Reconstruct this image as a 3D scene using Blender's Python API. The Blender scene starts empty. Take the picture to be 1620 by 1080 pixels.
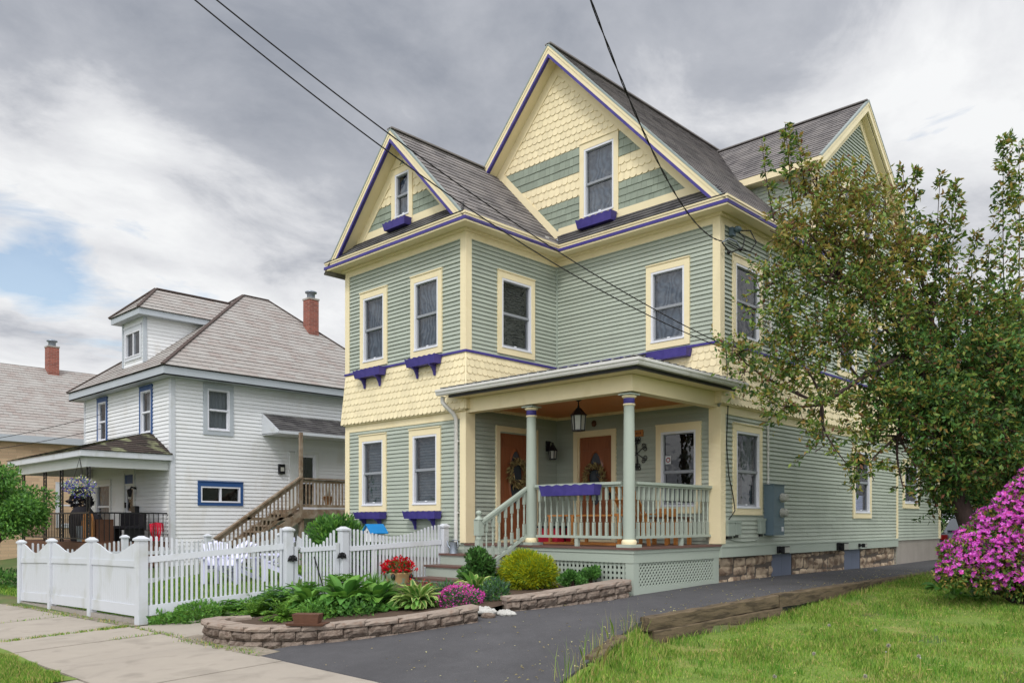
import bpy, math, random
import numpy as np
from mathutils import Vector, Matrix
random.seed(7); RNG = np.random.default_rng(7)
scene = bpy.context.scene
R = math.radians
# ------------------------------------------------------------------ camera
CAM = (7.7844, -13.672, 1.75)
cd = bpy.data.cameras.new('camera'); cam = bpy.data.objects.new('camera', cd)
scene.collection.objects.link(cam); scene.camera = cam
cam.location = CAM; cam.rotation_euler = (R(90), 0, math.atan2(.6921, .7218))
cd.sensor_width = 36; cd.lens = 28.98; cd.shift_y = .1753; cd.clip_start = .05; cd.clip_end = 3000
# ------------------------------------------------------------------ exposure
scene.view_settings.view_transform = 'Standard'; scene.view_settings.look = 'None'
scene.view_settings.exposure = 0.0; scene.view_settings.gamma = 1
# ------------------------------------------------------------------ sky
SUN_EL, SUN_DIR = R(48), Vector((.50, -.87, 0)).normalized()       # direction towards the sun, in plan
world = bpy.data.worlds.new('World'); scene.world = world; world.use_nodes = True
wt = world.node_tree; wn = wt.nodes; wl = wt.links
for n in list(wn): wn.remove(n)
def N(tree, t, **kw):
    n = tree.nodes.new(t)
    for k, v in kw.items(): setattr(n, k, v)
    return n
def mth(tree, op, a, b=None, c=None, clamp=False):
    n = tree.nodes.new('ShaderNodeMath'); n.operation = op; n.use_clamp = clamp
    for i, x in enumerate((a, b, c)):
        if x is None: continue
        if isinstance(x, (int, float)): n.inputs[i].default_value = x
        else: tree.links.new(x, n.inputs[i])
    return n.outputs[0]
def ramp(tree, fac, stops, interp='LINEAR'):
    n = tree.nodes.new('ShaderNodeValToRGB'); n.color_ramp.interpolation = interp
    e = n.color_ramp.elements
    while len(e) < len(stops): e.new(.5)
    for i, (p, c) in enumerate(stops):
        e[i].position = p; e[i].color = c if len(c) == 4 else (*c, 1)
    tree.links.new(fac, n.inputs[0]); return n.outputs[0]
def mixc(tree, fac, a, b, blend='MIX'):
    n = tree.nodes.new('ShaderNodeMix'); n.data_type = 'RGBA'; n.blend_type = blend
    for s, x in ((0, fac), (6, a), (7, b)):
        if isinstance(x, (int, float)): n.inputs[s].default_value = x
        elif isinstance(x, (tuple, list)): n.inputs[s].default_value = (*x[:3], 1)
        else: tree.links.new(x, n.inputs[s])
    return n.outputs[2]
def sky():
    T = wt
    out = N(T, 'ShaderNodeOutputWorld'); bg = N(T, 'ShaderNodeBackground'); wl.new(bg.outputs[0], out.inputs[0])
    st = N(T, 'ShaderNodeTexSky', sky_type='NISHITA', sun_disc=False); st.sun_elevation = SUN_EL
    st.sun_rotation = math.atan2(SUN_DIR.x, SUN_DIR.y); st.air_density = 1.2; st.dust_density = .6
    tc = N(T, 'ShaderNodeTexCoord'); sx = N(T, 'ShaderNodeSeparateXYZ'); wl.new(tc.outputs['Generated'], sx.inputs[0])
    z = mth(T, 'ADD', mth(T, 'MAXIMUM', sx.outputs[2], 0.0), .22)
    cx = N(T, 'ShaderNodeCombineXYZ')
    wl.new(mth(T, 'DIVIDE', sx.outputs[0], z), cx.inputs[0]); wl.new(mth(T, 'DIVIDE', sx.outputs[1], z), cx.inputs[1])
    def noise(scale, det, rough, dist, off):
        mp = N(T, 'ShaderNodeMapping'); mp.inputs['Location'].default_value = off; mp.inputs['Rotation'].default_value = (0, 0, .7)
        mp.inputs['Scale'].default_value = (1, .8, 1)
        wl.new(cx.outputs[0], mp.inputs[0])
        n = N(T, 'ShaderNodeTexNoise'); n.inputs['Scale'].default_value = scale; n.inputs['Detail'].default_value = det
        n.inputs['Roughness'].default_value = rough; n.inputs['Distortion'].default_value = dist
        wl.new(mp.outputs[0], n.inputs[0]); return n.outputs['Fac']
    big = noise(1.1, 3, .45, .15, (3.1, 1.7, 0)); fine = noise(3.4, 8, .6, .25, (9.2, 4.4, 0))
    def lobe(az_el, width):                 # soft region of sky round a direction
        az, el = az_el
        v = N(T, 'ShaderNodeVectorMath', operation='DOT_PRODUCT'); nm = N(T, 'ShaderNodeVectorMath', operation='NORMALIZE')
        wl.new(tc.outputs['Generated'], nm.inputs[0]); wl.new(nm.outputs[0], v.inputs[0])
        v.inputs[1].default_value = (math.sin(az) * math.cos(el), math.cos(az) * math.cos(el), math.sin(el))
        mr = N(T, 'ShaderNodeMapRange', interpolation_type='SMOOTHSTEP'); wl.new(v.outputs['Value'], mr.inputs[0])
        mr.inputs[1].default_value = math.cos(width); mr.inputs[2].default_value = 1; return mr.outputs[0]
    dens = mth(T, 'ADD', mth(T, 'MULTIPLY', big, .56), mth(T, 'MULTIPLY', fine, .48))
    return T, st, bg, dens, fine, big, lobe
def finish_sky():
    T, st, bg, dens, fine, big, lobe = sky()
    yaw = -math.atan2(.6921, .7218)
    def view(px, py): return (yaw + math.atan((px - 810) / 1304), math.atan((824 - py) / math.hypot(1304, px - 810)))
    d = dens
    d = mth(T, 'ADD', d, mth(T, 'MULTIPLY', lobe(view(1150, 60), R(30)), .075))     # slate bank over the ridge
    d = mth(T, 'ADD', d, mth(T, 'MULTIPLY', lobe(view(60, 150), R(26)), .14))      # grey bank over the left house
    d = mth(T, 'SUBTRACT', d, mth(T, 'MULTIPLY', lobe(view(400, 200), R(13)), .08))
    d = mth(T, 'SUBTRACT', d, mth(T, 'MULTIPLY', lobe(view(60, 520), R(19)), .17))
    d = mth(T, 'SUBTRACT', d, mth(T, 'MULTIPLY', lobe(view(1560, 330), R(15)), .10))
    col = ramp(T, d, [(.40, (.92, .93, .94)), (.50, (.74, .75, .78)), (.575, (.48, .50, .55)), (.70, (.32, .345, .40))])
    tc2 = N(T, 'ShaderNodeTexCoord'); mp = N(T, 'ShaderNodeMapping'); mp.inputs['Scale'].default_value = (1.6, 1.6, 7.5); mp.inputs['Location'].default_value = (.3, .1, .35); wl.new(tc2.outputs['Generated'], mp.inputs[0])
    nz = N(T, 'ShaderNodeTexNoise'); nz.inputs['Scale'].default_value = 2.6; nz.inputs['Detail'].default_value = 7; nz.inputs['Roughness'].default_value = .58; nz.inputs['Distortion'].default_value = .4; wl.new(mp.outputs[0], nz.inputs[0])
    hole = mth(T, 'ADD', nz.outputs['Fac'], mth(T, 'SUBTRACT', mth(T, 'MULTIPLY', mth(T, 'ADD', lobe(view(0, 400), R(5.6)), mth(T, 'MULTIPLY', lobe(view(190, 480), R(7)), .78)), .30), .30))
    hole = ramp(T, hole, [(.36, (0, 0, 0)), (.52, (1, 1, 1))])
    sc = N(T, 'ShaderNodeVectorMath', operation='SCALE'); wl.new(st.outputs[0], sc.inputs[0]); sc.inputs[3].default_value = .15
    c = mixc(T, mth(T, 'MULTIPLY', hole, .8), col, sc.outputs[0])
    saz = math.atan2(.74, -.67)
    glow = mth(T, 'ADD', mth(T, 'MULTIPLY', lobe((saz, SUN_EL), R(105)), SKYGLOW), 1.0)  # unseen sky behind the camera made brighter, added to light the facades
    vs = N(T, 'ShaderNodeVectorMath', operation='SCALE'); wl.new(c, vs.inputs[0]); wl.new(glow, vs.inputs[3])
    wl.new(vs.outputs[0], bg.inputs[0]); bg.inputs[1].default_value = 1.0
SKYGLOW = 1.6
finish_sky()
sd = bpy.data.lights.new('sun', 'SUN'); sd.energy = 1.5; sd.angle = R(11); sd.color = (1, .97, .93)
so = bpy.data.objects.new('sun', sd); scene.collection.objects.link(so); so.location = (-8, -20, 30)
sv = Vector((SUN_DIR.x * math.cos(SUN_EL), SUN_DIR.y * math.cos(SUN_EL), math.sin(SUN_EL)))
so.rotation_euler = sv.to_track_quat('Z', 'Y').to_euler()
# ------------------------------------------------------------------ pixels of the survey -> plan positions
PP = (1.968, 13.3)
def _inv(x, d):
    a = x - PP[0]; b = d - PP[1]
    return (.7218 * a - .6921 * b, .6921 * a + .7218 * b - 2.71)
def at(px, py, z):
    d = (1.75 - z) * 1304 / (py - 824); return Vector((*_inv((px - 810) / 1304 * d, d), z))
def atd(px, py, d):
    return Vector((*_inv((px - 810) / 1304 * d, d), 1.75 + (824 - py) * d / 1304))
# ------------------------------------------------------------------ materials
def lin(r, g, b):
    f = lambda c: (c / 255 / 12.92) if c / 255 <= .04045 else ((c / 255 + .055) / 1.055) ** 2.4
    return (f(r), f(g), f(b))
MATS = {}
def M(name, col, rough=.6, var=.08, scale=3., col2=None, fac2=(.5, .7), scale2=8., bump=0., bscale=40., island=0., stretch=(1, 1, 1), spec=.35,
      metal=0., coat=0., uv=False, trans=0., col3=None, dist=.5):
    m = bpy.data.materials.new(name); m.use_nodes = True; t = m.node_tree; b = t.nodes['Principled BSDF']
    tc = N(t, 'ShaderNodeTexCoord'); mp = N(t, 'ShaderNodeMapping'); mp.inputs['Scale'].default_value = stretch
    t.links.new(tc.outputs['UV' if uv else 'Object'], mp.inputs[0])
    def noise(s, det=5, off=0):
        n = N(t, 'ShaderNodeTexNoise'); n.inputs['Scale'].default_value = s; n.inputs['Detail'].default_value = det
        n.inputs['Distortion'].default_value = dist
        t.links.new(mp.outputs[0], n.inputs[0]); return n.outputs['Fac']
    c = (*col, 1) if not isinstance(col, bpy.types.NodeSocket) else col
    base = col
    if col2 is not None:
        f = ramp(t, noise(scale2), [(fac2[0], (0, 0, 0)), (fac2[1], (1, 1, 1))]); base = mixc(t, f, col, col2)
    if col3 is not None:
        g = N(t, 'ShaderNodeNewGeometry'); f = ramp(t, g.outputs['Random Per Island'], [(.3, (0, 0, 0)), (1, (1, 1, 1))]); base = mixc(t, f, base, col3)
    v = mth(t, 'ADD', mth(t, 'MULTIPLY', mth(t, 'SUBTRACT', noise(scale), .5), var * 3.2), 1.)
    v = mth(t, 'MULTIPLY', v, mth(t, 'ADD', mth(t, 'MULTIPLY', mth(t, 'SUBTRACT', noise(scale * 9, 3), .5), var * 1.2), 1.))
    if island:
        g = N(t, 'ShaderNodeNewGeometry')
        v = mth(t, 'MULTIPLY', v, mth(t, 'ADD', mth(t, 'MULTIPLY', mth(t, 'SUBTRACT', g.outputs['Random Per Island'], .5), island * 2), 1.))
    s = N(t, 'ShaderNodeVectorMath', operation='SCALE')
    if isinstance(base, tuple): s.inputs[0].default_value = base[:3]
    else: t.links.new(base, s.inputs[0])
    t.links.new(v, s.inputs[3]); t.links.new(s.outputs[0], b.inputs['Base Color'])
    b.inputs['Roughness'].default_value = rough; b.inputs['Specular IOR Level'].default_value = spec; b.inputs['Metallic'].default_value = metal
    if coat: b.inputs['Coat Weight'].default_value = coat
    if bump:
        bn = N(t, 'ShaderNodeBump'); bn.inputs['Strength'].default_value = bump; bn.inputs['Distance'].default_value = .02
        t.links.new(noise(bscale, 6), bn.inputs['Height']); t.links.new(bn.outputs[0], b.inputs['Normal'])
    if trans:
        tr = N(t, 'ShaderNodeBsdfTranslucent'); t.links.new(s.outputs[0], tr.inputs[0]); mx = N(t, 'ShaderNodeMixShader'); mx.inputs[0].default_value = trans
        t.links.new(b.outputs[0], mx.inputs[1]); t.links.new(tr.outputs[0], mx.inputs[2]); t.links.new(mx.outputs[0], t.nodes['Material Output'].inputs[0])
    MATS[name] = m; return m
def roof_mat(name, ca, cb, cm, bw, bh, rough=.85, big=None, bigf=(.45, .7)):
    m = bpy.data.materials.new(name); m.use_nodes = True; t = m.node_tree; b = t.nodes['Principled BSDF']
    tc = N(t, 'ShaderNodeTexCoord'); br = N(t, 'ShaderNodeTexBrick'); t.links.new(tc.outputs['UV'], br.inputs[0])
    br.inputs['Color1'].default_value = (*ca, 1); br.inputs['Color2'].default_value = (*cb, 1); br.inputs['Mortar'].default_value = (*cm, 1)
    br.inputs['Scale'].default_value = 1; br.inputs['Mortar Size'].default_value = .004; br.inputs['Brick Width'].default_value = bw; br.inputs['Row Height'].default_value = bh
    br.inputs['Bias'].default_value = 0
    n = N(t, 'ShaderNodeTexNoise'); n.inputs['Scale'].default_value = 1.6; n.inputs['Detail'].default_value = 6; t.links.new(tc.outputs['UV'], n.inputs[0])
    n2 = N(t, 'ShaderNodeTexNoise'); n2.inputs['Scale'].default_value = 55; n2.inputs['Detail'].default_value = 3; t.links.new(tc.outputs['UV'], n2.inputs[0])
    c = br.outputs[0]
    if big: c = mixc(t, ramp(t, n.outputs[0], [(bigf[0], (0, 0, 0)), (bigf[1], (1, 1, 1))]), c, big)
    s = N(t, 'ShaderNodeVectorMath', operation='SCALE'); t.links.new(c, s.inputs[0])
    t.links.new(mth(t, 'ADD', mth(t, 'MULTIPLY', n2.outputs[0], .9), .55), s.inputs[3]); t.links.new(s.outputs[0], b.inputs['Base Color'])
    b.inputs['Roughness'].default_value = rough; b.inputs['Specular IOR Level'].default_value = .25
    bn = N(t, 'ShaderNodeBump'); bn.inputs['Strength'].default_value = .4; bn.inputs['Distance'].default_value = .01; t.links.new(n2.outputs[0], bn.inputs['Height']); t.links.new(bn.outputs[0], b.inputs['Normal'])
    MATS[name] = m; return m
def glass_mat(name, tint=(.75, .8, .85), refl=.22, wob=.03):
    m = bpy.data.materials.new(name); m.use_nodes = True; t = m.node_tree
    for n in list(t.nodes):
        if n.type != 'OUTPUT_MATERIAL': t.nodes.remove(n)
    o = t.nodes['Material Output']; tr = N(t, 'ShaderNodeBsdfTransparent'); tr.inputs[0].default_value = (*tint, 1)
    gl = N(t, 'ShaderNodeBsdfGlossy'); gl.inputs['Roughness'].default_value = .03; mx = N(t, 'ShaderNodeMixShader')
    lw = N(t, 'ShaderNodeLayerWeight'); lw.inputs[0].default_value = .18
    t.links.new(mth(t, 'ADD', mth(t, 'MULTIPLY', lw.outputs['Fresnel'], .7), refl, clamp=True), mx.inputs[0])
    tc = N(t, 'ShaderNodeTexCoord'); n = N(t, 'ShaderNodeTexNoise'); n.inputs['Scale'].default_value = 3.5; n.inputs['Detail'].default_value = 2; t.links.new(tc.outputs['Object'], n.inputs[0])
    bn = N(t, 'ShaderNodeBump'); bn.inputs['Strength'].default_value = wob * 10; bn.inputs['Distance'].default_value = .02; t.links.new(n.outputs[0], bn.inputs['Height']); t.links.new(bn.outputs[0], gl.inputs['Normal'])
    t.links.new(tr.outputs[0], mx.inputs[1]); t.links.new(gl.outputs[0], mx.inputs[2]); t.links.new(mx.outputs[0], o.inputs[0])
    MATS[name] = m; return m
GREEN = lin(164, 171, 158); CREAM = lin(229, 214, 176); PURPLE = lin(62, 54, 124)
M('green_siding', GREEN, .55, .05, 1.2, stretch=(1, 1, .6), bump=.08, bscale=30, island=.07, col2=lin(154, 161, 148), fac2=(.5, .75), scale2=.9)
M('green_trim', lin(159, 168, 156), .5, .04, 2, bump=.05)
M('green_shingle', lin(137, 146, 131), .65, .05, 3, island=.09, bump=.1)
M('cream_paint', CREAM, .5, .04, 2.5, bump=.05, col2=lin(218, 201, 158), fac2=(.58, .8), scale2=2.2)
M('cream_shingle', lin(229, 214, 176), .6, .04, 3, island=.06, bump=.08)
M('purple_paint', PURPLE, .5, .13, 3, bump=.06, col2=lin(72, 62, 134), fac2=(.45, .7), scale2=6)
M('white_paint', lin(226, 227, 226), .45, .03, 2)
M('vinyl_white', lin(196, 199, 204), .35, .025, 2, col2=lin(174, 176, 170), fac2=(.54, .8), scale2=2.6, stretch=(1, 1, .6))
M('sash_grey', lin(140, 143, 148), .4, .04, 2)
M('window_white', lin(215, 216, 222), .4, .02, 2)
M('drip_edge', lin(140, 150, 146), .4, .05, 2, metal=.2)
M('soffit_brown', lin(70, 56, 50), .7, .08)
M('deck_brown', lin(104, 78, 70), .5, .12, 4, stretch=(.4, 4, 4))
M('ceiling_wood', lin(196, 124, 62), .4, .2, 3, stretch=(.5, 9, 1), bump=.05)
M('door_wood', lin(136, 80, 50), .3, .2, 5, stretch=(6, 6, .6), bump=.04, coat=.3)
M('black_metal', lin(28, 28, 30), .4, .1)
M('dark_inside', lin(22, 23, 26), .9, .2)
M('frosted', lin(190, 190, 180), .4, .05, trans=.3)
M('blind_grey', lin(96, 104, 108), .8, .12, 30, stretch=(.05, .05, 1.2))
def wavy(name, ca, cb, sc, dist):
    """sheer fabric and insect screen that beat against each other in wavy bands"""
    m = bpy.data.materials.new(name); m.use_nodes = True; t = m.node_tree; b = t.nodes['Principled BSDF']; tc = N(t, 'ShaderNodeTexCoord'); mp = N(t, 'ShaderNodeMapping'); mp.inputs['Scale'].default_value = (1, 1, .8); t.links.new(tc.outputs['Object'], mp.inputs[0])
    w = N(t, 'ShaderNodeTexWave'); w.inputs['Scale'].default_value = sc; w.inputs['Distortion'].default_value = dist; w.inputs['Detail'].default_value = 1.5; w.inputs['Detail Scale'].default_value = 1.2; t.links.new(mp.outputs[0], w.inputs[0])
    n = N(t, 'ShaderNodeTexNoise'); n.inputs['Scale'].default_value = 1.6; t.links.new(tc.outputs['Object'], n.inputs[0])
    f = mth(t, 'ADD', mth(t, 'MULTIPLY', w.outputs['Fac'], .55), mth(t, 'MULTIPLY', n.outputs['Fac'], .5)); t.links.new(ramp(t, f, [(.2, ca), (.85, cb)]), b.inputs['Base Color']); b.inputs['Roughness'].default_value = .9; MATS[name] = m
wavy('screen_grey', lin(60, 72, 84), lin(112, 122, 132), 2.6, 14)
M('curtain_white', lin(170, 170, 172), .9, .15, 12, stretch=(3, 3, .1), trans=.3)
M('gutter_white', lin(205, 203, 198), .4, .06, 2, col2=lin(165, 160, 150), fac2=(.6, .8), scale2=5)
M('foundation_stone', lin(176, 158, 134), .9, .25, 5, col2=lin(112, 94, 78), fac2=(.42, .6), scale2=4, bump=.8, bscale=22, island=.18)
M('mortar', lin(92, 84, 76), .95, .2, 8, bump=.5)
M('hatch_blue', lin(98, 106, 122), .6, .06, 3, stretch=(4, 4, .4))
M('concrete', lin(150, 143, 134), .9, .1, 2.5, bump=.25, bscale=50)
M('metal_roof', lin(150, 150, 146), .45, .05, metal=.5)
roof_mat('roof_shingle', lin(130, 125, 123), lin(96, 92, 92), lin(46, 43, 44), .31, .17, big=lin(134, 128, 125))
roof_mat('roof_slate', lin(158, 154, 149), lin(150, 139, 133), lin(96, 91, 88), .3, .2, big=lin(162, 158, 153))
roof_mat('roof_moss', lin(72, 62, 56), lin(56, 50, 46), lin(40, 35, 33), .3, .14, big=lin(128, 130, 100), bigf=(.52, .6))
roof_mat('roof_dark', lin(82, 80, 80), lin(62, 60, 62), lin(30, 30, 32), .3, .14, big=lin(108, 106, 104))
roof_mat('brick_red', lin(148, 88, 74), lin(120, 70, 60), lin(150, 138, 128), .21, .07)
roof_mat('tan_stone', lin(206, 178, 146), lin(184, 156, 128), lin(160, 144, 124), .5, .115)
glass_mat('pane_glass', (.72, .77, .82), .12, .06); glass_mat('pane_porch', (.5, .52, .55), .07)
M('white_siding', lin(220, 221, 222), .5, .035, 1.2, stretch=(1, 1, .5), island=.03, col2=lin(205, 202, 196), fac2=(.55, .8), scale2=1.4)
M('sack_cloth', lin(176, 174, 168), .8, .12, 12)
M('grey_trim', lin(172, 178, 184), .5, .06, 2)
M('pale_trim', lin(205, 207, 205), .5, .05, 2)
M('blue_trim', lin(44, 78, 128), .45, .06, 3)
M('weathered_wood', lin(118, 98, 78), .8, .22, 4, stretch=(2, 2, 2), bump=.15, col2=lin(150, 138, 122), fac2=(.4, .7), scale2=3)
M('orange_wood', lin(176, 116, 58), .45, .18, 4, stretch=(1, 1, 4))
M('red_cloth', lin(175, 20, 48), .85, .15, 8)
M('dark_cloth', lin(34, 32, 38), .9, .3, 8)
M('terracotta', lin(178, 148, 104), .6, .12, 5, col2=lin(140, 158, 132), fac2=(.5, .55), scale2=5)
M('brown_wood', lin(92, 62, 46), .8, .2, 8, bump=.3)
M('sky_blue', lin(28, 126, 190), .5, .08, 6)
M('galvanised', lin(140, 148, 158), .4, .12, 6, metal=.6)
M('meter_grey', lin(92, 110, 120), .45, .06, 3)
M('box_grey', lin(142, 152, 142), .5, .06, 3)
M('lavender', lin(205, 205, 232), .5, .05, 4)
M('wreath_straw', lin(150, 134, 88), .9, .3, 20, island=.4)
M('asphalt', lin(76, 75, 77), .9, .30, .6, col2=lin(106, 104, 104), fac2=(.54, .80), scale2=90, bump=.5, bscale=140)
M('sidewalk', lin(158, 149, 137), .9, .09, .9, col2=lin(138, 130, 119), fac2=(.52, .75), scale2=2.2, bump=.25, bscale=90)
M('joint_dark', lin(96, 86, 76), .95, .2, 10)
M('soil', lin(78, 62, 50), .95, .25, 12, bump=.6)
M('gravel_dirt', lin(140, 130, 116), .95, .2, 14, col2=lin(110, 106, 86), fac2=(.5, .65), scale2=6, bump=.6, bscale=80)
M('lawn_base', lin(104, 124, 52), .95, .25, 2.2, col2=lin(150, 136, 86), fac2=(.56, .74), scale2=1.3, bump=.5, bscale=60)
M('ground_green', lin(80, 98, 52), .95, .2, .6, col2=lin(104, 100, 66), fac2=(.5, .7), scale2=.8)
M('timber', lin(104, 90, 70), .9, .25, 5, stretch=(5, .7, 5), bump=.6, bscale=24, col2=lin(70, 60, 46), fac2=(.45, .65), scale2=4)
M('wall_block', lin(126, 113, 102), .95, .2, 9, island=.16, col2=lin(96, 82, 72), fac2=(.45, .62), scale2=14, bump=.9, bscale=40)
M('wall_cap', lin(150, 136, 124), .95, .14, 8, island=.08, col2=lin(138, 118, 104), fac2=(.5, .7), scale2=12, bump=.5, bscale=50)
M('bark', lin(62, 50, 46), .95, .25, 14, stretch=(2, 2, .6), bump=.6)
M('twig', lin(74, 52, 48), .9, .2, 14)
M('cable', lin(24, 20, 22), .6, .1)
M('car_silver', lin(84, 88, 94), .25, .04, metal=.6, coat=.5)
M('car_glass', lin(60, 66, 72), .08, .05, spec=.8)
M('lens_red', lin(130, 14, 22), .2, .1)
def leafm(name, col, var=.14, trans=.3, island=.3, rough=.5, col3=None): return M(name, lin(*col), rough, var, 3, island=island, trans=trans, spec=.3, col3=None if col3 is None else lin(*col3))
leafm('leaf_olive', (146, 144, 62), col3=(150, 120, 68)); leafm('leaf_green', (100, 132, 58), col3=(126, 142, 66)); leafm('leaf_dark', (66, 92, 48)); leafm('leaf_bronze', (132, 88, 64), col3=(108, 92, 58))
leafm('leaf_bright', (118, 164, 66), col3=(86, 132, 54)); leafm('leaf_mid', (82, 132, 56), col3=(106, 150, 72)); leafm('leaf_forest', (66, 108, 52), col3=(90, 132, 66))
leafm('leaf_yellow', (198, 196, 34), col3=(150, 166, 40)); leafm('leaf_lime', (128, 168, 62), col3=(106, 146, 56)); leafm('leaf_variegated', (196, 206, 128), col3=(104, 148, 70)); leafm('leaf_blue', (86, 116, 94), col3=(70, 100, 76))
leafm('petal_magenta', (206, 76, 192), .1, .35, .2, col3=(226, 118, 214)); leafm('petal_pink', (222, 84, 170), .1, .35, .2); leafm('petal_red', (204, 20, 40), .12, .3, .25)
leafm('petal_purple', (92, 84, 176), .12, .3, .25); leafm('dandelion_fluff', (186, 182, 168), .06, .2, .1); leafm('petal_white', (232, 232, 222), .06, .3, .08); leafm('petal_cream', (218, 214, 150), .08, .3, .1)
leafm('grass_blade', (122, 158, 58), .26, .35, .3, col3=(150, 172, 80)); leafm('grass_dry', (184, 172, 108), .15, .3, .25); leafm('grass_dark', (98, 144, 52), .2, .35, .3); leafm('leaf_litter', (168, 152, 96), .15, .1, .3)
# ------------------------------------------------------------------ mesh helpers
COL = scene.collection; ORG = {}
Z3 = Vector((0, 0, 1))
def clip(poly, a, b, c):                    # keep a*u+b*v<=c
    out = []
    for i in range(len(poly)):
        p, q = poly[i], poly[(i + 1) % len(poly)]
        fp, fq = a * p[0] + b * p[1] - c, a * q[0] + b * q[1] - c
        if fp <= 1e-9: out.append(p)
        if (fp < -1e-9 and fq > 1e-9) or (fp > 1e-9 and fq < -1e-9):
            t = fp / (fp - fq); out.append((p[0] + (q[0] - p[0]) * t, p[1] + (q[1] - p[1]) * t))
    return out
class Wall:
    """a wall plane: u along it (absolute x or y), v = height, n = outwards"""
    def __init__(s, o, u, n, v=Z3): s.o, s.u, s.n, s.v = Vector(o), Vector(u), Vector(n), Vector(v)
    def p(s, u, v, n=0.): return s.o + s.u * u + s.v * v + s.n * n
class MB:
    def __init__(s): s.v, s.f, s.m, s.uv, s.sm = [], [], [], [], []
    def face(s, pts, m=0, uv=None, sm=False):
        k = len(s.v); s.v += [tuple(p) for p in pts]; s.f.append(tuple(range(k, k + len(pts)))); s.m.append(m); s.sm.append(sm)
        s.uv += uv if uv else [(0, 0)] * len(pts)
    def mesh(s, vs, fs, m=0, sm=False):
        k = len(s.v); s.v += [tuple(p) for p in vs]
        for f in fs: s.f.append(tuple(k + i for i in f)); s.m.append(m); s.sm.append(sm); s.uv += [(.15, .08)] * len(f)
    def hexa(s, b, t, m=0):                 # bottom and top loops of equal length
        n = len(b); s.mesh(list(b) + list(t), [tuple(range(n - 1, -1, -1)), tuple(range(n, 2 * n))] + [(i, (i + 1) % n, n + (i + 1) % n, n + i) for i in range(n)], m)
    def box(s, a, b, m=0):
        x0, x1 = sorted((a[0], b[0])); y0, y1 = sorted((a[1], b[1])); z0, z1 = sorted((a[2], b[2]))
        s.hexa([(x0, y0, z0), (x1, y0, z0), (x1, y1, z0), (x0, y1, z0)], [(x0, y0, z1), (x1, y0, z1), (x1, y1, z1), (x0, y1, z1)], m)
    def wbox(s, W, u0, u1, v0, v1, n0, n1, m=0):
        s.hexa([W.p(u0, v0, n1), W.p(u1, v0, n1), W.p(u1, v0, n0), W.p(u0, v0, n0)], [W.p(u0, v1, n1), W.p(u1, v1, n1), W.p(u1, v1, n0), W.p(u0, v1, n0)], m)
    def wprism(s, W, poly, n0, n1, m=0):    # polygon (u,v) extruded along n
        s.hexa([W.p(u, v, n0) for u, v in poly], [W.p(u, v, n1) for u, v in poly], m)
    def frame(s, W, u0, u1, v0, v1, w, n0, n1, m=0, wb=None, wt=None):
        wb = w if wb is None else wb; wt = w if wt is None else wt
        s.wbox(W, u0, u0 + w, v0, v1, n0, n1, m); s.wbox(W, u1 - w, u1, v0, v1, n0, n1, m)
        s.wbox(W, u0 + w, u1 - w, v1 - wt, v1, n0, n1 - .001, m); s.wbox(W, u0 + w, u1 - w, v0, v0 + wb, n0, n1 - .001, m)
    def beam(s, a, b, w, h, m=0, up=Z3):
        a, b = Vector(a), Vector(b); d = (b - a).normalized(); x = d.cross(up)
        if x.length < 1e-4: x = d.cross(Vector((1, 0, 0)))
        x.normalize(); y = x.cross(d); q = [(-w / 2, -h / 2), (w / 2, -h / 2), (w / 2, h / 2), (-w / 2, h / 2)]
        s.hexa([a + x * i + y * j for i, j in q], [b + x * i + y * j for i, j in q], m)
    def tube(s, pts, r, n=6, m=0, cap=True):
        pts = [Vector(p) for p in pts]; rs = r if isinstance(r, (list, tuple)) else [r] * len(pts); k0 = len(s.v); L = len(pts)
        ref = None; vs = []
        for i, p in enumerate(pts):
            d = (pts[min(i + 1, L - 1)] - pts[max(i - 1, 0)]).normalized()
            if ref is None: ref = d.cross(Z3 if abs(d.z) < .9 else Vector((1, 0, 0))).normalized()
            ref = (ref - d * ref.dot(d)).normalized(); y = d.cross(ref)
            vs += [p + (ref * math.cos(2 * math.pi * j / n) + y * math.sin(2 * math.pi * j / n)) * rs[i] for j in range(n)]
        fs = [(i * n + j, i * n + (j + 1) % n, (i + 1) * n + (j + 1) % n, (i + 1) * n + j) for i in range(L - 1) for j in range(n)]
        s.mesh(vs, fs, m, True)
        if cap: s.mesh(vs[:n], [tuple(range(n - 1, -1, -1))], m); s.mesh(vs[-n:], [tuple(range(n))], m)
    def lathe(s, c, prof, n=14, m=0, sm=True, sq=None):
        c = Vector(c); vs = []
        for r, z in prof: vs += [c + Vector((r * math.cos(2 * math.pi * (j + .5) / n), r * math.sin(2 * math.pi * (j + .5) / n), z)) for j in range(n)]
        fs = [(i * n + j, i * n + (j + 1) % n, (i + 1) * n + (j + 1) % n, (i + 1) * n + j) for i in range(len(prof) - 1) for j in range(n)]
        s.mesh(vs, fs, m, sm); s.mesh(vs[:n], [tuple(range(n - 1, -1, -1))], m); s.mesh(vs[-n:], [tuple(range(n))], m)
    def ball(s, c, r, m=0, seg=10, rings=7, sc=(1, 1, 1)):
        c = Vector(c); vs = []
        for i in range(rings + 1):
            a = math.pi * i / rings
            for j in range(seg):
                b = 2 * math.pi * j / seg; vs.append(c + Vector((r * sc[0] * math.sin(a) * math.cos(b), r * sc[1] * math.sin(a) * math.sin(b), r * sc[2] * math.cos(a))))
        s.mesh(vs, [((i + 1) * seg + j, (i + 1) * seg + (j + 1) % seg, i * seg + (j + 1) % seg, i * seg + j) for i in range(rings) for j in range(seg)], m, True)
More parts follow.
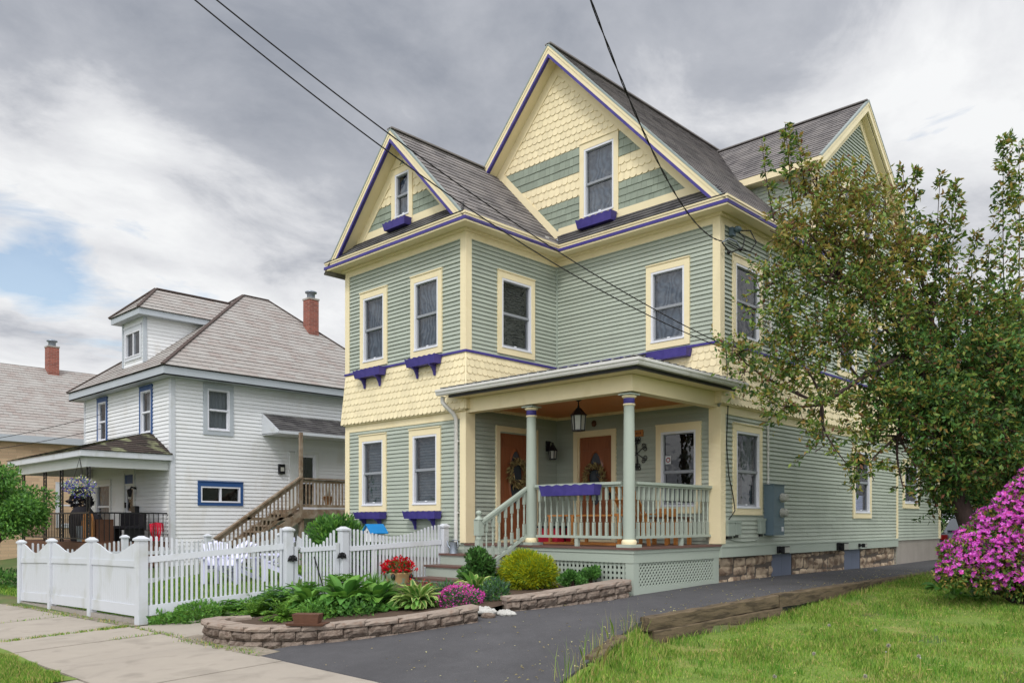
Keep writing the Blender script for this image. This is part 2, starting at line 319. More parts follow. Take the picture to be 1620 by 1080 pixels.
    def lap(s, W, poly, exp, t, holes=(), m=0, n0=0., wob=.0015):
        vs = [q[1] for q in poly]; v = min(vs); top = max(vs)
        while v < top - 1e-6:
            strip = clip(clip(poly, 0, 1, min(v + exp, top)), 0, -1, -v)
            if len(strip) >= 3:
                parts = [strip]; vc = v + exp * .5
                for (a, b, c, d) in holes:
                    if c <= vc <= d:
                        nx = []
                        for q in parts: nx += [clip(q, 1, 0, a), clip(q, -1, 0, -b)]
                        parts = [q for q in nx if len(q) >= 3]
                cut = []
                for q in parts:                                       # boards of finite length
                    a, b = min(x[0] for x in q), max(x[0] for x in q); c = a + random.uniform(.8, 4.2)
                    while c < b - .3: cut.append(clip(q, 1, 0, c - .0008)); q = clip(q, -1, 0, -c - .0008); c += random.uniform(2.2, 4.4)
                    cut.append(q)
                for q in cut:
                    if len(q) < 3: continue
                    j = random.uniform(-wob, wob)
                    if max(x[0] for x in q) - min(x[0] for x in q) < .004: continue
                    g = lambda p: n0 + t * max(0, 1 - (p[1] - v) / exp) + j
                    s.face([W.p(p[0], p[1], g(p)) for p in q], m, [tuple(p) for p in q])
                    lo = [p[0] for p in q if p[1] < v + 1e-5]
                    if len(lo) >= 2 and t > 0:
                        a, b = min(lo), max(lo); k = t * .55; s.face([W.p(a, v + k, n0), W.p(b, v + k, n0), W.p(b, v, n0 + t + j), W.p(a, v, n0 + t + j)], m, [(a, v), (b, v), (b, v), (a, v)]); s.face([W.p(a, v, n0 - .004), W.p(b, v, n0 - .004), W.p(b, v + k, n0), W.p(a, v + k, n0)], m, [(a, v), (b, v), (b, v), (a, v)])
            v += exp
    def shingles(s, W, poly, exp, wid, t, holes=(), m=0, n0=0., rnd=True, seed=0):
        rg = random.Random(seed); vs = [q[1] for q in poly]; us = [q[0] for q in poly]; v = min(vs); row = 0
        while v < max(vs) - .01:
            u = min(us) - wid * (.5 if row % 2 else 0)
            while u < max(us):
                w = wid * rg.uniform(.97, 1.03) if rnd else wid * rg.uniform(.7, 1.35); a, b = u + .002, u + w - .002; j = rg.uniform(-.004, .004); b0 = v + j
                if rnd:
                    r = (b - a) / 2; c = (a + b) / 2; tab = [(c + r * math.cos(math.pi + math.pi * k / 6), b0 + r * .62 * (1 + math.sin(math.pi + math.pi * k / 6))) for k in range(7)] + [(b, v + exp * 1.5), (a, v + exp * 1.5)]
                else: tab = [(a, b0), (b, b0), (b, v + exp * 1.15), (a, v + exp * 1.15)]
                u += w
                cu = (a + b) / 2; cv = v + exp / 2
                for k in range(len(poly)):
                    p, q = poly[k], poly[(k + 1) % len(poly)]; ex, ey = q[0] - p[0], q[1] - p[1]
                    tab = clip(tab, ey, -ex, ey * p[0] - ex * p[1])
                    if len(tab) < 3: break
                if len(tab) < 3: continue
                dead = False
                for (h0, h1, h2, h3) in holes:
                    if h2 < cv < h3:
                        if a >= h0 and b <= h1: dead = True
                        elif a < h0 < b: tab = clip(tab, 1, 0, h0)
                        elif a < h1 < b: tab = clip(tab, -1, 0, -h1)
                if dead or len(tab) < 3: continue
                e = rg.uniform(0, .003); g = lambda p: n0 + (t + e) * (1 - (p[1] - v) / (exp * 1.6))
                f = [W.p(p[0], p[1], g(p)) for p in tab]; k = len(s.v); L = len(f)
                back = [W.p(p[0], p[1], g(p) - t * .9) for p in tab]
                s.v += [tuple(p) for p in f + back]
                s.f.append(tuple(range(k, k + L))); s.m.append(m); s.sm.append(False); s.uv += [tuple(p) for p in tab]
                for i in range(L):
                    i2 = (i + 1) % L
                    if (tab[i][1] + tab[i2][1]) / 2 < v + exp * .75:
                        s.f.append((k + i2, k + i, k + L + i, k + L + i2)); s.m.append(m); s.sm.append(False); s.uv += [(0, 0)] * 4
            v += exp; row += 1
    def slope(s, pts, udir, exp, t, m=0, holes=()):   # roof plane from a planar 3-D outline; udir runs along the eave
        P = [Vector(p) for p in pts]; nrm = None
        nrm = (P[1] - P[0]).cross(P[2] - P[0]).normalized()
        if nrm.z < 0: nrm = -nrm
        u = Vector(udir).normalized(); v = nrm.cross(u)
        if v.z < 0: u = -u; v = nrm.cross(u)
        W = Wall(P[0], u, nrm, v); poly = [((p - P[0]).dot(u), (p - P[0]).dot(v)) for p in P]
        s.face([W.p(a, b, -.012) for a, b in poly], m, [tuple(q) for q in poly])
        s.lap(W, poly, exp, t, holes, m)
    def build(s, name, mats, parent=None, base=None, bevel=0):
        if not isinstance(mats, (list, tuple)): mats = [mats]
        org = Vector(ORG[parent.name]) if parent is not None else Vector(base if base is not None else (0, 0, 0))
        me = bpy.data.meshes.new(name); v = np.array(s.v, dtype=float).reshape(-1, 3) - np.array(org)
        me.from_pydata(v.tolist(), [], s.f)
        for mn in mats: me.materials.append(MATS[mn])
        me.polygons.foreach_set('material_index', s.m); me.polygons.foreach_set('use_smooth', s.sm)
        ul = me.uv_layers.new(name='UVMap'); ul.data.foreach_set('uv', np.array(s.uv, dtype=np.float32).ravel())
        me.update(); o = bpy.data.objects.new(name, me); COL.objects.link(o)
        if parent is not None: o.parent = parent
        else: o.location = org
        ORG[o.name] = tuple(org)
        if bevel: b = o.modifiers.new('bevel', 'BEVEL'); b.width = bevel; b.segments = 2; b.limit_method = 'ANGLE'
        return o
def npmesh(name, verts, faces, mats, midx=None, parent=None, base=None, smooth=False):  # also takes a flat (n,3) list
    """many equal polygons at once: verts (n,k,3)"""
    org = np.array(ORG[parent.name]) if parent is not None else np.array(base if base is not None else (0, 0, 0), dtype=float)
    v = np.asarray(verts, dtype=np.float64).reshape(-1, 3) - org; f = np.asarray(faces, dtype=np.int32); n, k = f.shape
    me = bpy.data.meshes.new(name); me.vertices.add(len(v)); me.vertices.foreach_set('co', v.astype(np.float32).ravel())
    me.loops.add(n * k); me.loops.foreach_set('vertex_index', f.ravel()); me.polygons.add(n)
    me.polygons.foreach_set('loop_start', np.arange(0, n * k, k, dtype=np.int32)); me.polygons.foreach_set('loop_total', np.full(n, k, dtype=np.int32))
    for mn in mats: me.materials.append(MATS[mn])
    if midx is not None: me.polygons.foreach_set('material_index', np.asarray(midx, dtype=np.int32))
    if smooth: me.polygons.foreach_set('use_smooth', np.ones(n, dtype=bool))
    me.update(calc_edges=True); me.validate()
    o = bpy.data.objects.new(name, me); COL.objects.link(o)
    if parent is not None: o.parent = parent
    else: o.location = org
    ORG[o.name] = tuple(org); return o
def tag(o, label=None, cat=None, group=None, kind=None):
    if label: o['label'] = label
    if cat: o['category'] = cat
    if group: o['group'] = group
    if kind: o['kind'] = kind
    return o
def thing(name, label, cat, base=(0, 0, 0), group=None):
    o = bpy.data.objects.new(name, None); COL.objects.link(o); o.location = base; o.empty_display_size = .2; ORG[o.name] = tuple(base)
    return tag(o, label, cat, group)
def dup(o, parent=None):
    c = o.copy(); COL.objects.link(c); ORG[c.name] = ORG[o.name]
    if parent is not None: c.parent = parent
    for ch in list(o.children): dup(ch, c)
    return c
# leaves -----------------------------------------------------------
def unit(a): return a / np.maximum(np.linalg.norm(a, axis=-1, keepdims=True), 1e-9)
def leaf_quads(P, L, Wd, dirs, rng, fold=.25, nrm=None):
    """rhombic leaves: base P, length L, width ratio Wd, pointing along dirs"""
    n = len(P); d = unit(dirs); r = rng.normal(size=(n, 3)) if nrm is None else nrm + rng.normal(size=(n, 3)) * .35
    s = unit(np.cross(d, r)); up = np.cross(s, d); L = np.broadcast_to(L, (n,))[:, None]
    mid = P + d * L * .45 + up * L * fold * .25
    v = np.stack([P, mid + s * L * Wd * .5, P + d * L - up * L * fold * .3, mid - s * L * Wd * .5], 1)
    return v
def leaf_mesh(name, V, mats, parent=None, base=None, probs=None, rng=RNG):
    n, k = V.shape[:2]; f = np.arange(n * k).reshape(n, k)
    mi = rng.choice(len(mats), n, p=probs)
    return npmesh(name, V, f, mats, mi, parent, base)
# ------------------------------------------------------------------ ground
def sst(a, b, x):
    t = max(0., min(1., (x - a) / (b - a))); return t * t * (3 - 2 * t)
ZK = [(-40, .0), (-12, .02), (-8.45, .09), (-7.3, .2), (-6.9, .26), (-6.1, .37), (-5.2, .44), (-4.2, .50), (-2.9, .56), (-.5, .61), (90, .62)]
def zdrive(Y):
    for (y0, z0), (y1, z1) in zip(ZK, ZK[1:]):
        if Y <= y1: return z0 + (z1 - z0) * (Y - y0) / (y1 - y0)
    return .62
def zlawn(X, Y):
    z = .03 + .50 * sst(-9.5, 5, Y) + .06 * sst(3, 14, Y)
    if -8.6 < Y < -4.7: z += max(0., zdrive(Y) - .03 - z) * math.exp(-((X - xdrive(Y)) / .34) ** 2) * sst(-4.92, -5.3, Y)
    return z
def zyard(X, Y):
    z = .06 + .50 * sst(-8.3, -3.0, Y); return z - .03 * sst(6, 14, -X)
def zwalk(X, Y): return .08 + (Y + 8.45) * .035 + min(0, (X + 5.7) * .018)
DR = [(-14, 3.4), (-9.5, 3.1), (-7.3, 2.46), (-6.7, 2.28), (-4.83, 1.60), (-3.36, 1.76), (-1.67, 1.96), (1.0, 1.92), (3.4, 1.74), (8.8, 1.5), (13.5, 1.8), (30, 2.2)]   # right edge of the drive
def xdrive(Y):
    for (y0, x0), (y1, x1) in zip(DR, DR[1:]):
        if y0 <= Y <= y1: return x0 + (x1 - x0) * (Y - y0) / (y1 - y0)
    return DR[0][1] if Y < DR[0][0] else DR[-1][1]
def zbase(X, Y):
    if Y < -8.45: z = zwalk(X, Y) - .03 if Y > -11.8 else -.1
    elif X > xdrive(Y) + .02: z = zlawn(X, Y)
    elif X > -.9: z = zdrive(Y) - .03
    else: z = zyard(X, Y)
    return z
def sheet(xs, ys, zf, name, mat, kind='structure', keep=None):
    b = MB(); idx = {}
    for i, x in enumerate(xs):
        for j, y in enumerate(ys): idx[i, j] = len(b.v); b.v.append((x, y, zf(x, y)))
    for i in range(len(xs) - 1):
        for j in range(len(ys) - 1):
            if keep and not keep((xs[i] + xs[i + 1]) / 2, (ys[j] + ys[j + 1]) / 2): continue
            b.f.append((idx[i, j], idx[i + 1, j], idx[i + 1, j + 1], idx[i, j + 1])); b.m.append(0); b.sm.append(True); b.uv += [(0, 0)] * 4
    return tag(b.build(name, mat), kind=kind)
fr = lambda a, b, n: [a + (b - a) * i / n for i in range(n + 1)]
gx = [-900, -300, -120, -60] + fr(-40, -14, 26) + fr(-13.5, 9, 90) + fr(9.5, 20, 12) + [30, 60, 120, 300, 900]
gy = [-300, -60, -30, -18, -14] + fr(-12, 14, 104) + fr(15, 40, 12) + [60, 120, 300, 900]
sheet(gx, gy, lambda x, y: zbase(x, y) - .01 if y < 40 else .5, 'ground', 'ground_green')
sheet(fr(1.0, 9.5, 68), fr(-13.0, 14, 162), lambda x, y: zlawn(x, y) + .012 * math.sin(x * 2.3 + 1) * math.sin(y * 1.9), 'lawn', 'lawn_base', keep=lambda x, y: x > xdrive(y) - .02 and y > -10.6)
b = MB()                                                               # driveway: follows its own right edge
ys = fr(-8.45, 26, 138)
for y0, y1 in zip(ys, ys[1:]):
    n = 8
    for i in range(n):
        q = []
        for y, t in ((y0, i / n), (y0, (i + 1) / n), (y1, (i + 1) / n), (y1, i / n)):
            xl = -1.75 + 1.72 * sst(-8.45, -3.6, y) if y < -2.6 else -.03
            x = xl + (xdrive(y) - xl) * t; q.append((x, y, zdrive(y) + .012 * math.sin(x * 1.3 + y * .6) * min(1, (y + 8.45) * 2)))
        b.face(q, 0, None, True)
for y0, y1 in zip(ys, ys[1:]):
    q = [(xdrive(y), y, zdrive(y) + .012 * math.sin(xdrive(y) * 1.3 + y * .6) * min(1, (y + 8.45) * 2)) for y in (y0, y1)]; b.face([(q[0][0], q[0][1], q[0][2] - .4), (q[1][0], q[1][1], q[1][2] - .4), q[1], q[0]])
for i in range(8): x0, x1 = -1.76 + i * .596, -1.76 + (i + 1) * .596; b.face([(x0, -8.475, zwalk(x0, -8.47) - .02), (x1, -8.475, zwalk(x1, -8.47) - .02), (x1, -8.449, zdrive(-8.45)), (x0, -8.449, zdrive(-8.45))])
tag(b.build('driveway', 'asphalt'), kind='structure')
b = MB(); slabs = [-40] + [-38.2 + 1.62 * i for i in range(27)]; bj = MB()                # pavement in slabs with open joints
sx = [-24.3, -21.6, -18.9, -16.2, -13.6, -11.0, -8.35, -5.62, -4.45, -2.9, -1.0, .9, 2.8, 4.7, 6.6, 8.5, 10.4, 13, 16, 20]
for x0, x1 in zip(sx, sx[1:]):
    jz = random.uniform(-.004, .004)
    q = [(x0 + .012, -10.42), (x1 - .012, -10.42), (x1 - .012, -8.47), (x0 + .012, -8.47)]
    b.hexa([(x, y, zwalk(x, y) - .05) for x, y in q], [(x, y, zwalk(x, y) + .008 + jz) for x, y in q])
tag(b.build('sidewalk', 'sidewalk'), kind='structure')
sheet(fr(-30, 20, 50), [-10.44, -8.44], lambda x, y: zwalk(x, y) - .012, 'sidewalk_bed', 'joint_dark')
b = MB()                                                               # garden path beside the picket fence
for x0, x1, y0, y1 in ((-5.5, -3.45, -8.44, -7.35), (-5.25, -4.2, -7.33, -6.3)):
    q = [(x0, y0), (x1, y0), (x1 - .1, y1), (x0 + .25, y1)]
    b.hexa([(x, y, zyard(x, y) - .04) for x, y in q], [(x, y, zyard(x, y) + .03) for x, y in q])
tag(b.build('path', 'sidewalk'), kind='structure')
sheet(fr(-12.6, -5.6, 14), [-8.46, -8.3, -8.1], lambda x, y: zwalk(x, y) + .006, 'gravel', 'gravel_dirt')
b = MB(); gr = random.Random(8); gxs = fr(-3.75, -1.5, 34); gys = [(-8.50 - gr.uniform(0, .09) * math.sin(math.pi * i / 34), -8.2) for i in range(35)]
for i in range(34): b.face([(gxs[i], gys[i][0], zwalk(gxs[i], gys[i][0]) + .010), (gxs[i + 1], gys[i + 1][0], zwalk(gxs[i + 1], gys[i + 1][0]) + .010), (gxs[i + 1], -8.2, .115), (gxs[i], -8.2, .115)], 0, None, True)
tag(b.build('gravel', 'gravel_dirt'), kind='structure')
sheet(fr(-30, 1.2, 60), fr(-12.2, -10.43, 8), lambda x, y: zwalk(x, -10.4) + .01 + .03 * math.sin(x * 1.7) * math.sin(y * 2), 'verge', 'lawn_base', keep=lambda x, y: x < -2.05)
b = MB(); q = [(-2.0, -12.2), (6, -12.2), (6, -10.45), (-2.0, -10.45)]
b.hexa([(x, y, -.1) for x, y in q], [(x, y, zwalk(x, -10.45) + .004 + (y + 10.45) * .05) for x, y in q]); tag(b.build('apron', 'sidewalk'), kind='structure')
sheet([-60, 60], [-24, -12.2], lambda x, y: -.12, 'street', 'asphalt')
b = MB(); b.box((-60, -12.35, -.2), (-2.0, -12.2, .0)); tag(b.build('kerb', 'concrete'), kind='structure')
sheet(fr(-30, -12.2, 24), fr(-8.2, -1.2, 10), lambda x, y: .1 + .05 * sst(-8, -2, y), 'side_drive', 'gravel_dirt', keep=lambda x, y: -5.2 < y < -3.8 or y > -1.9)

# ------------------------------------------------------------------ green house
HX, HY, EW = -7.94, 9.2, .35
ZC0, ZFR, ZB0, ZB1, ZF2, ZWT = 7.44, 7.27, 5.045, 5.09, 3.75, 1.27
WA = Wall((0, -2.71, 0), (1, 0, 0), (0, -1, 0)); WB = Wall((-3.97, 0, 0), (0, 1, 0), (1, 0, 0)); WC = Wall((0, 0, 0), (1, 0, 0), (0, -1, 0)); WD = Wall((0, 0, 0), (0, 1, 0), (1, 0, 0))
WL = Wall((HX, 0, 0), (0, -1, 0), (-1, 0, 0))
house = thing('green_house', 'sage green three storey clapboard house with cream trim and steep gables', 'house', (-3.97, 2, .6))
holes = {'A': [], 'B': [], 'C': [], 'D': []}
wins = []
def addwin(k, u0, u1, v0, v1, inside='blind', meet=.5): holes[k].append((u0 + .1, u1 - .1, v0 + .1, v1 - .1)); wins.append((k, u0, u1, v0, v1, inside, meet))
addwin('A', -7.43, -6.45, 1.96, 3.64, 'blind', .5); addwin('A', -5.67, -4.68, 1.96, 3.64, 'blind', .5)
addwin('A', -7.39, -6.42, 5.13, 6.80, 'screen', .5); addwin('A', -5.62, -4.64, 5.13, 6.80, 'screen', .5)
addwin('B', -1.86, -.75, 5.15, 6.82, 'slats', .5)
addwin('C', -1.61, -.62, 5.12, 6.77, 'screen', .48); addwin('C', -1.38, -.37, 1.90, 3.61, 'porch', .46)
addwin('D', .45, 1.60, 1.87, 3.60, 'curtain', .48); addwin('D', 6.2, 7.36, 1.82, 3.56, 'lowblind', .5); addwin('D', 9.62, 10.9, 2.1, 3.4, 'dark', .5)
addwin('D', .43, 1.6, 5.14, 6.78, 'dark', .5); addwin('D', 5.3, 6.4, 5.14, 6.78, 'dark', .5); addwin('D', 7.2, 8.3, 5.14, 6.78, 'screen', .5)
addwin('A', -6.26, -5.56, 8.04, 9.22, 'screen', .5); addwin('C', -3.30, -2.29, 8.03, 9.72, 'screen', .48)
addwin('D', 5.6, 6.4, 8.3, 9.8, 'screen', .5); addwin('D', 6.75, 7.55, 8.3, 9.8, 'dark', .5)
WW = {'A': WA, 'B': WB, 'C': WC, 'D': WD}
holes['B'].append((-1.80, -.76, 1.35, 3.58)); holes['C'].append((-3.36, -2.46, 1.35, 3.55))
rect = lambda a, b, c, d: [(a, c), (b, c), (b, d), (a, d)]
EXP = .083
for k, u0, u1, z0, z1 in (('A', HX, -3.97, 1.2, ZF2), ('A', HX, -3.97, ZB1, ZFR + .03), ('B', -2.71, 0, 1.3, 4.9), ('B', -2.71, 0, ZB1, ZFR + .03), ('C', -3.97, 0, 1.3, 4.9), ('C', -3.97, 0, ZB1, ZFR + .03),
                      ('D', 0, HY, ZWT, ZF2), ('D', 0, HY, ZB1, ZFR + .03), ('D', HY, 12.8, 1.24, 7.0)):
    b = MB(); b.lap(WW[k], rect(u0, u1, z0, z1), EXP, .024, holes[k]); b.build('siding', 'green_siding', house)
b = MB(); b.lap(WL, rect(-HY, 2.71, .9, 7.3), EXP, .014); b.build('siding', 'green_siding', house)
for p in (((HX, HY), (0, HY)), ((HX, 12.8), (0, 12.8))):
    b = MB(); b.lap(Wall((0, p[0][1], 0), (-1, 0, 0), (0, 1, 0)), rect(-p[1][0], -p[0][0], .6, 7.3), EXP, .014); b.build('siding', 'green_siding', house)
# flared shingle band between the storeys
FL = .085
def band(W, u0, u1, e0, e1, seed, z0=3.92):
    h = ZB0 - z0; W2 = Wall(W.p(0, ZB0, .012), W.u, (W.n * h + Z3 * FL).normalized(), (Z3 * h - W.n * FL).normalized()); L = math.hypot(h, FL)
    poly = [(u0 - e0, -L), (u1 + e1, -L), (u1, 0), (u0, 0)]
    b = MB(); b.face([W2.p(a, c, -.004) for a, c in poly], 0); b.shingles(W2, poly, L / 8, .138, .019, (), 0, 0, True, seed); return b
for a in ((WA, HX, -3.97, FL, FL, 1), (WB, -2.71, 0, FL, -FL, 2), (WC, -3.97, 0, -FL, FL, 3), (WD, 0, HY, FL, 0, 4)): band(*a).build('shingle_band', 'cream_shingle', house)
for x, y in ((-3.97, -2.71), (0, 0), (HX, -2.71)):
    sg = -1 if x == HX else 1; b = MB(); b.beam((x + sg * .010, y - .010, ZB0), (x + sg * (FL + .006), y - FL - .006, 3.925), .03, .03); b.build('corner_fillet', 'cream_shingle', house)
# trim
for W, u0, u1, e0, e1 in ((WA, HX, -3.97, .02, .024), (WB, -2.71, 0, 0, 0), (WC, -3.97, 0, 0, .024), (WD, 0, HY, 0, 0)):
    b = MB(); b.wbox(W, u0 - e0, u1 + e1, ZFR, ZC0, 0, .024); b.build('frieze', 'cream_paint', house)
    if W in (WA, WD): b = MB(); b.wbox(W, u0 - e0 * 1.2, u1 + e1 * 1.2, ZF2, 3.905, 0, .027); b.wbox(W, u0 - e0 * 2, u1 + e1 * 2, 3.90, 3.93, .02, .075); b.build('frieze', 'cream_paint', house)
b = MB()
for W, u0, u1, e0, e1 in ((WA, HX, -3.97, .045, .045), (WB, -2.71, 0, 0, -.045), (WC, -3.97, 0, -.045, .045), (WD, 0, HY, 0, 0)):
    b.wbox(W, u0 - e0, u1 + e1, ZB0, ZB1, 0, .045)
b.build('belt_course', 'purple_paint', house)
def corner(x, y, sx, sy, z0, z1, w=.13, t=.03, m='cream_paint', wx=None):
    """L-shaped corner board; sx, sy point outwards"""
    b = MB(); wx = wx or w
    b.box((x - sx * wx, y, z0), (x + sx * t, y + sy * t, z1)); b.box((x, y - sy * .002, z0), (x + sx * t, y - sy * w, z1)); return b.build('corner_board', m, house)
corner(-3.97, -2.71, 1, -1, ZB1, ZFR); corner(HX, -2.71, -1, -1, ZB1, ZFR); corner(0, 0, 1, -1, ZB1, ZFR)
corner(-3.97, -2.71, 1, -1, 1.33, 3.86, .2, .05, wx=.12); corner(HX, -2.71, -1, -1, 1.1, ZF2); corner(0, 0, 1, -1, 1.33, 3.86, .13, .05, wx=.2)
b = MB(); b.wbox(WD, HY - .06, HY + .06, ZWT, ZFR, 0, .03); b.build('corner_board', 'cream_paint', house); corner(0, 12.8, 1, 1, 1.24, 7.0)
b = MB(); b.wbox(WC, -3.97 + .0, -3.97 + .045, ZB1, ZFR, .0, .04); b.build('inner_corner', 'green_trim', house)
b = MB(); b.wbox(WD, -.02, HY, 1.08, ZWT, -.05, .05); b.wbox(WD, -.02, HY, ZWT, ZWT + .025, -.02, .065); b.build('water_table', 'green_trim', house); b = MB(); b.wbox(WA, HX - .03, -3.97, 1.02, 1.2, -.04, .04); b.build('water_table', 'green_trim', house)
# eaves: soffit, fascia, purple band, drip edge, following the plan
def eave(path, closed=False):
    n = len(path); P = [Vector((*p, 0)) for p in path]
    off = []
    for i in range(n):
        dirs = []
        if i > 0: d = (P[i] - P[i - 1]).normalized(); dirs.append(Vector((d.y, -d.x, 0)))
        if i < n - 1: d = (P[i + 1] - P[i]).normalized(); dirs.append(Vector((d.y, -d.x, 0)))
        off.append(dirs[0] if len(dirs) == 1 else dirs[0] + dirs[1])
    def ring(o0, o1, z0, z1, b):
        for i in range(n - 1):
            q = [P[i] + off[i] * o0, P[i + 1] + off[i + 1] * o0, P[i + 1] + off[i + 1] * o1, P[i] + off[i] * o1]
            b.hexa([p + Z3 * z0 for p in q], [p + Z3 * z1 for p in q])
    b = MB(); ring(.0, EW - .02, ZC0, ZC0 + .03, b); ring(EW - .05, EW - .003, ZC0 + .03, 7.62, b); ring(EW - .06, EW + .006, ZC0 - .012, ZC0 + .019, b); ring(EW - .004, EW + .015, 7.575, 7.615, b); b.build('soffit', 'cream_paint', house)
    b = MB(); ring(EW - .05, EW + .022, ZC0 + .02, ZC0 + .08, b); b.build('eave_band', 'purple_paint', house)
    b = MB(); ring(.02, .09, ZC0 - .05, ZC0 - .002, b); b.build('crown_moulding', 'cream_paint', house)
eave([(HX, 9.5), (HX, -2.71), (-3.97, -2.71), (-3.97, 0), (0, 0), (0, 4.0)]); eave([(0, 9.3), (0, 9.5)])
# roofs
S = 1.05; XR, ZR = -3.91, 11.98; XA, ZA = -5.9, 11.98 - 1.05 * 1.99
zr = lambda X: ZR - S * abs(X - XR); za = lambda X: ZA - S * (X - XA)
XE, XW, XAE, YF, YA = .37, -8.31, -3.60, -.37, -3.08
CY, CZ, CXE = 6.6, 11.86, .24; CS = .8; CYE0, CYE1 = 3.9, 9.3; CZE = CZ - CS * (CY - CYE0)
xm = lambda z: XR + (ZR - z) / S                                    # where the main right slope has height z
b = MB(); ex = .17
b.slope([(XR, YF, ZR), (XE, YF, zr(XE)), (XE, CYE0 + .25, zr(XE)), (xm(CZE), CYE0, CZE), (xm(CZ), CY, CZ), (XR, CY, ZR)], (0, 1, 0), ex, .013)
b.slope([(XR, CY, ZR), (xm(CZ), CY, CZ), (xm(CZE), CYE1, CZE), (XE, CYE1, zr(XE)), (XE, 9.6, zr(XE)), (XR, 9.6, ZR)], (0, 1, 0), ex, .013)
b.slope([(XR, YF, ZR), (XA, YF, ZA), (XW, YF, zr(XW)), (XW, 9.6, zr(XW)), (XR, 9.6, ZR)], (0, 1, 0), ex, .013)
b.build('roof', 'roof_shingle', house)
b = MB(); b.slope([(XA, YA, ZA), (XAE, YA, za(XAE)), (XAE, .02, za(XAE)), (XA, .02, ZA)], (0, 1, 0), ex, .013)
b.slope([(XA, YA, ZA), (XW, YA, zr(XW)), (XW, YF, zr(XW)), (XA, YF, ZA)], (0, 1, 0), ex, .013); b.build('roof', 'roof_shingle', house)
b = MB(); zc = lambda Y: CZ - CS * abs(Y - CY)
b.slope([(CXE, CY, CZ), (CXE, CYE0, CZE), (xm(CZE) - .05, CYE0, CZE), (xm(CZ) - .05, CY, CZ)], (1, 0, 0), ex, .013)
b.slope([(CXE, CY, CZ), (CXE, CYE1, CZE), (xm(CZE) - .05, CYE1, CZE), (xm(CZ) - .05, CY, CZ)], (1, 0, 0), ex, .013); b.build('roof', 'roof_shingle', house)
b = MB()                                                              # pent roof strips under both front gables
ZP = 7.98
b.slope([(XW, YA - .0, 7.61), (XAE - .06, YA - .0, 7.61), (-4.03, -2.70, ZP), (HX, -2.70, ZP)], (1, 0, 0), .13, .012)
b.slope([(XAE, YF, 7.61), (XE - .05, YF, 7.61), (-.05, .01, ZP), (-3.97, .01, ZP)], (1, 0, 0), .13, .012); b.build('pent_roof', 'roof_dark', house)
b = MB()                                                              # ridge caps
for p, q in (((XR, YF, ZR + .012), (XR, 9.6, ZR + .012)), ((XA, YA, ZA + .012), (XA, YF, ZA + .012)), ((xm(CZ), CY, CZ + .012), (CXE, CY, CZ + .012))): b.beam(p, q, .16, .03)
b.build('ridge_cap', 'roof_shingle', house)
b = MB(); b.slope([(HX - .2, HY, 7.9), (.25, HY, 7.9), (.25, 13.1, 7.0), (HX - .2, 13.1, 7.0)], (1, 0, 0), .15, .012); b.build('roof', 'roof_shingle', house)
# rakes of the gables
def rake(W, top, feet, n0, n1, zmin, cream, purple, soff):
    """boards that hang below the roof line; top and feet are (u,z)"""
    L = {'drip_edge': MB(), 'cream_paint': MB(), 'purple_paint': MB()}
    for ft in feet:
        def strip(m, a, c, p, q):
            poly = [(top[0], top[1] - a), (ft[0], ft[1] - a), (ft[0], ft[1] - c), (top[0], top[1] - c)]
            if ft[0] < top[0]: poly = poly[::-1]
            poly = clip(poly, 0, -1, -zmin)
            if len(poly) < 3: return
            L[m].wprism(W, poly, p, q)
        strip('drip_edge', -.028, .02, n1 - .05, n1 + .02)
        strip('cream_paint', .02, cream, n1 - .05, n1); strip('cream_paint', .02, .085, n1, n1 + .012)
        if purple: strip('purple_paint', cream, cream + purple, n1 - .06, n1 + .012)
        strip('cream_paint', cream + .01, cream + .05, n0, n1 - .06)
        strip('cream_paint', soff - .06, soff + .26, n0, n0 + .038)
    for m, bb in L.items():
        if bb.v: bb.build({'drip_edge': 'drip_edge', 'cream_paint': 'rake_board', 'purple_paint': 'rake_band'}[m], m, house)
rake(WC, (XR, ZR), ((XE - .12, zr(XE - .12)), (XA, ZA)), 0, EW, 7.63, .20, .075, .27)
rake(WA, (XA, ZA), ((XAE - .1, za(XAE - .1)), (XW + .02, zr(XW + .02))), 0, EW, 7.63, .20, .075, .27)
rake(WD, (CY, CZ), ((CYE0, CZE), (CYE1, CZE)), 0, CXE, CZE - .4, .24, 0, .24)
b = MB(); b.box((xm(CZE) - .1, CYE0 - .01, CZE - .17), (CXE, CYE0 + .03, CZE - .012)); b.box((xm(CZE) - .1, CYE0 + .03, CZE - .17), (CXE - .03, 4.2, CZE - .14)); b.build('fascia', 'cream_paint', house)
# gables
def gable(W, apex, s, u0, u1, z0, bands, hol, seed, wid=.15, exp=.152):
    """bands of (z0,z1,style)"""
    tri = lambda a, c: clip(clip([(u0, a), (u1, a), (u1, c), (u0, c)], s, 1, apex[1] + s * apex[0]), -s, 1, apex[1] - s * apex[0])
    bc, bg = MB(), MB()
    for i, (a, c, st) in enumerate(bands):
        q = tri(a, c)
        if len(q) < 3: continue
        bb = bc if st == 'scallop' else bg; n = max(1, round((c - a) / exp))
        bb.lap(W, q, .3, 0, hol, 0, .004, 0); bb.shingles(W, q, (c - a) / n, wid, .021, hol, 0, .006, st == 'scallop', seed + i)
    bc.build('gable_shingles', 'cream_shingle', house)
    if bg.v: bg.build('gable_shingles', 'green_shingle', house)
hC = [(-3.26, -2.33, 8.0, 9.68)]; hA = [(-6.22, -5.60, 8.0, 9.18)]
gable(WC, (XR, ZR - .30), S, -5.9, 0, 8.02, [(8.08, 8.66, 'sq'), (8.66, 9.18, 'scallop'), (9.18, 9.70, 'sq'), (9.70, 11.7, 'scallop')], hC, 20)
